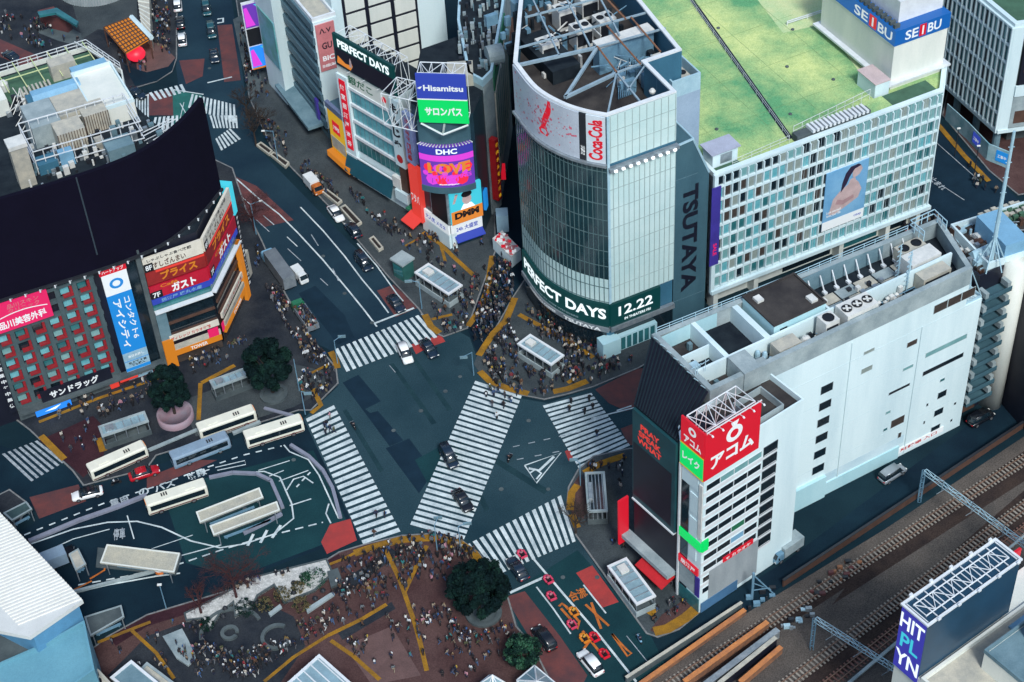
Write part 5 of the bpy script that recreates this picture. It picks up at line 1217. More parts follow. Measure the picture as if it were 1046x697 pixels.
bs = mbp('blue_sign', MG, M['sign_blue'], lambda mb: mb.pbox(MF, 19.4, 24.0, 7.4, 21.4, .1, .6)); MB().pbox(MF, 19.4, 24.0, 21.4, 26.2, .1, .6).build('white_panel', M['sign_white'], bs)
MB().pbox(MF, 19.2, 24.1, 26.2, 27.6, .1, .62).build('red_panel', M['sign_red'], bs); MB().pbox(MF, 19.4, 24.0, .8, 7.4, .1, .6).build('lower_panel', mat('panel_pale2', (.34, .55, .68), .5, .12, .5), bs)
mbp('panel_stripe', bs, M['sign_blue'], lambda mb: mb.pbox(MF, 19.4, 24.0, 3.0, 3.7, .6, .62).pbox(MF, 19.4, 24, 5.3, 5.42, .6, .62))
mbp('lettering', bs, M['sign_white'], lambda mb: text_to(mb, 'アイシティ', lambda x, y: MF.pt(20.9 + x, 14.4 + y, .63), 11.5, 1.5, .03, 0, -math.pi / 2))
mbp('lettering', bs, M['sign_white'], lambda mb: text_to(mb, 'コンタクト6', lambda x, y: MF.pt(22.8 + x, 15.2 + y, .63), 10, 1.2, .02, 0, -math.pi / 2))
mbp('emblem', bs, M['sign_blue'], lambda mb: [mb.poly([MF.pt(21.7 + r0 * 1.1 * math.cos(t), 23.8 + r0 * math.sin(t), .63) if k < 2 else MF.pt(21.7 + r0 * 1.1 * math.cos(t), 23.8 + r0 * math.sin(t), .63) for k, (r0, t) in enumerate(((.65, i * .3927), (1.15, i * .3927), (1.15, (i + 1) * .3927), (.65, (i + 1) * .3927)))]) for i in range(16)])
wall_text(bs, 'ハートアップ', MF, 21.6, 26.9, 4.0, .8, M['sign_white'], .65); wall_text(bs, '処方箋 不要\nでも購入', MF, 21.8, 4.5, 3.4, 1.2, M['navy'], .64); wall_text(bs, '眼科 併設', MF, 21.8, 2.0, 3.6, 1.2, M['sign_white'], .64); wall_text(bs, '当日お渡し', MF, 21.8, 6.4, 3.0, .6, M['sign_white'], .64)
gl = mbp('dark_strip', MG, M['glass_dark'], lambda mb: mb.pbox(MF, 24.1, 26.0, 1, 28, -.4, -.2)); mbp('pillar', MG, M['concrete_dark'], lambda mb: mb.pbox(MF, 26.0, 26.9, 0, 29.2, -.3, .5))
sd_ = mbp('shop_sign', MG, M['navy'], lambda mb: mb.pbox(MF, 3.4, 16.6, .9 + 2.0, 5.4, .15, .6)); wall_text(sd_, 'サンドラッグ', MF, 9.6, 4.1, 9.2, 1.7, M['sign_white'], .64, .04)
sc = mbp('blue_screen', MG, M['led_blue'], lambda mb: mb.pbox(MF, 1.6, 8.2, .7, 2.8, .8, 1.3)); mbp('screen_glow', sc, M['led_white'], lambda mb: mb.poly([MF.pt(3.2, 1.4, 1.33), MF.pt(5.2, 1.2, 1.33), MF.pt(6.4, 1.9, 1.33), MF.pt(5, 1.7, 1.33)]))
mbp('shop_canopy', MG, M['concrete_dark'], lambda mb: mb.pbox(MF, -1, 26, 2.4, 2.9, .1, 1.6)); mbp('red_shopfront', MG, M['paint_rust'], lambda mb: mb.pbox(MF, 17.5, 26, .2, 2.3, .0, .2)); mbp('red_panel', MG, M['sign_coral'], lambda mb: mb.pbox(MF, 15.8, 17.4, .6, 2.4, .1, .9).pbox(MF, 17.6, 21, 2.0, 2.4, 1.6, 1.7))
eb = mbp('edge_banner', MG, M['navy'], lambda mb: mb.pbox(MF, -2.4, -1.3, 3, 20, -.3, .5)); column_text(eb, '渋谷店営業中年中無休', MF, -1.85, 19, .9, 1.5, M['sign_white'], .53)
# second front, turned along the avenue
for pl, l0, l1 in ((MF, 27.0, 38.05), (MF2, -.05, L2_)):
    m_ = l0 + (l1 - l0) / 2; wd_ = l1 - l0; k = pl is MF
    t = mbp('menu_sign', MG, mat('sign_cream', (.72, .68, .58), .5, .08, .6), lambda mb: mb.pbox(pl, l0, l1, 23.8, 26.8, .1, .6))
    wall_text(t, 'しゃぶしゃぶ食べ放題', pl, m_ - .6, 26.2, wd_ * .75, .7, M['navy'], .63); wall_text(t, 'すしざんまい', pl, m_ - .8, 24.8, wd_ * .55, 1.4, M['brown'], .63); MB().pbox(pl, l0, l0 + 1.7, 23.8, 25.6, .6, .66).build('floor_plate', M['black'], t)
    wall_text(t, '8F', pl, l0 + .85, 24.7, 1.2, 1.1, M['sign_white'], .69)
    t = mbp('red_sign', MG, mat('sign_darkred', (.30, .02, .02), .5, .15, .5), lambda mb: mb.pbox(pl, l0, l1, 20.6, 23.6, .1, .55)); wall_text(t, 'プライス', pl, m_ + .5, 22.0, wd_ * .62, 1.9, M['sign_orange'], .58, .04)
    mbp('coral_edge', t, M['sign_coral'], lambda mb: mb.pbox(pl, l0 + 1.9, l1, 23.1, 23.6, .55, .57))
    t = mbp('cafe_sign', MG, mat('sign_crimson', (.50, .010, .035), .5, .1, .5), lambda mb: mb.pbox(pl, l0, l1, 17.4, 20.2, .1, .6)); wall_text(t, 'ガスト', pl, m_ + .8, 18.6, wd_ * .42, 2.0, M['sign_white'], .63, .05); wall_text(t, 'Café', pl, m_ - 1.8, 19.8, wd_ * .3, .7, M['sign_orange'], .63); MB().pbox(pl, l0, l0 + 2.2, 17.4, 19.0, .6, .64).build('floor_plate', M['black'], t); wall_text(t, '7F', pl, l0 + 1.1, 18.2, 1.4, 1.1, M['sign_white'], .67)
    t = mbp('blue_sign', MG, M['sign_royal'], lambda mb: mb.pbox(pl, l0, l1, 16.0, 17.2, .1, .6)); wall_text(t, '居酒屋 磯丸水産', pl, m_, 16.6, wd_ * .7, .8, M['sky_blue'], .63)
    mbp('teal_glass', MG, M['glass_teal'], lambda mb: mb.pbox(pl, l0, l1, 14.3, 16.0, 0, .1)); mbp('white_ledge', MG, M['white_metal'], lambda mb: mb.pbox(pl, l0, l1, 13.9, 14.2, 0, 1.0))
    mbp('dark_glass', MG, M['glass_dark'], lambda mb: mb.pbox(pl, l0 + 1.6, l1, 7.2, 13.8, -.6, -.3)); mbp('floor_edge', MG, M['brown'], lambda mb: mb.pbox(pl, l0 + 1.6, l1, 9.9, 10.3, -.3, .1).pbox(pl, l0 + 1.6, l1, 7.2, 7.6, -.3, .2))
    t = mbp('yellow_sign', MG, MATS['sign_cream'], lambda mb: mb.pbox(pl, l0 + 1.5, l1, 6.2, 7.5, .1, .5)); wall_text(t, 'ヴィレッジ カラオケ館', pl, m_, 6.8, wd_ * .7, .8, M['red_paint'], .53)
    t = mbp('orange_sign', MG, M['sign_orange'], lambda mb: mb.pbox(pl, l0 + 1.5, l1, 2.6, 3.9, .1, .6)); wall_text(t, 'TOWER', pl, m_ + 1, 3.2, wd_ * .3, .8, M['sign_white'], .63); mbp('sign_picture', t, MATS['unit_beige'], lambda mb: mb.pbox(pl, l0 + 2, l1, 3.9, 5.0, .1, .5)); mbp('pink_badge', t, M['sign_pink'], lambda mb: mb.pbox(pl, l1 - 2.4 if k else l0 + .2, l1 - .4 if k else l0 + 1.2, 4.0, 6.0, .5, .6))
    mbp('lit_shopfront', MG, M['glass_brown'], lambda mb: mb.pbox(pl, l0 + 1.5, l1, .2, 2.5, -.2, -.1))
mbp('orange_pillar', MG, M['sign_orange'], lambda mb: mb.pbox(MF, 27, 29, .1, 6.9, 0, .7).pbox(MF2, L2_ - 1.4, L2_ + .2, .1, 14.2, 0, .7)); mbp('teal_pillar', MG, M['concrete_teal'], lambda mb: mb.pbox(MF, 27, 29, 6.9, 13.8, 0, .3))
vs_ = mbp('vertical_sign', MG, M['led_cyan'], lambda mb: mb.pbox(MF2, L2_ + .2, L2_ + 1.6, 20, 27, -2, .7)); mbp('dark_banner', MG, M['navy'], lambda mb: mb.pbox(MF2, L2_ + .25, L2_ + 1.5, 2.5, 20, -2, .6)); column_text(MG, '渋谷カラオケ個室完備二十四時間', MF2, L2_ + .9, 19.5, .7, 1.15, M['sign_white'], .63)
mbp('yellow_side_sign', MG, M['unit_beige'], lambda mb: mb.pbox(MF2, L2_ + 2.0, L2_ + 3.4, 3, 9, -.6, .4))
# the billboard itself, a bent wall of its own above the eaves
bz0, bz1 = 28.3, 48.2
bp = [Mg.ab(G(u, v, bz1)) for u, v in ((-10, 208), (55, 188), (110, 170), (150, 152), (185, 125), (207, 100))]; bp = [(-2 - 40, .4), (-2, .2)] + [(a, b) for a, b in bp[1:]]
BCv = Curve(catmull([Mg.w(a, b) for a, b in bp], 6))
mbp('black_billboard', MG, M['billboard_black'], lambda mb: BCv.band(mb, 0, BCv.len, bz0, bz1, -.8, .05, 40))
mbp('billboard_seam', MG, mat('seam_dark', (.02, .035, .05), .8, 0), lambda mb: BCv.band(mb, BCv.len - 29.5, BCv.len - 29.25, bz0 + 3, bz1, .05, .12, 2)); mbp('billboard_edge', MG, M['dark_metal'], lambda mb: BCv.band(mb, 0, BCv.len, bz0 - .5, bz0, -.2, .5, 40))
def _(mb):
    for i in range(22):
        p = BCv.pt(BCv.len - i * 2.6 - 1, bz0 - .3, .5); mb.tube(p, p + Vector((0, -1.1, .5)), .07, 4); mb.tube(p + Vector((0, -1.1, .3)), p + Vector((0, -1.1, .8)), .16, 5)
mbp('billboard_lamps', MG, M['white_metal'], _)
def _(mb):
    for i in range(20):
        p = BCv.pt(BCv.len - i * 2.7 - .4, bz1 - 1, -.9); q = BCv.pt(BCv.len - i * 2.7 - .4, 28.2, -6); mb.tube(p, q, .12, 4); mb.tube(p - Vector((0, 0, 19)), q + Vector((0, 0, 8)), .1, 4)
        if i: mb.tube(p - Vector((0, 0, 6)), BCv.pt(BCv.len - i * 2.7 + 2.3, bz1 - 1, -.9), .09, 4)
mbp('billboard_frame', MG, M['concrete_teal'], _)

# ================= rooftops behind the billboard
OB = building('back_office', 'cream and white office rooftops with green court and blue hall behind the black billboard', Mg.w(20, 45), 0)
OZ = 30.0
def ob(px, z): return Mg.ab(G(px[0], px[1], z))
def obx(name, px0, px1, z0, z1, m, top=None, parent=None):
    "a roof volume seen between its left-front and right-back top corners"
    a0, b0 = ob(px0, z1); a1, b1 = ob(px1, z1)
    o = mbp(name, parent or OB, [M[m], M[top or m]], lambda mb: mb.prism([Mg.w(min(a0, a1), min(b0, b1)), Mg.w(max(a0, a1), min(b0, b1)), Mg.w(max(a0, a1), max(b0, b1)), Mg.w(min(a0, a1), max(b0, b1))], z0, z1, 0, mt=1)); return o
q = [Mg.w(-14, 30), Mg.w(36, 30), Mg.w(41.4, 53.8), Mg.w(38, 66), Mg.w(10, 66), Mg.w(-14, 66)]
mbp('wall', OB, [M['cream_wall'], M['roof_dark']], lambda mb: mb.prism(q, 0, OZ - 1, 0, mt=1).ring(q, OZ - 1, OZ, .3))
mbp('green_court', OB, M['roof_green_dark'], lambda mb: mb.prism([Mg.w(17.5, 55), Mg.w(37, 55), Mg.w(37.8, 65), Mg.w(17.5, 65)], OZ - 1, OZ - .9))
def _(mb):
    P = [Mg.w(17.5, 65.6, OZ), Mg.w(37.8, 65.6, OZ), Mg.w(41.2, 54, OZ)]; railing(mb, P, 1.6, .09, 2)
    for i in range(6): mb.tube(Mg.w(19 + i * 3.6, 65.5, OZ + 1.4), Mg.w(19.4 + i * 3.6, 56, OZ + 1.2), .12, 4, 1)
    mb.tube(Mg.w(18, 60.5, OZ + 1.2), Mg.w(37, 60.5, OZ + 1.2), .12, 4, 1)
    for i in range(8): p = Mg.w(37.6 + i * .5, 64.6 - i * 1.4, OZ); mb.tube(p, p + Vector((-2, -1, 2.6)), .1, 4)
mbp('court_rail', OB, [M['white_metal'], M['roof_green_pale']], _)
mbp('pale_hut', OB, M['unit_beige'], lambda mb: mb.fbox(Mg, 28.5, 33.5, 58, 61, OZ - .9, OZ + 2.6)); mbp('timber_slats', OB, M['unit_beige'], lambda mb: [mb.fbox(Mg, 21.5 + i * .8, 21.9 + i * .8, 54, 57.4, OZ - .9, OZ + .6) for i in range(8)])
mbp('white_tank', OB, M['unit_white'], lambda mb: mb.lathe(Mg.w(19.2, 60.5, OZ - .9), [(.95, 0), (.95, 1.6), (.5, 2.2), (.1, 2.3)], 12))
mbp('side_block', OB, M['cream_wall'], lambda mb: mb.fbox(Mg, 8, 18.2, 52, 70, 5, OZ + 2.5))
hl = mbp('blue_hall', OB, M['blue_wall'], lambda mb: mb.fbox(Mg, 21.0, 31.6, 43.0, 47.5, OZ - 1, OZ + 5.0)); mbp('vault', hl, M['sky_blue'], lambda mb: mb.hexa([Mg.w(22, 44.4, OZ + 5), Mg.w(31.4, 44.4, OZ + 5), Mg.w(31.4, 47.5, OZ + 5), Mg.w(22, 47.5, OZ + 5), Mg.w(22, 45, OZ + 6), Mg.w(31.4, 45, OZ + 6), Mg.w(31.4, 46.8, OZ + 6), Mg.w(22, 46.8, OZ + 6)]))
tb = mbp('tall_block', OB, M['cream_wall'], lambda mb: mb.fbox(Mg, 30.6, 38.6, 34.0, 48.5, 4, OZ + 5.4)); mbp('block_roof', tb, M['white_wall'], lambda mb: mb.ring([Mg.w(30.6, 34), Mg.w(38.6, 34), Mg.w(38.6, 48.5), Mg.w(30.6, 48.5)], OZ + 5.4, OZ + 6.2, .3)); mbp('blue_stair', tb, M['sky_blue'], lambda mb: mb.fbox(Mg, 31, 38, 48.6, 51, OZ - 1, OZ + 5.8))
MR = Mg.right(38.6, 34); 
for i in range(4): window(tb, MR, 4.5, 12 + i * 5.2, 2.2, 1.8, M['win_frame_dark'], M['black'], .06, .06)
wb = mbp('white_wing', OB, M['concrete'], lambda mb: mb.fbox(Mg, 19.0, 24.6, 34, 42.4, 8, OZ + 6.4)); wb2 = mbp('cream_wing', OB, M['unit_beige'], lambda mb: mb.fbox(Mg, 24.7, 30.6, 35.5, 42.6, 8, OZ + 6.2))
WF = Mg.front(35.5); 
for x, z in ((25.2, 33.6), (27.4, 33.8), (27.0, 30.8)): mbp('window', wb2, M['glass_dark'], lambda mb: mb.pbox(WF, x, x + 2.4, z, z + .7, .0, .04))
mbp('chimney_slab', OB, M['unit_beige'], lambda mb: mb.fbox(Mg, 13.0, 16.0, 22.6, 25.4, 8, OZ + 11)); mbp('slab_cap', OB, M['unit_white'], lambda mb: mb.fbox(Mg, 12.8, 16.2, 22.4, 25.6, OZ + 11, OZ + 11.8))
MGR = 32.5
mbp('upper_storey', MG, [M['concrete_teal'], M['roof_dark']], lambda mb: mb.prism([Mg.w(-10, 15), Mg.w(43, 16), Mg.w(40, 33), Mg.w(-10, 33)], 28.02, MGR, 0, mt=1))
def onr(px): return Mg.ab(G(px[0], px[1], MGR))
def mgb(name, px, la, lb, h, m):
    a, b = onr(px); return mbp(name, MG, M[m], lambda mb: mb.fbox(Mg, a, a + la, b, b + lb, MGR, MGR + h))
mgb('timber_shed', (64, 158), 5.2, 4.6, 4.2, 'unit_beige'); mgb('timber_shed', (90, 138), 4.6, 4.6, 4.0, 'unit_beige'); mgb('blue_cabinet', (64, 172), 2.6, 1.8, 3.0, 'sky_blue'); mgb('blue_cabinet', (42, 180), 3.6, 3.0, 2.2, 'blue_wall'); mgb('cyan_hut', (113, 166), 5.0, 4.0, 2.4, 'concrete_teal'); mgb('beige_cabinet', (100, 154), 1.6, 1.6, 2.0, 'unit_beige')
def _(mb):
    for px, la, h in (((64, 158), 5.2, 4.3), ((90, 138), 4.6, 4.1)):
        a, b = onr(px)
        for i in range(11): mb.tube(Mg.w(a + la * i / 10, b - .1, MGR), Mg.w(a + la * i / 10, b - .1, MGR + h), .07, 4)
mbp('shed_battens', MG, M['brown'], _)
def _(mb):
    for z in (1.2, 3.0, 5.0):
        a0, b0 = onr((40, 178)); P = [Mg.w(a0, b0, MGR + z), Mg.w(a0 + 20, b0 - 1, MGR + z), Mg.w(a0 + 20, b0 + 9, MGR + z), Mg.w(a0, b0 + 10, MGR + z), Mg.w(a0, b0, MGR + z)]
        mb.path(P, .12, 4)
    for i in range(12): a = a0 + i * 1.8; mb.tube(Mg.w(a, b0, MGR), Mg.w(a, b0, MGR + 5), .1, 4); mb.tube(Mg.w(a, b0 + 9.6, MGR), Mg.w(a, b0 + 9.6, MGR + 5), .1, 4)
    for i in range(8): mb.tube(Mg.w(38 + i * .6, 18 + i * 1.1, MGR - 4), Mg.w(38 + i * .6, 18 + i * 1.1, MGR + 3), .1, 4); mb.tube(Mg.w(37, 18 + i * 1.2, MGR + (i % 3)), Mg.w(44, 21 + i * 1.0, MGR + (i % 3)), .1, 4)
mbp('roof_pipework', MG, M['white_metal'], _)
def _(mb):
    for i in range(110):
        a = RN.uniform(14, 40); b = RN.uniform(17, 32); s = RN.uniform(.25, 1.1); mb.fbox(Mg, a, a + s, b, b + s * .8, MGR, MGR + RN.uniform(.3, 2.0), RN.randrange(4))
mbp('roof_plant', MG, [M['steel'], M['unit_white'], M['dark_metal'], M['concrete_teal']], _)
def _(mb):
    for i in range(50):
        a = RN.uniform(17, 22); b = RN.uniform(30, 56); s = RN.uniform(.3, 1.2); mb.fbox(Mg, a, a + s, b, b + s * .8, OZ - 1, OZ - 1 + RN.uniform(.3, 2.4), RN.randrange(3))
    for i in range(14): mb.tube(Mg.w(17 + RN.random() * 4, 42 + i, OZ), Mg.w(20 + RN.random() * 3, 43 + i, OZ + 2), .09, 4, 1)
mbp('roof_plant', OB, [M['steel'], M['unit_white'], M['dark_metal']], _)

# ================= round corner building with the screens
X = building('screen_corner', 'slim round cornered building stacked with lit screens and a blue and green roof sign', (-9, 275), 0)
c0, l0, r0, r1 = G(462, 254), G(433, 232), G(493, 243), G(503, 218); XL = plane2(l0, c0); XR = plane2(c0, r0); lw_ = (c0 - l0).length; rw_ = (r0 - c0).length
foot = [l0, c0, r0, r1, r1 + Vector((1, 16, 0)), l0 + Vector((-2, 14, 0)), l0]
def _(mb): mb.prism([l0, c0, r0, r1, r1 + Vector((2, 22, 0)), l0 + Vector((2, 18, 0))], 0, 30.5, 0, mt=1)
mbp('wall', X, [mat('dhc_teal', (.022, .055, .075), .3, .15, .3), M['roof_dark']], _)
# drum with the wide curved screen
dc = Vector((-9.7, 278.0, 0)); DR = 10.0
drum = Curve([dc + Vector((DR * math.cos(t), DR * math.sin(t), 0)) for t in [math.radians(236 + i * 62 / 18) for i in range(19)]])
mbp('drum_base', X, M['teal_wall'], lambda mb: drum.band(mb, 0, drum.len, 15.0, 16.4, -1.5, .2, 18))
ds = mbp('curved_screen', X, M['led_purple'], lambda mb: drum.band(mb, 0, drum.len, 16.4, 25.9, -1.5, .0, 18))
mbp('screen_header', ds, M['led_navy'], lambda mb: drum.band(mb, 0, drum.len, 24.0, 25.9, .0, .04, 18)); mbp('magenta_band', ds, M['led_magenta'], lambda mb: drum.band(mb, 0, drum.len, 22.6, 24.0, .0, .04, 18))
mbp('lettering', ds, M['led_white'], lambda mb: text_to(mb, 'DHC', lambda x, y: drum.pt(drum.len * .52 + x, 24.95 + y, .08), 4.0, 1.2, .03)); mbp('lettering', ds, M['led_orange'], lambda mb: text_to(mb, 'LOVE', lambda x, y: drum.pt(drum.len * .54 + x, 20.9 + y, .05), 8.4, 2.6, .05)); mbp('lettering', ds, M['led_magenta'], lambda mb: text_to(mb, 'THE PHILIPPINES', lambda x, y: drum.pt(drum.len * .54 + x, 18.9 + y, .05), 8.6, .9, .03)); mbp('small_lettering', ds, M['led_white'], lambda mb: text_to(mb, '#lovethephilippines', lambda x, y: drum.pt(drum.len * .52 + x, 17.1 + y, .05), 3.8, .4, .02))
def _(mb):
    for i in range(14):
        x = drum.len * (.12 + .07 * i) * .85; z = 19.6 + 1.6 * math.sin(i * 2.1); r = .6 + .35 * (i % 3); mb.poly([drum.pt(x + r * math.cos(t * .785), z + r * math.sin(t * .785), .045) for t in range(8)], i % 2)
mbp('colour_shapes', ds, [M['led_magenta'], M['led_red']], _)
mbp('drum_crown', X, M['teal_wall'], lambda mb: drum.band(mb, 0, drum.len, 26.4, 31.0, -1.5, -.4, 18)); mbp('drum_lamps', X, M['white_metal'], lambda mb: [mb.tube(drum.pt(drum.len * (i + .5) / 18, 26.1, -.6), drum.pt(drum.len * (i + .5) / 18, 26.5, .6), .14, 5) for i in range(18)])
HS = PL((-14.4, 268.9), (9.1, -1.55)); hb_ = mbp('roof_sign', X, M['sign_royal'], lambda mb: mb.pbox(HS, 0, 9.3, 37.2, 42.6, 0, .4)); MB().pbox(HS, 0, 9.3, 31.8, 36.95, 0, .4).build('green_half', M['led_green'], hb_); MB().pbox(HS, 0, 9.3, 36.95, 37.2, 0, .42).build('white_rule', M['sign_white'], hb_)
wall_text(hb_, 'Hisamitsu', HS, 5.0, 39.6, 7.4, 1.3, M['sign_white'], .43, .03); mbp('emblem', hb_, M['sign_white'], lambda mb: mb.poly([HS.pt(.15, 39.5, .43), HS.pt(.7, 39.3, .43), HS.pt(1.1, 39.9, .43), HS.pt(.6, 39.8, .43)])); wall_text(hb_, 'サロンパス', HS, 4.7, 34.4, 7.0, 1.9, M['sign_white'], .43, .04)
def _(mb):
    truss_box(mb, HS.pt(.3, 31.4, -.3), HS.r * 8.6, HS.n * -3.4, Vector((0, 0, 11)), 4, .11)
    for a, b in ((.2, 4.6), (4.6, 9.1)): mb.tube(HS.pt(a, 31.4, .2), HS.pt(4.6, 30.6, 2.4), .2, 5); mb.tube(HS.pt(b, 31.4, .2), HS.pt(4.6, 30.6, 2.4), .2, 5)
    truss_box(mb, Vector((-21.5, 274, 28)), Vector((7, -3.5, 0)), Vector((3, 5, 0)), Vector((0, 0, 7)), 4, .1)
mbp('sign_frame', X, M['white_metal'], _)
k_ = mbp('black_screen', X, M['black'], lambda mb: mb.pbox(XL, lw_ - 4.8, lw_ + .2, 6.4, 14.8, 0, .6)); mbp('screen_edge', k_, M['steel'], lambda mb: mb.pbox(XL, lw_ - 5, lw_ + .3, 14.8, 15.0, 0, .65).pbox(XL, lw_ + .2, lw_ + .35, 6.4, 14.8, 0, .6).pbox(XL, lw_ - 5, lw_ - 4.8, 6.4, 14.8, 0, .62))
dm = mbp('portrait_screen', X, M['led_cyan'], lambda mb: mb.pbox(XR, .2, rw_ + .2, 6.2, 14.9, .1, .7)); MB().pbox(XR, .2, rw_ + .2, 6.2, 9.4, .7, .74).build('orange_panel', M['led_orange'], dm); wall_text(dm, 'DMM', XR, rw_ * .52, 8.2, rw_ * .78, 1.6, M['black'], .77, .06)
def circ(pl, x, z, rx, rz, o, n=14): return [pl.pt(x + rx * math.cos(t * 2 * math.pi / n), z + rz * math.sin(t * 2 * math.pi / n), o) for t in range(n)]
fm = rw_ * .55
MB().poly([XR.pt(fm - 1.5, 9.4, .75), XR.pt(fm + 1.7, 9.4, .75), XR.pt(fm + .9, 10.6, .75), XR.pt(fm - .8, 10.6, .75)]).build('portrait_shirt', M['led_white'], dm); MB().poly(circ(XR, fm, 11.7, 1.0, 1.3, .76)).build('portrait_face', skn, dm); MB().poly(circ(XR, fm, 12.9, 1.15, .75, .77)).build('portrait_hair', M['black'], dm); MB().poly([XR.pt(.6, 11.4, .75), XR.pt(1.1, 11.4, .75), XR.pt(1.9, 13.4, .75), XR.pt(1.3, 13.6, .75)]).build('portrait_hand', skn, dm)
bf = mbp('blue_shopfront', X, M['sign_white'], lambda mb: mb.pbox(XL, .6, lw_, 3.4, 5.9, .1, .5).pbox(XR, 0, rw_, 3.4, 5.9, .1, .5)); wall_text(bf, '大人気 メガネ', XL, lw_ * .55, 4.7, lw_ * .7, 1.2, M['sign_royal'], .53); wall_text(bf, '24h 大盛堂', XR, rw_ * .5, 4.7, rw_ * .7, 1.2, M['sign_royal'], .53)
mbp('blue_awning', bf, M['sign_royal'], lambda mb: mb.hexa([XR.pt(.6, 2.3, 1.8), XR.pt(rw_, 2.3, 1.8), XR.pt(rw_, 3.1, .1), XR.pt(.6, 3.1, .1), XR.pt(.6, 2.5, 1.8), XR.pt(rw_, 2.5, 1.8), XR.pt(rw_, 3.3, .1), XR.pt(.6, 3.3, .1)])); mbp('shop_counter', bf, M['white_wall'], lambda mb: mb.pbox(XL, .5, lw_, .13, 3.6, 0, .5).pbox(XR, 0, 1.0, .13, 4, 0, .5))
vb = mbp('red_vertical_sign', X, M['sign_coral'], lambda mb: mb.pbox(XL, -1.6, 1.4, 2.4, 15.6, .0, 1.2)); wall_text(vb, 'フタバ', XL, -.1, 8.0, 2.6, 2.2, M['sign_white'], 1.24); mbp('red_awning', X, M['sign_coral'], lambda mb: mb.hexa([XL.pt(-2.6, 2.2, 3.6), XL.pt(1.4, 2.2, 3.6), XL.pt(1.4, 3.2, .8), XL.pt(-2.6, 3.2, .8), XL.pt(-2.6, 2.4, 3.6), XL.pt(1.4, 2.4, 3.6), XL.pt(1.4, 3.5, .8), XL.pt(-2.6, 3.5, .8)]))
bl_ = mbp('lilac_banner', X, mat('lilac_banner', (.30, .38, .62), .5, .15, .6), lambda mb: mb.pbox(XL, -2.0, .6, 16.2, 28, .0, 1.0)); mbp('lettering', bl_, M['red_paint'], lambda mb: text_to(mb, 'カラオケ 歌広場', lambda x, y: XL.pt(-.7 + x, 22 + y, 1.04), 10, 1.4, .03, 0, -math.pi / 2))
mbp('blue_side_sign', X, M['sign_blue'], lambda mb: mb.pbox(plane2(r0, r1), 2, 3.6, 5.5, 10, .1, .6))

# ================= film billboard building
P_ = building('film_billboard_building', 'narrow white building with a film billboard on its roof and teal glass floors', (-25, 292), 0)
pa, pb = G(361, 181), G(419, 217); PF = plane2(pa, pb); pw_ = (pb - pa).length
mbp('wall', P_, [M['white_wall'], M['roof_dark']], lambda mb: mb.prism([pa, pb, pb - PF.n * 9, pa - PF.n * 9], 0, 28.6, 0, mt=1))
fb = mbp('film_billboard', P_, M['led_teal'], lambda mb: mb.pbox(PF, .2, pw_ + .2, 28.7, 36.0, 0, .6)); mbp('film_still', fb, mat('film_dark', (.012, .010, .022), .5, 0), lambda mb: mb.pbox(PF, .6, pw_ - .1, 28.9, 33.0, .6, .63)); wall_text(fb, 'PERFECT DAYS', PF, pw_ * .52, 34.3, pw_ * .86, 1.9, M['led_white'], .64, .04)
mbp('warm_glow', fb, M['led_orange'], lambda mb: mb.poly([PF.pt(.8, 29.4, .65), PF.pt(4.8, 29.2, .65), PF.pt(5.6, 30.4, .65), PF.pt(5.0, 31.8, .65), PF.pt(4.6, 30.4, .65), PF.pt(3.4, 30.2, .65), PF.pt(1.2, 31.2, .65)])); mbp('figure', fb, skn, lambda mb: mb.poly([PF.pt(4.6, 30, .66), PF.pt(5.4, 30, .66), PF.pt(5.3, 31.6, .66), PF.pt(5.0, 32.2, .66), PF.pt(4.7, 31.4, .66)]))
for z, t in ((25.6, 0), (0, 1)): pass
ub = mbp('upper_band', P_, M['cream_wall'], lambda mb: mb.pbox(PF, 0, pw_, 24.4, 28.5, .0, .3)); wall_text(ub, '銀だこ', PF, pw_ * .38, 26.4, pw_ * .42, 2.0, M['green_paint'], .33); mbp('red_mark', ub, M['sign_red'], lambda mb: mb.poly(circ(PF, pw_ * .78, 26.2, .7, .7, .33)))
for i in range(4):
    z = 8.6 + i * 4.0; mbp('glazed_floor', P_, M['glass_cyan'] if i != 0 else M['glass_teal'], lambda mb: mb.pbox(PF, 3.2, pw_ - 1.8, z, z + 3.3, 0, .12)); mbp('white_sill', P_, M['white_metal'], lambda mb: mb.pbox(PF, 3.0, pw_ - 1.6, z + 3.3, z + 3.95, 0, .5)); mbp('glazing_bars', P_, M['concrete_teal'], lambda mb: [mb.pbox(PF, 3.2 + k * (pw_ - 5) / 9, 3.3 + k * (pw_ - 5) / 9, z, z + 3.3, .12, .18) for k in range(10)])
vp = mbp('left_pylon', P_, M['white_wall'], lambda mb: mb.pbox(PF, -.2, 3.0, 6, 26.5, 0, .7)); vr = MB().pbox(PF, .6, 2.4, 8.5, 25.5, .7, .85).build('red_banner', M['sign_red'], vp); column_text(vr, '個室居酒屋渋谷', PF, 1.5, 25, 1.3, 2.3, M['sign_white'], .88)
rp_ = mbp('right_pylon', P_, M['white_wall'], lambda mb: mb.pbox(PF, pw_ - 1.7, pw_ + 1.2, 12, 28.2, 0, .9)); column_text(rp_, 'もんじゃ', PF, pw_ - .3, 27.6, 2.2, 2.9, M['navy'], .94, .05); MB().poly(circ(PF, pw_ - .2, 14, .9, 1.0, .93)).build('emblem', M['red_paint'], rp_)
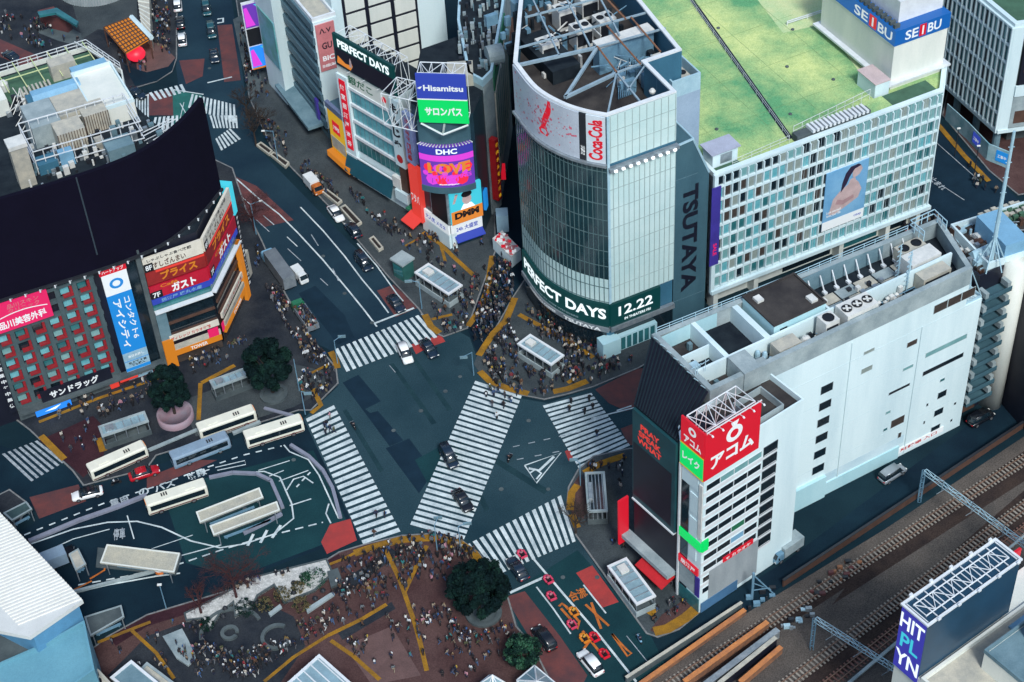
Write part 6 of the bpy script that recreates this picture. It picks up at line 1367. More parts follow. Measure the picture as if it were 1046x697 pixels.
mbp('pink_pylon', P_, M['brown'], lambda mb: mb.pbox(PF, pw_ - 1.2, pw_ + .8, 2.5, 12, 0, .5)); mbp('teal_awning', P_, mat('awning_teal', (.012, .085, .12), .5, .1, .4), lambda mb: mb.hexa([PF.pt(-.2, 2.6, 1.7), PF.pt(pw_ * .8, 2.6, 1.7), PF.pt(pw_ * .8, 6.6, .5), PF.pt(-.2, 6.6, .5), PF.pt(-.2, 2.8, 1.9), PF.pt(pw_ * .8, 2.8, 1.9), PF.pt(pw_ * .8, 7.0, .5), PF.pt(-.2, 7.0, .5)]))
mbp('awning_trim', P_, M['white_metal'], lambda mb: mb.tube(PF.pt(-.2, 6.9, .6), PF.pt(pw_ * .8, 6.9, .6), .22, 5)); mbp('balcony_table', P_, M['unit_white'], lambda mb: mb.pbox(PF, pw_ * .8, pw_ - 1.2, 5.5, 8.2, 0, .8)); mbp('green_awning', P_, M['green_paint'], lambda mb: mb.pbox(PF, pw_ + 1.4, pw_ + 4.8, 3.0, 3.3, -.5, 2.2)); mbp('white_roof_sign', P_, M['white_wall'], lambda mb: mb.pbox(PF, pw_ * .85, pw_ + 1, 3, 5.4, 0, 1.2))
def _(mb):
    truss_box(mb, PF.pt(.5, 28.8, -.2), PF.r * (pw_ - .8), PF.n * -3.6, Vector((0, 0, 6.8)), 7, .1)
    for k in range(5): mb.tube(PF.pt(pw_ * k / 4, 28.6, .1), PF.pt(pw_ * k / 4, 28.9, 1.4), .07, 4)
mbp('sign_frame', P_, M['white_metal'], _)

# ================= yellow shop, banded block, white panelled block, green and white block
Y = building('yellow_shop', 'narrow shopfront with yellow signboard beside the film billboard building', (-33, 300), 0)
ya, yb = G(345, 166), G(365, 184); YF = plane2(ya, yb); yw = (yb - ya).length
mbp('wall', Y, M['teal_wall'], lambda mb: mb.prism([ya, yb, yb - YF.n * 8, ya - YF.n * 8], 0, 15.6)); ys = mbp('yellow_board', Y, M['sign_yellow'], lambda mb: mb.pbox(YF, -.4, yw * .72, 4.2, 14.6, 0, .5)); mbp('red_badge', ys, M['sign_red'], lambda mb: mb.pbox(YF, yw * .14, yw * .5, 9.0, 12, .5, .55)); mbp('lower_posters', ys, M['unit_beige'], lambda mb: mb.pbox(YF, -.1, yw * .68, 4.6, 7.6, .5, .56)); mbp('slate_cap', Y, mat('slate_cap', (.13, .17, .28), .6, .1, .4), lambda mb: mb.pbox(YF, -.6, yw, 14.6, 15.9, 0, .8)); mbp('orange_awning', Y, M['sign_orange'], lambda mb: mb.pbox(YF, -.6, yw + .3, 2.4, 3.8, 0, 1.8)); mbp('teal_side', Y, M['glass_teal'], lambda mb: mb.pbox(YF, yw * .74, yw - .1, 4, 14.4, 0, .2)); wall_text(ys, '大特価', YF, yw * .33, 10.5, yw * .3, 1.2, M['sign_white'], .58)
V = building('banded_block', 'teal grey office block of dark ribbon windows with a pink banner on its edge', (-44, 312), 0)
vz = 30.0; va, vb_, vc = G(318.5, 21, vz), G(276, -30, vz), G(330, 16, vz); VL = plane2(vb_, va); vl = (va - vb_).length; VR = PL(va, Vector((.911, .41, 0)))
mbp('wall', V, [M['teal_band'], M['unit_beige']], lambda mb: mb.prism([Vector(vb_), Vector(va), VR.pt(5.2, 0), VR.pt(5.2, 0) - VL.r * vl], 0, vz - .6, 0, mt=1))
for i in range(8):
    z = .6 + i * 3.5; mbp('ribbon_window', V, M['glass_dark'], lambda mb: mb.pbox(VL, .2, vl - 3.4, z + 1.1, z + 2.4, -.2, .03)); mbp('ribbon_window', V, M['glass_dark'], lambda mb: mb.pbox(VL, vl - 2.9, vl, z + .9, z + 2.8, -.2, .03)); mbp('spandrel', V, M['teal_band'], lambda mb: mb.pbox(VL, 0, vl + .3, z + 2.6, z + 4.3, 0, .5))
mbp('roof_rim', V, M['white_metal'], lambda mb: mb.ring([vb_, va, VR.pt(5.2, 0), VR.pt(5.2, 0) - VL.r * vl], vz - .6, vz + .3, .5)); vn = mbp('edge_wall', V, M['white_wall'], lambda mb: mb.pbox(VR, -.1, 5.2, 3, vz - .6, 0, .3))
pn = MB().pbox(VR, .3, 4.4, 17.6, 28.8, .3, .6).build('pink_banner', M['pink_paint'], vn); wall_text(pn, 'BIC', VR, 2.3, 20.6, 2.6, 1.2, M['sign_white'], .63); wall_text(pn, 'GU', VR, 2.3, 23.6, 2.2, 1.6, M['navy'], .63); wall_text(pn, 'Λ.V', VR, 2.3, 27.2, 2.6, 1.2, M['navy'], .63); wall_text(pn, 'SHIBUYA', VR, 2.3, 18.8, 3.2, .7, M['sign_white'], .63)
mbp('purple_sign', V, M['purple_banner'], lambda mb: mb.pbox(VL, vl - 3.6, vl - 2.4, 2.5, 9, .3, .9)); mbp('low_canopy', V, M['concrete_teal'], lambda mb: mb.pbox(VL, vl - 20, vl - 1, 3.2, 3.9, 0, 4))
U = building('panelled_block', 'large white block clad in pale square panels between dark joints', (-18, 330), 0)
uz = 36.0; ua = VR.pt(5.0, 0, -1.2); UF = PL(ua, Vector((.911, .41, 0)))
mbp('wall', U, [M['white_wall'], M['concrete']], lambda mb: mb.prism([UF.pt(0, 0), UF.pt(25, 0), UF.pt(25, 0, -30), UF.pt(0, 0, -30)], 0, uz, 0, mt=1))
mbp('panel_joints', U, M['navy'], lambda mb: mb.pbox(UF, 2.2, 18.8, 8, uz - 3.6, 0, .06))
for i in range(4):
    for r in range(6): mbp('panel', U, M['cream_wall'], lambda mb: mb.pbox(UF, (2.8, 7.9, 13.6, 14.4)[i] if i < 3 else 0, (7.0, 12.7, 18.2, 1)[i] if i < 3 else 1.6, 8.4 + r * 4.05, 8.4 + r * 4.05 + 3.35, .06, .3)) if i < 3 else None
bw = mbp('dark_opening', U, M['glass_dark'], lambda mb: mb.pbox(UF, 22.2, 24.6, 26, 34, 0, .08))
def _(mb):
    for i in range(40): a = RN.uniform(1, 24); b = RN.uniform(-28, -1); s = RN.uniform(.5, 2); mb.pbox(UF, a, a + s, uz, uz + RN.uniform(.4, 2.5), b, b + s, i % 3)
mbp('roof_plant', U, [M['steel'], M['unit_white'], M['dark_metal']], _)
Z = building('green_flank_block', 'wedge shaped block with a green band on its long flank and crowded roof plant', (2, 292), 0)
zz = 33.0
zf = [Vector((p.x, p.y, 0)) for p in (G(478, 74, zz), G(493, 82, zz), G(503, 72, zz), G(514, 8, zz), G(520, -40, zz), G(470, -40, zz), G(467, 20, zz))]
mbp('wall', Z, [M['concrete'], M['roof_dark']], lambda mb: mb.prism(zf, 0, zz - 1.6, 0, mt=1)); mbp('parapet', Z, M['pale_blue_metal'], lambda mb: mb.ring(zf, zz - 1.6, zz, .5)); ZR = plane2(zf[2], zf[3]); zw = (zf[3] - zf[2]).length
mbp('green_band', Z, M['green_paint'], lambda mb: mb.pbox(ZR, 0, zw, 28.2, 31.8, .0, .25)); mbp('pale_flank', Z, M['unit_beige'], lambda mb: mb.pbox(ZR, .5, zw, 8, 27.4, .0, .3)); mbp('flank_lines', Z, M['green_paint'], lambda mb: [mb.pbox(ZR, 1 + k * 3, 1.3 + k * 3, 10, 27, .3, .34) for k in range(9)])
ltn = mbp('lantern_sign', Z, M['red_paint'], lambda mb: mb.pbox(plane2(zf[1], zf[2]), .3, 1.5, 4, 19, .2, 1.6)); column_text(ltn, '焼肉ホルモン酒場', plane2(zf[1], zf[2]), .9, 18.6, .9, 1.8, M['sign_yellow'], 1.64)
def _(mb):
    c = sum(zf, Vector()) / len(zf)
    for i in range(110):
        t = RN.random(); p = c + Vector((RN.uniform(-5, 3), RN.uniform(-15, 16), 0)); s = RN.uniform(.2, .9); mb.box(p.x, p.x + s, p.y, p.y + s, zz - 1.6, zz - 1.5 + RN.uniform(.3, 2.2), RN.randrange(4))
    p = c + Vector((2.0, -12.5, 0)); mb.tube(p + Vector((-1.4, 0, zz + .4)), p + Vector((1.6, .8, zz + .4)), 2.0, 16, 1)
mbp('roof_plant', Z, [M['steel'], M['concrete'], M['dark_metal'], M['concrete_teal']], _)
mbp('white_stair', Z, M['unit_beige'], lambda mb: mb.prism([zf[0] + Vector((-4, -1, 0)), zf[0] + Vector((1, -1, 0)), zf[0] + Vector((1, 4, 0)), zf[0] + Vector((-4, 4, 0))], 20, zz))
# alley buildings behind the glass tower's left side
AB = building('alley_block', 'dark brown low block behind the glass tower on the narrow alley', (6, 330), 0)
q = Gs([(508, 60), (530, 40), (535, -20), (505, -20)], 20); mbp('wall', AB, [M['navy'], M['brown']], lambda mb: mb.prism(q, 0, 20, 0, mt=1))
al = thing('hanging_sign', 'red hanging sign over the dark alley between two buildings', 'sign', (G(512, 190).x, G(512, 190).y, 0)); q = G(510, 178, 6); mbp('sign_panel', al, M['sign_red'], lambda mb: mb.box(q.x - 1.3, q.x + 1.3, q.y, q.y + .2, 4.5, 8.5)); mbp('bracket', al, M['dark_metal'], lambda mb: mb.tube((q.x, q.y + .1, 0), (q.x, q.y + .1, 4.5), .1, 5))
# screens block at the top, white block with picture banners
TS = building('screen_block', 'white block edge with three bright violet and blue screens at the top', (-52, 345), 0)
ta = G(297, 132); TL_ = PL(G(262, 76) + Vector((0, 0, 0)), (G(290, 130) - G(262, 76))); 
tsq = [G(275, 86), G(294, 108), G(310, 108), G(300, 40), G(268, 30)]; TF = plane2(tsq[0], tsq[1]); tl = (tsq[1] - tsq[0]).length; TB = PL(tsq[0], (1, .25, 0))
mbp('wall', TS, M['white_wall'], lambda mb: mb.prism([tsq[0], tsq[1], tsq[1] + Vector((4, 4, 0)), tsq[0] + Vector((4, 30, 0)), tsq[0] + Vector((0, 22, 0))], 0, 34)); mbp('mural', TS, mat('mural', (.06, .30, .22), .5, .3, .25, c2=(.20, .42, .55)), lambda mb: mb.pbox(TF, 1, tl - .5, 9, 21, 0, .2)); mbp('letter_plate', TS, M['navy'], lambda mb: mb.pbox(TF, 2, 6, 25.5, 30, 0, .25)); wall_text(TS, 'Z', TF, 4, 27.8, 2.2, 3, M['sign_white'], .3)
sp_ = thing('screen_tower', 'stack of three lit violet, black and blue screens standing by the upper avenue', 'screen', (G(266, 82).x, G(266, 82).y, 0)); s0 = G(261, 84); TB = PL(s0, (1, .35, 0))
mbp('frame', sp_, M['white_metal'], lambda mb: mb.pbox(TB, -.2, 4.6, 3.4, 20.4, -.6, 0)); 
for z0, z1, m in ((14.2, 20.0, 'led_purple'), (9.6, 13.8, 'black'), (3.8, 9.2, 'led_blue')):
    o = mbp('screen', sp_, M[m], lambda mb: mb.pbox(TB, 0, 4.4, z0, z1, 0, .2))
    if m != 'black': mbp('picture', o, M['led_magenta'], lambda mb: mb.poly([TB.pt(.1, z0 + .3, .23), TB.pt(2.2, z0 + .4, .23), TB.pt(1.6, z0 + 2.2, .23), TB.pt(.8, z1 - .6, .23), TB.pt(.1, z1 - .8, .23)])); mbp('picture', o, M['led_cyan'], lambda mb: mb.poly([TB.pt(2.4, z1 - .2, .23), TB.pt(4.3, z1 - .2, .23), TB.pt(4.3, z1 - 2, .23), TB.pt(3.4, z1 - 1.4, .23)]))
mbp('orange_foot', sp_, M['sign_orange'], lambda mb: mb.pbox(TB, 0, 4.4, 3.4, 3.8, 0, .25))
# round tower store at the far top left (only its foot shows) and its lit canopy
RT = building('round_store', 'foot of a pale round tower with a lit pink and teal entrance sign', (-112, 372), 0)
rc = G(100, -14); mbp('wall', RT, M['grey_wall'], lambda mb: mb.lathe((rc.x, rc.y, 0), [(9.5, 0), (9.5, 9), (0.1, 9.4)], 40), True); 
def _(mb):
    for i in range(40):
        t = math.radians(190 + i * 4); mb.tube((rc.x + 9.6 * math.cos(t), rc.y + 9.6 * math.sin(t), .2), (rc.x + 9.6 * math.cos(t), rc.y + 9.6 * math.sin(t), 9), .10, 4)
mbp('fins', RT, M['concrete'], _)
tq = Gs([(38, 12), (58, 8), (80, 22), (78, 26), (56, 13), (40, 16)], 6); mbp('teal_canopy', RT, M['glass_teal'], lambda mb: mb.prism(tq, 5.4, 6)); tq2 = Gs([(42, 24), (58, 20), (74, 31), (70, 34), (46, 28)], 0); mbp('pink_shopfront', RT, M['paint_rust'], lambda mb: mb.prism(tq2, .13, 3.6))
LC = thing('lit_canopy', 'orange lit grid canopy beside a big red balloon at the top left', 'canopy', (G(135, 48).x, G(135, 48).y, .13)); lq = Gs([(106, 28), (132, 18), (152, 40), (128, 54)], 5.5)
mbp('roof', LC, M['sign_orange'], lambda mb: mb.prism(lq, 5.1, 5.4))
def _(mb):
    for i in range(9): t = i / 8; mb.tube(lq[0].lerp(lq[1], t) + Vector((0, 0, .05)), lq[3].lerp(lq[2], t) + Vector((0, 0, .05)), .13, 4); mb.tube(lq[0].lerp(lq[3], t) + Vector((0, 0, .05)), lq[1].lerp(lq[2], t) + Vector((0, 0, .05)), .13, 4)
    for p in lq: mb.tube(p, (p.x, p.y, .13), .15, 5)
mbp('grid', LC, M['brown'], _); mbp('white_edge', LC, M['white_wall'], lambda mb: mb.tube(lq[1] + Vector((.5, 0, .1)), lq[2] + Vector((.6, .2, .1)), .6, 6))
rbq = G(139, 56, 2.0); rbn = thing('red_balloon', 'big glowing red ball hanging at the edge of the orange canopy', 'balloon', (rbq.x, rbq.y, .13)); mbp('ball', rbn, M['led_red'], lambda mb: mb.lathe((rbq.x, rbq.y, .6), [(.3, 0), (1.3, .3), (2.0, 1.0), (2.2, 1.7), (1.9, 2.5), (1.1, 3.1), (.1, 3.3)], 18), True); mbp('stand', rbn, M['dark_metal'], lambda mb: mb.lathe((rbq.x, rbq.y, .13), [(.9, 0), (.5, .3), (.3, .5)], 12))
BW = building('beige_block', 'beige ribbed wall beside the orange lit canopy at the top edge', (-88, 372), 0); bq = Gs([(140, -6), (152, -8), (154, 38), (144, 24)], 4); mbp('wall', BW, M['unit_beige'], lambda mb: mb.prism(bq, .13, 4)); mbp('ribs', BW, M['cream_wall'], lambda mb: [mb.tube(bq[0].lerp(bq[3], t / 8) + Vector((0, 0, .05)), bq[1].lerp(bq[2], t / 8) + Vector((0, 0, .05)), .15, 4) for t in range(9)])
# ================= railway
class Track: pass
def track(px0, px1, label, ms, g=1.07):
    p, q = G(*px0), G(*px1); d = (q - p); L_ = d.length; f = Fr(p, d); o = thing('railway_track', label, 'railway track', (p.x, p.y, 0), 'railway tracks')
    mb = MB(); n = int(L_ / .78)
    for i in range(n): mb.fbox(f, i * .78, i * .78 + .3, -1.15, 1.15, .10, .24)
    mb.build('sleepers', M[ms], o)
    for s in (-.62, .62): MB().fbox(f, 0, L_, s - .07, s + .07, .24, .42).build('rail', M['rail'], o)
    return f, L_
sheet('railway_ballast', [(640, 740), (660, 697), (760, 628), (830, 586), (905, 540), (1046, 446), (1150, 380), (1150, 800), (900, 800)], 'ballast')
sheet('ballast_track', [(690, 712), (712, 690), (1100, 424), (1100, 446), (780, 655)], 'ballast_dark')
sheet('ballast_track', [(800, 712), (1100, 455), (1100, 495), (830, 712)], 'ballast_dark')
sheet('ballast_path', [(865, 598), (1080, 458), (1080, 470), (850, 618)], 'ballast_dark')
track((672, 708), (1100, 436), 'railway track nearest the white office block', 'sleeper')
track((800, 702), (1100, 478), 'second railway track from the white office block, grey', 'sleeper')
track((838, 706), (1100, 500), 'rust brown railway track passing behind the lettered sign box', 'sleeper_rust')
track((740, 712), (1020, 518), 'faint railway track between the two grey ones', 'sleeper') if 0 else None
def wallrun(name, label, cat, px0, px1, h, t, m, cap=None):
    p, q = G(*px0), G(*px1); f = Fr(p, q - p); L_ = (q - p).length; o = MB().fbox(f, 0, L_, 0, t, 0, h).build(name, M[m])
    if cap: MB().fbox(f, 0, L_, -.1, t + .1, h, h + .12).build('coping', M[cap], o)
    return tag(o, label, cat)
wallrun('trackside_wall', 'long low wall with a pale cream top between side road and railway', 'wall', (640, 699), (758, 622), 1.5, .3, 'concrete_dark', 'unit_beige')
wallrun('railway_fence', 'long dark brown fence along the railway by the white office block', 'fence', (800, 600), (1090, 408), 1.6, .25, 'brown', 'dark_metal')
wallrun('cable_duct', 'orange rusty cable duct running along the first track', 'cable duct', (655, 704), (762, 628), 1.0, .55, 'rust', 'orange_metal')
wallrun('platform_roof_edge', 'orange rusty platform roof edge beside the first track at the bottom', 'platform roof', (700, 704), (785, 643), 1.6, .6, 'rust', 'orange_metal')
wallrun('platform_roof_edge', 'pale steel platform roof strip at the bottom between the tracks', 'platform roof', (722, 708), (796, 652), 1.8, .8, 'steel', 'steel')
wallrun('platform_roof_edge', 'cream edged platform roof strip at the bottom between the tracks', 'platform roof', (735, 708), (793, 661), 2.2, .5, 'navy', 'unit_beige')
wallrun('platform_roof_edge', 'short rust red platform roof strip at the bottom between the tracks', 'platform roof', (757, 704), (799, 668), 1.5, .6, 'rust', 'orange_metal')
wallrun('cable_trough', 'pale broken line of cable troughs beside the rust brown track', 'cable trough', (868, 700), (1060, 538), .4, .5, 'concrete', None)
for px, l in (((822, 612), 'red'), ((1030, 600), 'grey')): pass
def clutter(name, label, px, n, spread, mats, seed):
    r = random.Random(seed); p = G(*px); mb = MB()
    for i in range(n):
        t = r.uniform(-1, 1) * spread; q = p + Vector((.83, .55, 0)) * t + Vector((-.55, .83, 0)) * r.uniform(-1.2, 1.2); s = r.uniform(.3, 1.1); mb.box(q.x, q.x + s, q.y, q.y + s * .6, 0, r.uniform(.2, .9), i % len(mats))
    return tag(mb.build(name, [M[m] for m in mats]), label, 'trackside gear')
clutter('cable_gear', 'rusty red heap of cable gear between the first and second tracks', (845, 596), 16, 7, ('paint_rust', 'rust', 'dark_metal'), 3)
clutter('cable_gear', 'grey and blue cable gear at the end of the platform roofs', (812, 634), 14, 3, ('steel', 'pale_blue_metal', 'dark_metal'), 4)
clutter('cable_gear', 'dark blue heap of gear at the corner by the trackside wall', (775, 612), 10, 3, ('dark_metal', 'steel_blue'), 5)
def gantry(px0, px1, h, label):
    p, q = G(*px0), G(*px1); o = thing('railway_gantry', label, 'gantry', (p.x, p.y, 0), 'railway gantries'); up = Vector((0, 0, h)); d = (q - p).normalized()
    for r in (p, q): truss_box(m := MB(), r - Vector((.3, .3, 0)), up, Vector((.5, 0, 0)), Vector((0, .5, 0)), 6, .05); m.build('post', M['steel_blue'], o)
    m = MB(); truss_box(m, p + up - Vector((0, 0, .8)), q - p, Vector((0, 0, .8)), Vector((-d.y, d.x, 0)) * .6, 14, .055); m.build('beam', M['pale_blue_metal'], o)
    m = MB()
    for t in (.15, .38, .62, .85): r = p.lerp(q, t) + up; m.tube(r, r - Vector((0, 0, 1.8)), .07, 4); m.tube(r - Vector((1, .6, 1.6)), r + Vector((1, .6, -1.6)), .06, 4); m.tube(r, r + Vector((0, 0, 1.0)), .08, 5)
    m.build('insulators', M['steel'], o); return o
gantry((939, 512), (1070, 610), 7.5, 'pale blue gantry over the tracks right of the white office block')
gantry((829, 663), (950, 740), 7.5, 'pale blue gantry over the tracks at the bottom left of the sign box')
def pole(name, label, px, h, m='steel_blue', arm=None, lamp=None, cat='pole', r=.11, z0=.13):
    p = G(px[0], px[1], 0); o = thing(name, label, cat, (p.x, p.y, z0)); MB().tube((p.x, p.y, z0), (p.x, p.y, h), r, 6, 0, r * .7).build('pole', M[m], o)
    if arm: MB().tube((p.x, p.y, h - .1), (p.x + arm[0], p.y + arm[1], h + .2), r * .6, 5).build('arm', M[m], o)
    if lamp:
        a = arm or (0, 0); e = Vector((p.x + a[0], p.y + a[1], h + .2)); mb = MB()
        if lamp == 'signal': mb.box(e.x - .7, e.x + .7, e.y - .15, e.y + .15, e.z - .5, e.z)
        else: mb.box(e.x - .35, e.x + .35, e.y - .18, e.y + .18, e.z - .12, e.z + .06)
        mb.build('signal_head' if lamp == 'signal' else 'lamp_head', M['concrete_teal' if lamp == 'signal' else 'lens_white'], o)
    return o
p = G(768, 612); o = thing('track_signal_post', 'teal braced post by the railway in front of the red signed corner', 'post', (p.x, p.y, 0)); m = MB(); m.tube((p.x, p.y, 0), (p.x, p.y, 6.5), .22, 6); m.tube((p.x, p.y, 6), (p.x + 3.6, p.y + .6, .2), .12, 5); m.tube((p.x, p.y, 4), (p.x + 3.2, p.y + 1.2, .6), .1, 5); m.tube((p.x + .2, p.y, 2.2), (p.x + 2.8, p.y + .4, 2.0), .08, 5); m.build('braced_post', M['steel_blue'], o)
for i, (px, h, arm, lamp, lab) in enumerate((((484, 384), 6, (-1.5, -1.2), 'signal', 'traffic signal pole on the corner at the head of the diagonal crossing'), ((447, 565), 7, (.6, 1.6), 'signal', 'traffic signal pole on the plaza edge between two crossings'), ((471, 566), 7, (1.5, .5), 'signal', 'traffic signal pole on the plaza edge beside the big round tree'), ((593, 497), 6, (-1, .8), 'signal', 'traffic signal pole at the corner by the right hand crossing'), ((431, 316), 7, (-2, .4), 'signal', 'traffic signal pole beside the kiosk corner and upper crossing'), ((306, 400), 8, (0, 0), None, 'thin dark pole by the tree at the left end of the upper crossing'), ((345, 372), 6, (1.4, 1), 'signal', 'traffic signal pole at the left end of the upper crossing'), ((312, 424), 6, (1.2, -.6), 'signal', 'traffic signal pole at the top of the long left crossing'), ((262, 240), 8, (2, .5), 'lamp', 'street lamp beside the corner of the billboard store'), ((284, 165), 8, (-2, 0), 'lamp', 'street lamp by the planter strip of the upper avenue'), ((170, 622), 6, (0, 0), 'lamp', 'street lamp at the plaza edge left of the white garden'), ((658, 560), 5, (0, 0), None, 'thin post beside the dark office front on the right'), ((975, 160), 7, (0, 0), 'lamp', 'dark lamp post before the pale hoarding'), ((995, 178), 7, (0, 0), 'lamp', 'dark lamp post by the blue square signs'))):
    pole('traffic_signal' if lamp == 'signal' else 'street_lamp' if lamp else 'post', lab, px, h, 'steel_blue' if i < 12 else 'dark_metal', arm, lamp, 'traffic signal' if lamp == 'signal' else 'street lamp' if lamp else 'post')
# ================= subway entrances, kiosks, shelters
def frect(px, z):
    "frame of a rectangle seen as left-front, right-front, left-back"
    a, b, c = [G(u, v, z) for u, v in px]; f = Fr(a, b - a); return f, (b - a).length, abs(f.ab(c)[1])
def subway(label, px, z, roof='roof_glass', wall='concrete', dark=False):
    f, la, lb = frect(px, z); c = f.w(la / 2, lb / 2); o = thing('subway_entrance', label, 'subway entrance', (c.x, c.y, .13), 'subway entrances')
    q = [f.w(0, 0), f.w(la, 0), f.w(la, lb), f.w(0, lb)]
    MB().ring(q, .13, 1.3, .22).build('wall', M[wall], o); MB().ring(q, z - .35, z, .42).build('roof_rim', M['white_metal' if not dark else 'concrete'], o)
    mb = MB().fbox(f, .42, la - .42, .42, lb - .42, z - .3, z - .22); mb.build('glass_roof', M[roof], o)
    mb = MB(); n = 6
    for i in range(1, n): mb.fbox(f, la * i / n - .07, la * i / n + .07, .4, lb - .4, z - .22, z - .1)
    mb.build('roof_bars', M['steel'], o)
    mb = MB()
    for i in range(5):
        for b in (.15, lb - .15): mb.tube(f.w(.2 + (la - .4) * i / 4, b, 1.3), f.w(.2 + (la - .4) * i / 4, b, z - .3), .09, 5)
    mb.build('posts', M['steel'], o)
    mb = MB()
    for i in range(8): mb.fbox(f, .6 + (la - 1.2) * i / 8, .6 + (la - 1.2) * (i + 1) / 8, .6, lb - .6, .02, .14 + .1 * i)
    mb.build('steps', M['concrete_dark'], o)
    ac = MB().fbox(f, la * .12, la * .3, lb * .3, lb * .7, z - .2, z + .35); ac.build('roof_unit', M['unit_white' if not dark else 'steel'], o)
    return o
subway('white rimmed glass subway entrance beside the pale square kiosk', [(423, 278), (458, 301), (437, 268)], 3.6)
subway('white rimmed glass subway entrance amid the crowd before the glass tower', [(528, 351), (563, 373), (540, 340)], 3.6)
subway('dark framed subway entrance by the billboard wall at the right hand corner', [(600, 523), (621, 522), (604, 482)], 3.4, 'glass_dark', 'concrete_dark', True)
subway('glass roofed subway entrance beside the red awning on the right', [(620, 578), (650, 618), (640, 569)], 3.4)
subway('grey subway entrance under the big blue sign between planter and blue screen', [(104, 446), (152, 430), (101, 435)], 3.6, 'roof_glass', 'concrete_dark', True)
subway('grey subway entrance between the two round trees on the left', [(218, 397), (256, 383), (215, 388)], 3.6, 'roof_glass', 'concrete_dark', True)
f, la, lb = frect([(398, 264), (411, 272), (410, 255)], 4.6); c = f.w(la / 2, lb / 2); o = thing('kiosk', 'square kiosk with pale roof and green walls at the avenue kerb', 'kiosk', (c.x, c.y, .13)); MB().fbox(f, .3, la - .3, .3, lb - .3, .13, 4.2).build('wall', mat('kiosk_green', (.03, .13, .12), .5, .15, .5), o); MB().fbox(f, 0, la, 0, lb, 4.2, 4.6).build('roof', M['concrete'], o); MB().pbox(f.front(.3), .6, la - .6, 1.2, 3.4, 0, .05).build('window', M['glass_teal'], o)
def shelter(label, px, z, m='cream_roof', group='bus shelters', rim='cream_wall'):
    P = Gs(px, z); c = sum(P, Vector()) / len(P); o = thing('bus_shelter', label, 'bus shelter', (c.x, c.y, 0), group); MB().prism(P, z - .25, z - .05).build('roof', M[m], o); MB().ring(P, z - .3, z + .03, .28).build('roof_rim', M[rim], o); mb = MB()
    for i in (0, 1, 2, 3): q = P[i].lerp(c, .15); mb.tube((q.x, q.y, 0), (q.x, q.y, z - .25), .1, 5)
    mb.build('post', M['steel'], o); mb = MB(); a = P[0].lerp(P[3], .5).lerp(c, .3); b = P[1].lerp(P[2], .5).lerp(c, .3); f = Fr(a, b - a); mb.fbox(f, 0, (b - a).length, -.25, .25, .35, .5); mb.fbox(f, .3, .5, -.2, .2, .05, .35); mb.fbox(f, (b - a).length - .5, (b - a).length - .3, -.2, .2, .05, .35); mb.build('bench', M['steel_blue'], o); return o
shelter('upper of two long cream shelter roofs in the middle of the terminal', [(200, 523), (265, 498), (269, 508), (204, 534)], 3.2); shelter('lower of two long cream shelter roofs in the middle of the terminal', [(214, 537), (283, 512), (286, 521), (218, 547)], 3.2); shelter('slanting dull cream shelter roof at the bottom left of the terminal', [(109, 556), (184, 565), (178, 585), (102, 575)], 3.2, 'cream_roof'); shelter('small square shelter roof beside the station hall roof', [(70, 566), (80, 560), (88, 576), (77, 583)], 3.2, 'unit_beige', rim='concrete'); shelter('grey shelter roof beside the station hall wall on the plaza', [(86, 630), (124, 618), (127, 630), (92, 650)], 3.2, 'concrete_dark', rim='concrete'); shelter('dim grey shelter roof above the station hall roof corner', [(3, 524), (27, 512), (33, 520), (12, 532)], 3.0, 'paving_green', rim='concrete')
def island(name, px, m, h=.16): P = Gs(px); struct(MB().prism(P, 0, h).build(name, M[m])); 
island('bus_island', [(216, 542), (286, 517), (288, 523), (220, 549)], 'concrete_dark'); island('bus_island', [(203, 530), (267, 505), (270, 510), (207, 536)], 'concrete_dark'); island('bus_island', [(100, 560), (186, 568), (180, 588), (98, 580)], 'concrete_dark')
# kerb rails and pale barriers of the terminal
def barrier(label, px, m='concrete', h=.9, w=.5):
    P = Gs(px); o = MB()
    for i in range(len(P) - 1): f = Fr(P[i], P[i + 1] - P[i]); o.fbox(f, 0, (P[i + 1] - P[i]).length, -w / 2, w / 2, 0, h)
    return tag(o.build('kerb_barrier', M[m]), label, 'barrier', 'terminal barriers')
lil = mat('lilac_grey', (.24, .26, .33), .6, .12, .6)
barrier('long lilac grey barrier strip running through the terminal', [(30, 554), (80, 533), (120, 519), (150, 507)], 'lilac_grey', .5, .75); barrier('curving lilac grey barrier round the cream shelters', [(214, 489), (238, 484), (262, 485), (277, 492), (284, 508), (289, 520)], 'lilac_grey', .5, .6); barrier('short lilac barrier at the foot of the cream shelters', [(249, 546), (270, 536), (288, 526)], 'lilac_grey', .5, .6); barrier('pale barrier beside the long left crossing', [(297, 456), (316, 468), (330, 482), (340, 500), (348, 530)], 'lilac_grey', .6, .6); barrier('kerb block behind the two white buses', [(238, 444), (266, 432)], 'concrete', .5, .6); barrier('kerb block ahead of the white bus by the crossing', [(270, 418), (300, 426)], 'lilac_grey', .4, .6); barrier('pale kerb beneath the grey bus', [(150, 462), (202, 440)], 'concrete', .4, .7); barrier('pale barrier with an orange drum at the terminal exit', [(75, 606), (110, 597), (160, 584)], 'concrete', .5, .5)
p = G(164, 583); o = thing('traffic_drum', 'orange traffic drum at the tip of the terminal exit', 'traffic drum', (p.x, p.y, 0)); MB().lathe((p.x, p.y, 0), [(1.0, 0), (.95, 1.6), (.7, 1.9), (.2, 2.0)], 14).build('drum', mat('drum_orange', (.75, .20, .04), .5, .1, .6), o); MB().lathe((p.x, p.y, .7), [(1.0, 0), (1.0, .3)], 14).build('band', M['sign_white'], o)
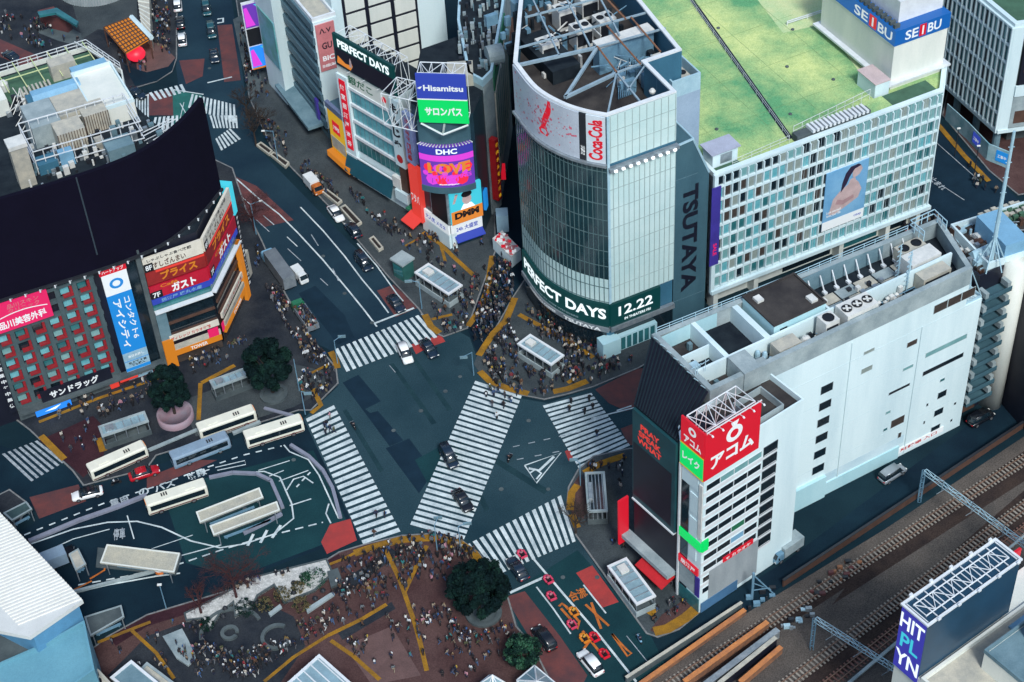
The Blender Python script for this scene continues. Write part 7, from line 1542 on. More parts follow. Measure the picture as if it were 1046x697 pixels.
def planter(label, px, wall='unit_beige'):
    P = Gs(px, .13); c = sum(P, Vector()) / len(P); o = thing('planter', label, 'planter', (c.x, c.y, .13), 'kerbside planters'); MB().ring(P, .13, .75, .3).build('edge', M[wall], o); MB().prism([c + (p - c) * .9 for p in P], .13, .55).build('soil', M['soil'], o); return o
for l, px in (('long empty planter at the upper avenue kerb by the bare trees', [(262, 150), (267, 147), (279, 156), (275, 160)]), ('second empty planter along the upper avenue kerb, joined to the first', [(276, 160), (280, 157), (296, 168), (292, 173)]), ('narrow dark planter beside the orange truck', [(328, 197), (333, 194), (350, 207), (345, 211)]), ('dark planter beside the white car at the avenue kerb', [(347, 214), (353, 211), (370, 229), (364, 233)]), ('short pale planter just above the pale square kiosk', [(377, 246), (382, 243), (392, 255), (387, 258)])): planter(l, px)
# poster truck and stalls
p = G(522, 250); o = thing('poster_float', 'white topped street stall covered in red posters at the alley mouth', 'stall', (p.x, p.y, .0)); q = Gs([(503, 243), (513, 235), (532, 254), (522, 262)], 3); MB().prism(q, .05, 2.6).build('body', M['white_wall'], o); MB().prism(q, 2.6, 2.9).build('top', M['unit_white'], o); mb = MB(); c = sum(q, Vector()) / 4
for i in range(46): t, s = RN.random() * .9 + .05, RN.random() * .9 + .05; w = q[0].lerp(q[3], t).lerp(q[1].lerp(q[2], t), s); k = RN.uniform(.2, .45); mb.box(w.x - k, w.x + k, w.y - k, w.y + k, 2.9, 2.92 + .004 * i, i % 3)
mb.build('posters', [M['sign_red'], M['pink_paint'], M['sign_white']], o); MB().box(p.x - 2.6, p.x - .2, p.y + 4, p.y + 6.6, .05, 4.2).build('pale_booth', M['pale_blue_metal'], o)
# ================= trees and plants
def crown_mesh(r, h, n, seed, ms, leaf=.42, vz_=.88):
    rr = random.Random(seed); mb = MB(); cl = []
    for i in range(90):
        t = rr.random() * 2 * math.pi; u = rr.uniform(-.75, 1); q = math.sqrt(max(0, 1 - u * u)) if u > 0 else math.sqrt(max(0, 1 - (u / .95) ** 2)); k = rr.uniform(.5, .93) if i % 3 == 0 else rr.uniform(.80, .93)
        cl.append((Vector((q * math.cos(t) * r * k, q * math.sin(t) * r * k, h + u * r * vz_ * k)), rr.uniform(.13, .24) * r, rr.choice([0, 0, 1, 1, 2])))
    for i in range(n):
        c, s, m = cl[i % len(cl)]; d = Vector((rr.gauss(0, 1), rr.gauss(0, 1), rr.gauss(0, 1))).normalized() * s * rr.uniform(.55, 1.1); p = c + d; a = rr.uniform(.6, 1.3) * leaf
        nrm = (d.normalized() + Vector((rr.gauss(0, .6), rr.gauss(0, .6), .4 + rr.gauss(0, .4)))).normalized(); x = nrm.orthogonal().normalized(); x.rotate(Matrix.Rotation(rr.random() * 6.28, 3, nrm)); y = nrm.cross(x)
        mb.poly([p - x * a * .5, p - y * a * .28, p + x * a * .5, p + y * a * .28], m if rr.random() < .8 else rr.randrange(3))
    return mb
def tree(label, px, r, h, seed, n=24000, ms=('leaf_a', 'leaf_b', 'leaf_c'), leaf=.5, name='round_tree', z0=.13, vz_=.88):
    p = G(*px); o = thing(name, label, 'tree', (p.x, p.y, z0), 'leafy street trees', world=False); mb = MB().tube((0, 0, 0), (0, 0, h * .8), .32, 8, 0, .2); rr = random.Random(seed)
    for i in range(9): t = rr.random() * 6.28; mb.tube((0, 0, h * rr.uniform(.4, .8)), (math.cos(t) * r * .7, math.sin(t) * r * .7, h + rr.uniform(-.2, .5) * r), .12, 5, 0, .04)
    mb.build('trunk', M['bark'], o); crown_mesh(r, h, n, seed, ms, leaf, vz_).build('crown', [M[m] for m in ms], o); return o
tree('dark round tree standing in the pink walled planter', (180, 428), 3.5, 7.6, 1, 26000, vz_=1.45); tree('dark round tree left of the upper crossing', (279, 402), 4.2, 7.4, 2, 30000, vz_=1.25); tree('largest dark round tree, on the plaza beside the lower crossing', (490, 626), 4.7, 6.2, 3, 34000, vz_=.95); tree('small green tree by the black van on the lower road', (535, 680), 2.9, 3.6, 4, 12000, ('leaf_green', 'leaf_c', 'leaf_b'), .36, 'small_tree')
p = G(180, 428); o = thing('tree_planter', 'round pink walled planter round the foot of the dark tree', 'planter', (p.x, p.y, .13)); MB().lathe((p.x, p.y, .13), [(3.3, 0), (3.3, 1.5), (2.95, 1.5), (2.95, 1.35), (.2, 1.3)], 28).build('wall', mat('planter_pink', (.32, .19, .22), .7, .15, .5, c2=(.28, .24, .28)), o, True)
p = G(280, 404); o = thing('ring_bench', 'grey ring seat round the dark tree left of the upper crossing', 'bench', (p.x, p.y, .13)); MB().lathe((p.x, p.y, .13), [(2.6, 0), (2.6, .5), (1.9, .5), (1.9, .2)], 20).build('ring', M['concrete_dark'], o)
p = G(494, 627); o = thing('ring_bench', 'grey ring seat under the largest plaza tree', 'bench', (p.x, p.y, .13)); MB().lathe((p.x, p.y, .13), [(3.0, 0), (3.0, .5), (2.2, .5), (2.2, .2)], 20).build('ring', M['concrete_dark'], o)
def bare_tree(label, px, h, spread, seed, m='bark', z0=.13, kx=4):
    p = G(*px); o = thing('bare_tree', label, 'tree', (p.x, p.y, z0), 'bare winter trees', world=False); rr = random.Random(seed); T_ = MB(); Cn = MB()
    T_.tube((0, 0, 0), (0, 0, h * .4), .24, 7, 0, .17)
    def grow(a, d, l, r, k):
        b = a + d * l; (T_ if k == 0 else Cn).tube(a, b, r, 5 if k < 2 else 3, 0, r * .62)
        if k >= kx: return
        for i in range(3 if k < 3 else 4):
            q = (d + Vector((rr.gauss(0, 1), rr.gauss(0, 1), rr.gauss(.12, .35))) * (.62 * spread)).normalized(); grow(a.lerp(b, rr.uniform(.6, 1)), q, l * rr.uniform(.62, .85), r * .6, k + 1)
    for i in range(5): t = i * 1.26 + rr.random(); grow(Vector((0, 0, h * rr.uniform(.3, .4))), Vector((math.cos(t) * .7, math.sin(t) * .7, 1)).normalized(), h * .26, .13, 0)
    T_.build('trunk', M[m], o); Cn.build('branches', M[m], o); return o
bare_tree('wide reddish bare tree over the terminal kerb above the white garden', (242, 612), 11.5, 1.5, 1, 'bark_red', kx=5); bare_tree('dark red bare tree left of the white garden', (206, 628), 6.0, .8, 2, 'bark_red'); bare_tree('tall bare tree at the upper avenue kerb by the long planter', (262, 150), 10, 1.0, 3); bare_tree('bare tree with fine twigs beside the upper zebra crossings', (253, 120), 8, 1.0, 4); bare_tree('reddish bare tree right of the billboard store by the avenue', (260, 236), 9.5, 1.4, 5, 'bark_red', kx=5); bare_tree('bare tree beside the dark framed subway entrance', (588, 545), 6.5, 1.0, 6); bare_tree('bare tree above the long planter further up the avenue', (270, 138), 8, .9, 7)
gp = Gs([(298, 581), (334, 572), (341, 587), (322, 605), (290, 618), (280, 600), (264, 610), (258, 622), (240, 632), (238, 618), (226, 628), (215, 645), (206, 634), (190, 636), (188, 628), (220, 612), (262, 590)], .13); 
gb = thing('garden_bed', 'irregular white gravel garden bed with low shrubs on the plaza', 'garden bed', (sum(gp, Vector()) / len(gp))); MB().prism(gp, .1, .5).build('gravel', M['gravel_white'], gb); MB().ring(gp, .1, .62, .3).build('edge', M['concrete_dark'], gb)
def shrub(label, px, r, m, seed): p = G(px[0], px[1], .5); o = crown_mesh(r, r * .5, 500, seed, None, .3).build('shrub', [M[m], M[m], M['leaf_c']]); o.location = p; return tag(o, label, 'shrub', 'garden bed shrubs')
for i, (l, px, r, m) in enumerate((('largest bright green shrub at the right end of the white garden', (322, 594), 2.0, 'leaf_green'), ('small round green shrub beside the bright green one', (312, 592), 1.0, 'leaf_green'), ('round olive brown shrub at the bend of the white garden', (289, 610), 1.5, 'leaf_olive'), ('olive brown shrub under the slender stems right of the bend', (308, 620), 1.5, 'leaf_olive'), ('olive shrub between the round terrace and the white gravel', (271, 620), 1.4, 'leaf_olive'), ('small olive shrub at the top edge of the white garden', (305, 602), 1.2, 'leaf_olive'), ('dark green shrub below the wide reddish tree', (252, 624), 1.7, 'leaf_c'), ('low dark green shrub left of the reddish tree', (212, 640), 1.3, 'leaf_c'))): shrub(l, px, r, m, i + 20)
for i, px in enumerate([(300, 596), (330, 604), (322, 612), (300, 606), (262, 617), (257, 617), (230, 622), (228, 630), (198, 636), (204, 640)]):
    p = G(px[0], px[1], .5); tag(MB().lathe((p.x, p.y, .45), [(.4, 0), (.5, .2), (.3, .5), (.1, .6)], 8).build('garden_stone', M['dark_metal']), 'small dark stone lying on the white garden gravel', 'stone', 'dark stones in the white garden')
def arcseat(label, px, r, a0, a1, m='concrete_dark'):
    p = G(*px); mb = MB(); n = 18
    for i in range(n):
        t, u = [math.radians(a0 + (a1 - a0) * k / n) for k in (i, i + 1)]; f = lambda R_, q, z: (p.x + R_ * math.cos(q), p.y + R_ * math.sin(q), z); mb.hexa([f(r, t, .13), f(r + .6, t, .13), f(r + .6, u, .13), f(r, u, .13), f(r, t, .6), f(r + .6, t, .6), f(r + .6, u, .6), f(r, u, .6)])
    return tag(mb.build('curved_bench', M[m]), label, 'bench', 'curved stone benches')
arcseat('large curved stone bench bordering the round dark terrace', (237, 648), 4.6, 30, 190); arcseat('small round stone bench ring right of the dark terrace', (283, 652), 2.0, 60, 330); arcseat('smaller inner ring beside the round stone bench', (235, 648), .9, 0, 330, 'concrete_dark')
def slabthing(name, label, cat, px, z, m): P = Gs(px, z); return tag(MB().prism(P, .12, z).build(name, M[m]), label, cat)
slabthing('long_bench', 'long white edged bench along the lower side of the garden', 'bench', [(312, 622), (340, 604), (342, 607), (314, 626)], .55, 'concrete'); slabthing('long_bench', 'short straight bench beside the olive shrub on the terrace edge', 'bench', [(274, 626), (286, 617), (288, 620), (276, 629)], .55, 'concrete'); slabthing('stone_platform', 'pale worn stone platform at the left of the plaza', 'platform', [(166, 650), (186, 642), (193, 655), (200, 672), (192, 680), (180, 672)], .5, 'concrete'); slabthing('low_wall', 'grey square block at the right tip of the white garden', 'block', [(334, 584), (345, 580), (350, 594), (338, 600)], .8, 'concrete_dark')
# ================= vehicles
def loft(st, m=0, mb=None):
    "body through cross sections: (x, half width low, half width high, z low, z high)"
    mb = mb or MB(); k = len(mb.v); n = 10
    for x, w0, w1, z0, z1 in st:
        zm = z0 + (z1 - z0) * .55
        for y, z in ((-w0 * .9, z0), (-w0, z0 + (zm - z0) * .4), (-w0, zm), (-w1, z1 - (z1 - zm) * .25), (-w1 * .85, z1), (w1 * .85, z1), (w1, z1 - (z1 - zm) * .25), (w0, zm), (w0, z0 + (zm - z0) * .4), (w0 * .9, z0)): mb.v.append((x, y, z))
    for i in range(len(st) - 1):
        for j in range(n): j2 = (j + 1) % n; mb.f.append((k + i * n + j, k + i * n + j2, k + (i + 1) * n + j2, k + (i + 1) * n + j)); mb.m.append(m)
    mb.f.append(tuple(k + j for j in range(n - 1, -1, -1))); mb.m.append(m); e = k + (len(st) - 1) * n; mb.f.append(tuple(e + j for j in range(n))); mb.m.append(m); return mb
def wheel_parts(o, xs, y, r, w=.22):
    for x in xs:
        for s in (-1, 1):
            t = MB().tube((x, s * (y - w), r), (x, s * y, r), r, 14).build('wheel', M['rubber'], o); MB().tube((x, s * (y - .02), r), (x, s * (y + .015), r), r * .6, 10).build('rim', M['rim'], t)
def car_proto(kind):
    o = thing('car_pattern', 'x', 'car', (0, 0, -50), world=False); h = {'sedan': 1.42, 'van': 1.9, 'taxi': 1.72}[kind]; L2 = 2.25; W2 = .86
    loft([(-L2, .70, .62, .38, .78), (-L2 + .18, .84, .76, .24, .86), (-1.1, W2, .82, .22, .94), (.7, W2, .82, .22, .93), (1.6, .85, .76, .22, .84), (L2 - .15, .80, .68, .26, .72), (L2, .62, .55, .36, .62)]).build('body', M['car_white'], o, True)
    xb, xr, xf, xw = {'sedan': (-1.85, -1.15, .35, 1.15), 'van': (-2.15, -2.0, .7, 1.5), 'taxi': (-2.0, -1.6, .45, 1.2)}[kind]
    loft([(xb, .74, .70, .84, .92), (xr, .80, .62, .86, h - .05), (xf, .80, .62, .86, h - .03), (xw, .76, .70, .82, .90)]).build('windows', M['glass_dark'], o, True)
    loft([(xr - .05, .60, .56, h - .10, h - .02), ((xr + xf) / 2, .68, .60, h - .08, h + .03), (xf + .05, .60, .56, h - .10, h)]).build('roof', M['car_white'], o, True)
    wheel_parts(o, (-1.35, 1.38), .86, .33)
    for s in (-1, 1):
        MB().box(L2 - .18, L2 - .02, s * .56 - .14, s * .56 + .14, .56, .70).build('headlight', M['lens_white'], o); MB().box(-L2 - .01, -L2 + .12, s * .56 - .14, s * .56 + .14, .62, .78).build('tail_light', M['lens_red'], o); MB().box(.75, .95, s * .93 - .08, s * .93 + .08, .92, 1.06).build('mirror', M['car_black'], o)
    index_kids(o); return o
PROT = {k: car_proto(k) for k in ('sedan', 'van', 'taxi')}
USED = set()
def car(label, px, px2, kind='sedan', col='car_black', name='parked_car', cat='car', z=.05, roof=None, sc=1):
    "px: centre, px2: a point ahead"
    p, q = G(*px), G(*px2); o = dup(PROT[kind], (p.x, p.y, z), math.atan2(q.y - p.y, q.x - p.x), label, group='cars and vans on the streets'); sc *= 1.2; o.name = name; o['category'] = cat
    for c in o.children:
        if c.name.startswith('body'): setmat(c, M[col])
        if c.name.startswith('roof'): setmat(c, M[roof or col])
    o.scale = (sc, sc, sc); return o
bpy.context.view_layer.update()
car('white taxi just past the upper crossing', (414, 364), (419, 375), 'taxi', 'car_white', 'taxi', 'taxi'); car('black car beside the white taxi on the red patch', (438.5, 359), (445, 368), 'sedan', 'car_navy', 'saloon_car'); car('dark blue car in the middle of the diagonal crossing', (459, 470), (465, 480), 'van', 'car_navy', 'saloon_car'); car('black car at the lower end of the diagonal crossing', (473, 514), (480, 524), 'sedan', 'car_black', 'saloon_car'); car('black minivan beside the small green tree on the lower road', (556, 655), (546, 642), 'van', 'car_black', 'minivan', 'van'); car('white car at the bottom of the lower road', (603, 680), (593, 668), 'taxi', 'car_white', 'saloon_car'); car('black car waiting on the red box by the upper crossing', (405, 313), (412, 322), 'sedan', 'car_navy', 'saloon_car'); car('black car in the avenue just above the kiosk', (372, 271), (379, 280), 'van', 'car_navy', 'saloon_car'); car('dark car right behind the white car at the avenue kerb', (361, 238), (354, 229), 'taxi', 'car_navy', 'saloon_car'); car('white car at the avenue kerb beside the dark planter', (343.5, 221), (351, 231), 'sedan', 'car_white', 'saloon_car'); car('white car with dark roof entering the bus terminal', (90, 507), (70, 512), 'sedan', 'car_white', 'saloon_car', roof='car_black'); car('red car passing the white bus in the terminal', (148, 486), (170, 479), 'sedan', 'car_red', 'sports_car'); car('black car at the lower crossing beside the large tree', (529, 584), (522, 574), 'sedan', 'car_navy', 'saloon_car'); car('white car first in the queue on the upper avenue', (186.5, 43), (185, 30), 'taxi', 'car_white', 'saloon_car'); car('white car at the top edge on the upper avenue', (182, 8), (181, -6), 'taxi', 'car_white', 'saloon_car'); car('black car between the two white cars on the upper avenue', (184.5, 26), (183, 12), 'sedan', 'car_black', 'saloon_car'); car('teal car at the top of the upper avenue', (211.5, 12), (214, 28), 'van', 'car_teal', 'minivan', 'van'); car('second teal car following on the upper avenue', (216.5, 35), (219, 50), 'van', 'car_teal', 'minivan', 'van'); car('dark car behind the two teal cars', (219.5, 60), (222, 75), 'sedan', 'car_navy', 'saloon_car'); car('dark car turning by the round corner of the upper junction', (140, 98), (155, 106), 'sedan', 'car_navy', 'saloon_car'); car('small silver car parked by the long white wall', (911, 487), (922, 480), 'van', 'car_silver', 'minivan', 'van'); car('dark car parked under the rounded cream column', (1001, 430), (1010, 425), 'van', 'car_black', 'minivan', 'van'); car('dark car among the pavement edge at the far left top', (12, 60), (2, 54), 'sedan', 'car_navy', 'saloon_car')
for k in PROT.values():
    for c in list(k.children):
        for g in list(c.children): bpy.data.objects.remove(g)
        bpy.data.objects.remove(c)
    bpy.data.objects.remove(k)
def truck(name, label, px, px2, cab, box, L_=6.0, W=2.2, hb=2.9, openbed=False, cabL=1.7, group=None):
    p, q = G(*px), G(*px2); o = thing(name, label, 'truck', (p.x, p.y, .05), group or 'trucks on the streets', world=False, rz=math.atan2(q.y - p.y, q.x - p.x)); h = L_ / 2
    loft([(h - cabL, W / 2, W / 2 * .96, .45, 2.3), (h - .5, W / 2, W / 2 * .92, .45, 2.35), (h - .12, W / 2 * .98, W / 2 * .9, .45, 1.5), (h, W / 2 * .92, W / 2 * .86, .5, 1.2)]).build('cab', M[cab], o); MB().hexa([(h - .45, -W / 2 * .84, 2.2), (h - .04, -W / 2 * .84, 1.45), (h - .04, W / 2 * .84, 1.45), (h - .45, W / 2 * .84, 2.2), (h - .43, -W / 2 * .84, 2.24), (h + .02, -W / 2 * .84, 1.48), (h + .02, W / 2 * .84, 1.48), (h - .43, W / 2 * .84, 2.24)]).build('windscreen', M['glass_dark'], o)
    x1 = h - cabL - .12
    if openbed: MB().box(-h, x1, -W / 2, W / 2, .7, .9).box(-h, x1, -W / 2, -W / 2 + .1, .9, 1.9).box(-h, x1, W / 2 - .1, W / 2, .9, 1.9).box(-h, -h + .1, -W / 2 + .1, W / 2 - .1, .9, 1.9).build('open_bed', M[box], o)
    else:
        MB().box(-h, x1, -W / 2, W / 2, .75, hb).build('cargo_box', M[box], o); MB().box(-h - .05, -h, -W / 2 + .1, W / 2 - .1, .85, hb - .1).build('rear_door', M['steel'], o)
    MB().box(-h + .1, h - .3, -.45, .45, .45, .72).build('chassis', M['dark_metal'], o); wheel_parts(o, (-h + 1.2, h - 1.1) if L_ < 7 else (-h + 1.2, -h + 2.3, h - 1.3), W / 2, .42, .28)
    for s in (-1, 1): MB().box(h - .06, h + .04, s * W * .36 - .18, s * W * .36 + .18, .7, .92).build('headlight', M['lens_white'], o); MB().box(h - .5, h - .35, s * (W / 2 + .18) - .08, s * (W / 2 + .18) + .08, 1.5, 1.95).build('mirror', M['car_black'], o)
    return o
truck('box_truck', 'box truck with orange red cab and pale box on the avenue', (321, 194), (330, 204), 'paint_orange', 'box_white', 5.4, 2.1, 2.7); truck('box_truck', 'long grey flat topped truck at the kerb of the billboard store', (285, 280), (272, 262), 'sky_blue', 'box_grey', 12, 2.6, 3.6, cabL=2.2); tt = truck('stage_truck', 'green cabbed open truck with a packed bed beside the road', (312, 327), (301, 311), 'green_paint', 'steel', 8.5, 2.4, 2, True); truck('box_truck', 'white box truck parked by the long white wall', (802, 566), (792, 573), 'steel_blue', 'concrete', 6.2, 2.2, 2.9); truck('box_truck', 'small white topped van next to the green open truck', (307, 286), (316, 296), 'box_white', 'box_white', 4.2, 1.8, 2.4)
truck('box_truck', 'pale patterned truck top beside the station hall roof', (60, 577), (75, 571), 'car_black', 'bus_blue', 7, 2.4, 3.1)
def bus(label, px, px2, col, z=.05):
    p, q = G(*px), G(*px2); o = thing('city_bus', label, 'bus', (p.x, p.y, z), 'buses in the terminal', world=False, rz=math.atan2(q.y - p.y, q.x - p.x)); h, W = 5.3, 1.22; Hh = 3.0
    st = [(-h, W * .94, W * .88, .5, Hh - .15), (-h + .15, W, W * .96, .35, Hh), (h - .25, W, W * .96, .35, Hh), (h, W * .94, W * .86, .45, Hh - .2)]; loft(st).build('body', M[col], o)
    for s in (-1, 1):
        w_ = MB().box(-h + .5, h - .5, s * W - .03, s * W + .03, 1.35, 2.45).build('side_windows', M['glass_dark'], o); MB().box(-h + .2, h - .2, s * W - .035, s * W + .035, .62, .80).build('stripe', M['paint_rust' if col != 'bus_blue' else 'steel_blue'], o)
    MB().box(h - .08, h + .03, -W * .86, W * .86, 1.25, 2.6).build('windscreen', M['glass_dark'], o); MB().box(-h - .03, -h + .08, -W * .8, W * .8, 1.5, 2.5).build('rear_window', M['glass_dark'], o); MB().box(h - .02, h + .05, -W * .6, W * .6, 2.62, 2.85).build('route_display', M['led_orange'] if col != 'bus_blue' else M['black'], o)
    v = MB()
    for i in range(3): v.box(1.4 + i * .42, 1.62 + i * .42, -.55 + i * .02, .2, Hh, Hh + .14)
    v.build('roof_vent', M['dark_metal'], o); MB().box(-3.4, -1.6, -.6, .6, Hh - .02, Hh + .10).build('roof_unit', M[col], o); wheel_parts(o, (-2.6, 3.2), W + .01, .48, .3)
    for s in (-1, 1): MB().box(h - .02, h + .04, s * .85 - .2, s * .85 + .2, .65, .9).build('headlight', M['lens_white'], o); MB().box(h + .05, h + .2, s * (W + .18) - .07, s * (W + .18) + .07, 1.7, 2.3).build('mirror', M['car_black'], o)
    return o
bus('cream white bus at the left end of the terminal', (122, 477), (140, 469), 'bus_cream'); bus('cream white bus at the kerb behind the grey bus', (233, 438), (250, 432), 'bus_cream'); bus('cream white bus beside the long left crossing', (281, 447), (300, 441), 'bus_cream'); bus('grey blue bus between the white buses in the terminal', (206, 466), (224, 459), 'bus_blue'); bus('cream white bus alone in the inner lane of the terminal', (182, 514), (164, 520), 'bus_cream')
def bike(label, px, px2, col='car_black', name='motorbike', rider=None):
    p, q = G(*px), G(*px2); o = thing(name, label, name.replace('_', ' '), (p.x, p.y, .05), 'motorbikes', world=False, rz=math.atan2(q.y - p.y, q.x - p.x))
    loft([(-.8, .14, .12, .55, .8), (-.2, .2, .16, .4, .85), (.3, .2, .14, .4, .95), (.7, .12, .1, .6, 1.0)]).build('body', M[col], o, True)
    for x in (-.65, .7): MB().tube((x, -.07, .3), (x, .07, .3), .3, 12).build('wheel', M['rubber'], o)
    MB().tube((.55, -.36, 1.05), (.55, .36, 1.05), .03, 5).tube((.55, 0, 1.05), (.7, 0, .4), .04, 5).build('handlebar', M['steel'], o); MB().box(-.6, .1, -.16, .16, .82, .92).build('seat', M['black'], o); return o
BK = [bike('motorbike waiting beside the arrow on the crossing', (521, 470), (526, 462)), bike('scooter between the white car and red car in the terminal', (119, 495), (130, 491)), bike('blue scooter on the lower road beside the side pavement', (653, 655), (648, 646), 'sky_blue'), bike('motorbike ridden at the top left of the left crossing', (361, 437), (354, 428))]
def kart(label, px, px2, col='sign_red'):
    p, q = G(*px), G(*px2); o = thing('go_kart', label, 'go-kart', (p.x, p.y, .05), 'go-karts on the lower road', world=False, rz=math.atan2(q.y - p.y, q.x - p.x)); o.scale = (1.04, 1.04, 1.04)
    MB().box(-.75, .7, -.35, .35, .18, .3).build('floor_pan', M['dark_metal'], o); loft([(.35, .42, .36, .18, .42), (.75, .5, .4, .16, .46), (1.0, .3, .24, .18, .36)]).build('nose', M[col], o, True); MB().box(-.5, .45, .42, .68, .16, .42).build('side_pod', M[col], o); MB().box(-.5, .45, -.68, -.42, .16, .42).build('side_pod', M[col], o); MB().box(-.5, 0, -.22, .22, .3, .42).box(-.58, -.45, -.22, .22, .3, .85).build('seat', M['black'], o); MB().box(-1.0, -.7, -.55, .55, .2, .42).build('rear_bumper', M[col], o); MB().tube((.3, 0, .4), (.15, 0, .72), .025, 5).lathe((.14, 0, .72), [(.17, 0), (.17, .03)], 10).build('steering_wheel', M['black'], o)
    for x in (-.6, .6):
        for s in (-1, 1): MB().tube((x, s * .5, .16), (x, s * .72, .16), .16, 10).build('wheel', M['rubber'], o)
    return o
mat('kart_rose', (.62, .05, .11), .4, 0)
KP_ = [('pink go-kart leading the line on the lower crossing', (533, 567), (524, 555), 'kart_rose'), ('pink go-kart at the end of the stop line', (560, 593), (551, 581), 'kart_rose'), ('pink go-kart second behind the stop line', (563, 610), (555, 598), 'kart_rose'), ('yellow and red go-kart beside the orange lane arrow', (586, 626), (577, 614), 'sign_orange'), ('pink go-kart left of the orange arrow in the line', (584, 639), (575, 627), 'kart_rose'), ('orange go-kart on the crossed orange marking', (597, 653), (588, 641), 'sign_orange'), ('red go-kart beside the orange one', (607, 652), (598, 640), 'sign_red'), ('red go-kart last in the line near the white car', (617, 669), (608, 657), 'sign_red')]
KARTS = [kart(*k) for k in KP_]
# ================= people
def skin_mesh(name, J, E, Rr, root, sub=1):
    me = bpy.data.meshes.new('t'); ks = list(J); me.from_pydata([J[k] for k in ks], [(ks.index(a), ks.index(b)) for a, b in E], []); me.update()
    o = bpy.data.objects.new('t', me); COL.objects.link(o); m = o.modifiers.new('s', 'SKIN'); m.use_smooth_shade = True
    for i, k in enumerate(ks): v = me.skin_vertices[0].data[i]; v.radius = Rr[k]; v.use_root = (k == root)
    if sub: o.modifiers.new('b', 'SUBSURF').levels = sub
    bpy.context.view_layer.update(); r = bpy.data.meshes.new_from_object(o.evaluated_get(bpy.context.evaluated_depsgraph_get())); r.name = name; bpy.data.objects.remove(o); bpy.data.meshes.remove(me); return r
def pose(k):
    st = {'stand': (0, 0, 0, 0, .02, .06, .02, .06), 'walk': (.22, .26, -.05, -.34, -.12, -.06, .14, .30), 'stride': (-.02, -.28, .24, .30, .16, .34, -.14, -.08), 'phone': (.02, 0, .03, .02, .10, .34, .02, .05)}
    if k == 'sit':
        J = dict(p=(0, 0, .42), s=(-.06, 0, .66), c=(-.10, 0, .88), n=(-.09, 0, 1.02), h=(-.06, 0, 1.10), t=(-.05, 0, 1.20))
        for s, y in (('l', 1), ('r', -1)): J.update({'hip' + s: (.04, .1 * y, .42), 'k' + s: (.42, .14 * y, .56), 'a' + s: (.75, .12 * y, .34), 'f' + s: (.86, .12 * y, .36), 'sh' + s: (-.08, .19 * y, .93), 'e' + s: (.02, .26 * y, .74), 'w' + s: (.16, .16 * y, .74), 'm' + s: (.20, .12 * y, .74)})
        return J
    v = st[k]; J = dict(p=(0, 0, .93), s=(0, 0, 1.14), c=(0, 0, 1.34), n=(.01, 0, 1.48), h=(.03, 0, 1.56), t=(.03, 0, 1.66))
    for s, y, i in (('l', 1, 0), ('r', -1, 1)):
        kx, ax, ex, wx = (v[0], v[1], v[4], v[5]) if i == 0 else (v[2], v[3], v[6], v[7]); lift = .1 if ax < -.2 else .03
        J.update({'hip' + s: (0, .09 * y, .88), 'k' + s: (kx, .1 * y, .48), 'a' + s: (ax, .1 * y, .06 + lift), 'f' + s: (ax + .17, .11 * y, .03 + lift * .4), 'sh' + s: (0, .18 * y, 1.40), 'e' + s: (ex, .25 * y, 1.13), 'w' + s: (wx, .24 * y, .90 if not (k == 'phone' and i == 0) else 1.16), 'm' + s: (wx + .03, .23 * y, .83 if not (k == 'phone' and i == 0) else 1.22)})
    return J
RAD = dict(p=(.13, .11), s=(.12, .10), c=(.15, .11), n=(.055, .055), h=(.085, .095), t=(.07, .075))
for s in 'lr': RAD.update({'hip' + s: (.09, .085), 'k' + s: (.06, .06), 'a' + s: (.042, .042), 'f' + s: (.035, .03), 'sh' + s: (.065, .06), 'e' + s: (.045, .045), 'w' + s: (.032, .03), 'm' + s: (.035, .025)})
BE = [('p', 's'), ('s', 'c'), ('c', 'n'), ('n', 'h'), ('h', 't')] + [e for s in 'lr' for e in (('p', 'hip' + s), ('hip' + s, 'k' + s), ('k' + s, 'a' + s), ('a' + s, 'f' + s), ('c', 'sh' + s), ('sh' + s, 'e' + s), ('e' + s, 'w' + s), ('w' + s, 'm' + s))]
def sub_mesh(name, J, keys, g, sub): E = [e for e in BE if e[0] in keys and e[1] in keys]; return skin_mesh(name, {k: J[k] for k in keys}, E, {k: (RAD[k][0] + g, RAD[k][1] + g) for k in keys}, 'p' if 'p' in keys else 's', sub)
PM = {}; LOW = {}
for k in ('stand', 'walk', 'stride', 'phone', 'sit'):
    J = pose(k); ck = ['p', 's', 'c', 'shl', 'el', 'wl', 'shr', 'er', 'wr']; tk_ = ['p', 'hipl', 'kl', 'al', 'hipr', 'kr', 'ar']
    hd_ = J['h']; hm = MB().lathe((hd_[0] - .028, hd_[1], hd_[2] - .08), [(.100, 0), (.118, .08), (.118, .13), (.10, .18), (.06, .21), (.01, .22)], 10)
    bk = MB().box(J['c'][0] - .34, J['c'][0] - .15, -.15, .15, J['s'][2] - .04, J['c'][2] + .1)
    sets = {}
    for sub, D_ in ((1, PM), (0, LOW)):
        D_[k] = dict(body=sub_mesh('person', J, list(J), 0, sub), coat=sub_mesh('coat', J, ck, .04, sub), trousers=sub_mesh('trousers', J, tk_, .022, sub), hair=hm.mesh('hair', M['hair'], True), backpack=bk.mesh('backpack', M['black']))
    PM[k]['body'].materials.clear(); PM[k]['body'].materials.append(M['skin']); PM[k]['body'].materials.append(M['black'])
    for D_ in (PM, LOW):
        me = D_[k]['body']; zf_ = {p.index: min(me.vertices[i].co.z for i in p.vertices) for p in me.polygons}
        if k != 'sit': me.polygons.foreach_set('material_index', [1 if zf_[i] < .14 and D_ is PM else 0 for i in range(len(me.polygons))])
    for n_, m in ( ('coat', 'black'), ('trousers', 'black')): PM[k][n_].materials.append(M[m])
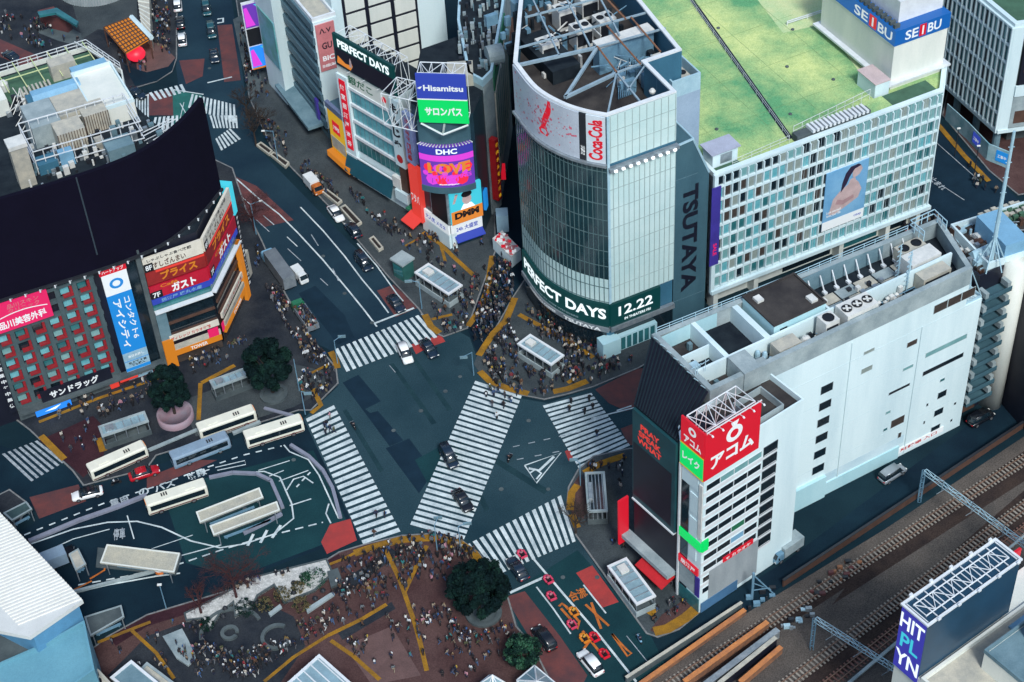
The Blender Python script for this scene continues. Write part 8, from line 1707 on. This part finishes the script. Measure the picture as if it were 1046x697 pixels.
COATS = [('black', (.008, .009, .014), 42), ('charcoal', (.03, .033, .042), 18), ('navy', (.010, .018, .050), 16), ('grey', (.12, .14, .155), 8), ('white', (.58, .62, .64), 5), ('cream', (.50, .46, .40), 4), ('beige', (.24, .19, .14), 4), ('brown', (.09, .045, .025), 6), ('red', (.17, .02, .03), 1.5), ('blue', (.03, .07, .16), 2), ('olive', (.06, .07, .03), 4), ('pink', (.42, .20, .25), 1.5), ('mustard', (.20, .13, .04), .7), ('teal', (.02, .16, .17), 2)]
TRS = [('black', (.008, .009, .013), 9), ('navy', (.012, .018, .045), 5), ('grey', (.11, .12, .14), 3), ('blue', (.05, .10, .20), 3), ('beige', (.22, .18, .13), 1), ('white', (.5, .52, .52), .5)]
HRS = [('black hair', (.008, .007, .008), 9), ('brown hair', (.06, .03, .018), 4), ('fair hair', (.24, .17, .09), .7), ('a white cap', (.6, .62, .62), .7), ('a red cap', (.3, .02, .03), .5), ('a dark cap', (.02, .022, .04), 1), ('grey hair', (.22, .22, .22), 1)]
BKS = [(None, None, 14), ('black', (.01, .01, .012), 3), ('red', (.26, .02, .03), .7), ('white', (.66, .68, .68), 1), ('blue', (.03, .09, .24), .7), ('yellow', (.4, .27, .04), .4)]
def pick(r, L_): return r.choices(L_, [x[2] for x in L_])[0]
def cm(pre, x): return mat(pre + '_' + x[0].replace(' ', '_'), x[1], .8, 0)
RP = random.Random(77)
ZONES = [  # polygon in the photograph, how many, what it stands by
    ([(352, 572), (400, 556), (400, 590), (360, 606), (340, 604)], 34, 'on the plaza near the red road box'), ([(400, 556), (440, 548), (432, 575), (414, 604), (404, 588)], 34, 'inside the yellow tactile fork'),
    ([(440, 548), (474, 552), (462, 572), (452, 600), (420, 604), (432, 575)], 38, 'between the tactile fork and the biggest tree'), ([(340, 606), (400, 592), (410, 606), (395, 618), (338, 646)], 40, 'right of the white garden on the plaza'),
    ([(345, 652), (410, 618), (425, 650), (430, 694), (388, 694)], 24, 'in the triangle below the tactile fork'), ([(418, 612), (455, 622), (470, 640), (452, 694), (436, 690)], 26, 'right of the long tactile stem'),
    ([(458, 640), (500, 640), (520, 655), (526, 672), (478, 694), (455, 690)], 40, 'below the biggest tree'), ([(505, 640), (524, 640), (526, 660), (515, 664)], 6, 'by the kerb near the small tree'),
    ([(205, 660), (240, 668), (300, 655), (330, 650), (300, 672), (262, 694), (200, 694)], 80, 'on the dark terrace by the round benches'), ([(300, 640), (336, 624), (345, 644), (318, 660)], 16, 'by the long bench below the garden'),
    ([(175, 636), (210, 642), (205, 670), (196, 684), (160, 640)], 16, 'by the pale worn platform'), ([(112, 660), (160, 640), (175, 690), (150, 694)], 12, 'by the left tactile strip of the plaza'), ([(230, 604), (336, 572), (342, 576), (236, 609)], 12, 'on the maroon kerb strip above the garden'), ([(460, 556), (486, 566), (476, 574), (462, 570)], 12, 'at the head of the lower crossing'),
    ([(592, 548), (612, 535), (640, 560), (690, 560), (700, 605), (664, 612), (640, 568), (622, 576)], 10, 'on the pavement under the red awning'), ([(660, 622), (706, 612), (708, 624), (672, 645)], 8, 'on the yellow edged corner by the railway'), ([(588, 484), (640, 464), (640, 500), (626, 505), (624, 480), (600, 482)], 12, 'at the corner by the billboard wall'),
    ([(492, 372), (520, 330), (528, 352), (562, 378), (575, 398), (556, 406), (505, 394)], 62, None), ([(528, 310), (560, 328), (610, 358), (650, 372), (600, 394), (575, 392), (568, 370), (542, 336)], 84, None), ([(482, 335), (508, 262), (524, 264), (524, 306), (498, 345), (488, 362)], 78, None), ([(436, 312), (474, 300), (500, 262), (476, 336), (456, 342)], 34, None), ([(356, 194), (400, 226), (440, 258), (480, 282), (470, 300), (410, 250), (372, 220)], 30, None), ([(300, 168), (352, 196), (342, 206), (296, 172)], 16, None), ([(256, 20), (268, 60), (276, 110), (254, 96), (244, 30)], 50, None), ([(262, 120), (300, 140), (320, 172), (300, 168), (272, 150)], 16, None),
    ([(262, 250), (280, 290), (318, 345), (338, 368), (318, 376), (296, 340), (262, 280)], 46, None), ([(305, 384), (342, 376), (340, 398), (322, 412), (308, 408)], 24, None), ([(46, 420), (100, 404), (170, 384), (180, 396), (110, 428), (100, 460), (70, 462)], 34, None), ([(190, 372), (250, 348), (258, 360), (200, 384)], 20, None), ([(0, 10), (60, 30), (100, 55), (90, 62), (30, 50), (0, 40)], 34, None), ([(152, 0), (176, 0), (174, 60), (158, 50)], 40, None), ([(106, 40), (150, 60), (150, 76), (126, 66)], 16, None), ([(905, 215), (935, 206), (962, 230), (955, 262), (925, 240)], 46, None), ([(985, 165), (1008, 186), (1020, 200), (1000, 200)], 6, None),
    ([(322, 420), (340, 418), (400, 540), (380, 552)], 6, None), ([(500, 396), (530, 404), (515, 430), (490, 430)], 7, None), ([(566, 414), (600, 405), (620, 440), (596, 460)], 4, None), ([(410, 250), (470, 262), (500, 250), (490, 225), (440, 240)], 14, None)]
def inside(p, poly):
    c = False; j = len(poly) - 1
    for i in range(len(poly)):
        if (poly[i][1] > p[1]) != (poly[j][1] > p[1]) and p[0] < (poly[j][0] - poly[i][0]) * (p[1] - poly[i][1]) / (poly[j][1] - poly[i][1]) + poly[i][0]: c = not c
        j = i
    return c
AVOID = [(492, 630, 4.0), (534, 678, 1.2), (322, 594, 4), (305, 604, 4), (275, 612, 4), (250, 622, 3.2), (440, 292, 4.5), (553, 364, 4.5), (610, 508, 4), (644, 598, 5), (126, 440, 5), (280, 404, 3), (180, 430, 4.6), (503, 694, 3), (548, 694, 4), (326, 690, 6.5), (517, 250, 4), (285, 280, 5), (312, 325, 4), (404, 268, 3)]
AV = [(G(u, v), r) for u, v, r in AVOID]; SP = []; cand = []
for poly, n, zone in ZONES:
    n = int(n * (1.15 if zone else 1.5))
    us = [p[0] for p in poly]; vs2 = [p[1] for p in poly]; k = tries = 0; cl = [(RP.uniform(min(us), max(us)), RP.uniform(min(vs2), max(vs2))) for _ in range(max(2, n // 9))]
    while k < n and tries < n * 60:
        tries += 1; c = RP.choice(cl)
        u, v = (RP.uniform(min(us), max(us)), RP.uniform(min(vs2), max(vs2))) if RP.random() < .3 else (RP.gauss(c[0], 8), RP.gauss(c[1], 5))
        if not inside((u, v), poly): continue
        p = G(u, v)
        if any((p - a).length < r for a, r in AV) or any(abs(p.x - q.x) + abs(p.y - q.y) < .75 for q in SP): continue
        SP.append(p); cand.append((p, zone)); k += 1
near = [c for c in cand if c[1]]; far = [c for c in cand if not c[1]]; near.sort(key=lambda c: c[0].y)
NMAX = 300 - len(KARTS) - len(BK); far += near[NMAX:]; near = near[:NMAX]
seen = set()
def person(p, z, rz, pz, coat, tr, hr, bk, label, group):
    o = bpy.data.objects.new('person', PM[pz]['body']); COL.objects.link(o); o.location = (p.x, p.y, z); o.rotation_euler.z = rz; s = RP.uniform(.95, 1.07); o.scale = (s, s, s); tag(o, label, 'person', group)
    for nm, m in (('coat', cm('coat', coat)), ('trousers', cm('trousers', tr)), ('hair', cm('hair', hr))) + ((('backpack', cm('pack', bk)),) if bk[0] else ()):
        c = bpy.data.objects.new(nm, PM[pz][nm]); COL.objects.link(c); c.parent = o; setmat(c, m)
    return o
POSES = {'stand': 'standing', 'walk': 'walking', 'stride': 'striding', 'phone': 'looking at a phone'}
for p, zone in near:
    for _ in range(200):
        co_, tr, hr, bk, pz = pick(RP, COATS), pick(RP, TRS), pick(RP, HRS), pick(RP, BKS), RP.choice(['stand', 'stand', 'walk', 'walk', 'stride', 'phone'])
        key = (zone, co_[0], tr[0], hr[0], bk[0])
        if key not in seen: break
    seen.add(key); who = '%s coat, %s trousers, %s' % (co_[0], tr[0], hr[0].replace(' hair', '-haired') if 'cap' not in hr[0] else hr[0].replace('a ', '')) if not bk[0] else '%s coat, %s trousers, %s pack' % (co_[0], tr[0], bk[0])
    lb = 'person in ' + who + ', ' + zone
    if len(lb.split()) > 16: lb = lb.replace(' trousers', '')
    if lb in seen: lb = 'person in %s coat, %s trousers, %s, %s' % (co_[0], tr[0], POSES[pz], zone)
    if len(lb.split()) > 16: lb = lb.replace(' trousers', '').replace(' standing in', '')
    if len(lb.split()) > 16: lb = 'person in %s coat, %s' % (co_[0], zone) + (', %s pack' % bk[0] if bk[0] else '')
    seen.add(lb); person(p, .145, RP.uniform(0, 6.28), pz, co_, tr, hr, bk, lb, 'people on the plaza and pavements')
SUITS = {'kart_rose': ('pink', (.60, .10, .18)), 'sign_orange': ('yellow', (.62, .34, .03)), 'sign_red': ('red', (.50, .02, .04))}
for k, kd in zip(KARTS, KP_):
    su = SUITS[kd[3]]; hr = (su[0] + ' hood', su[1]); person(k.location, .05, k.rotation_euler.z, 'sit', su, su, hr, (None, None), 'person in %s suit driving the %s' % (su[0], kd[0].replace(' go-kart', ' kart')), 'go-kart drivers')
for b, (cn, lb) in zip(BK, ((0, 'rider in black on the motorbike beside the arrow marking'), (4, 'rider in white on the scooter between white and red cars'), (2, 'rider in navy on the blue scooter by the side pavement'), (1, 'rider in charcoal on the motorbike by the left crossing'))):
    d = Vector((math.cos(b.rotation_euler.z), math.sin(b.rotation_euler.z), 0)) * -.28; person(b.location + d, .50, b.rotation_euler.z, 'sit', COATS[cn], TRS[0], HRS[5], (None, None), lb.replace('rider', 'person'), 'motorbike riders')
# the rest of the crowd, farther off: one mass
_F = {}
def flat(me):
    if me.name not in _F: _F[me.name] = ([v.co.copy() for v in me.vertices], [tuple(f.vertices) for f in me.polygons])
    return _F[me.name]
cw = MB(); cmats = [M['skin']]; cidx = {}
def ci(m):
    if m.name not in cidx: cidx[m.name] = len(cmats); cmats.append(m)
    return cidx[m.name]
truckbed = [tt.matrix_basis @ Vector((RP.uniform(-4.1, 2.2), RP.uniform(-1.0, 1.0), .85)) for _ in range(34)]
for p, z in [(c[0], .145 if c[0].y > 190 else .145) for c in far] + [(p, .95) for p in truckbed]:
    pz = RP.choice(['stand', 'walk', 'stride', 'phone']); Mx = Matrix.Translation((p.x, p.y, z)) @ Matrix.Rotation(RP.uniform(0, 6.28), 4, 'Z') @ Matrix.Scale(RP.uniform(.95, 1.08), 4)
    bk = pick(RP, BKS)
    for nm, m in (('body', M['skin']), ('coat', cm('coat', pick(RP, COATS))), ('trousers', cm('trousers', pick(RP, TRS))), ('hair', cm('hair', pick(RP, HRS)))) + ((('backpack', cm('pack', bk)),) if bk[0] else ()):
        vs_m, fs_m = flat(LOW[pz][nm]); zt_ = p.z if False else z; b0 = len(cw.v); cw.v += [tuple(Mx @ v) for v in vs_m]; cw.f += [tuple(b0 + i for i in f) for f in fs_m]; kd_ = ci(m); kb_ = ci(M['black']); cw.m += [kb_ if nm == 'body' and min(vs_m[i].z for i in f) < .18 else kd_ for f in fs_m]
crowd = cw.build('crowd', cmats); stuff(tag(crowd, 'farther crowd of pedestrians on the pavements beyond the crossing', 'crowd'))
# ------------------------------------------------------------------ daylight: pale overcast sky and a broad weak sun from behind the viewer
wd = bpy.data.worlds.new('World'); SC.world = wd; wd.use_nodes = True
nt = wd.node_tree; bg = nt.nodes['Background']; sk = nt.nodes.new('ShaderNodeTexSky'); sk.sky_type = 'NISHITA'; sk.sun_disc = False
sk.sun_elevation = math.radians(48); sk.sun_rotation = math.radians(165); sk.air_density = 1.3; sk.dust_density = 1.5; sk.ozone_density = 2.0
nt.links.new(sk.outputs['Color'], bg.inputs['Color']); bg.inputs['Strength'].default_value = .105
sd = bpy.data.lights.new('sun', 'SUN'); sd.energy = 2.1; sd.angle = math.radians(13); sd.color = (.98, 1.0, .985)
so = bpy.data.objects.new('sun', sd); COL.objects.link(so)
el, az = math.radians(48), math.radians(165)
so.rotation_euler = Vector((-math.sin(az) * math.cos(el), -math.cos(az) * math.cos(el), -math.sin(el))).to_track_quat('-Z', 'Y').to_euler()
vs = SC.view_settings; vs.view_transform = 'Standard'; vs.look = 'None'; vs.gamma = 1; vs.use_curve_mapping = False; vs.exposure = 0.52
SC.cycles.use_denoising = True; SC.cycles.max_bounces = 4; SC.cycles.diffuse_bounces = 2; SC.cycles.glossy_bounces = 2; SC.cycles.transparent_max_bounces = 4
SC.cycles.use_adaptive_sampling = True; SC.cycles.adaptive_threshold = .02
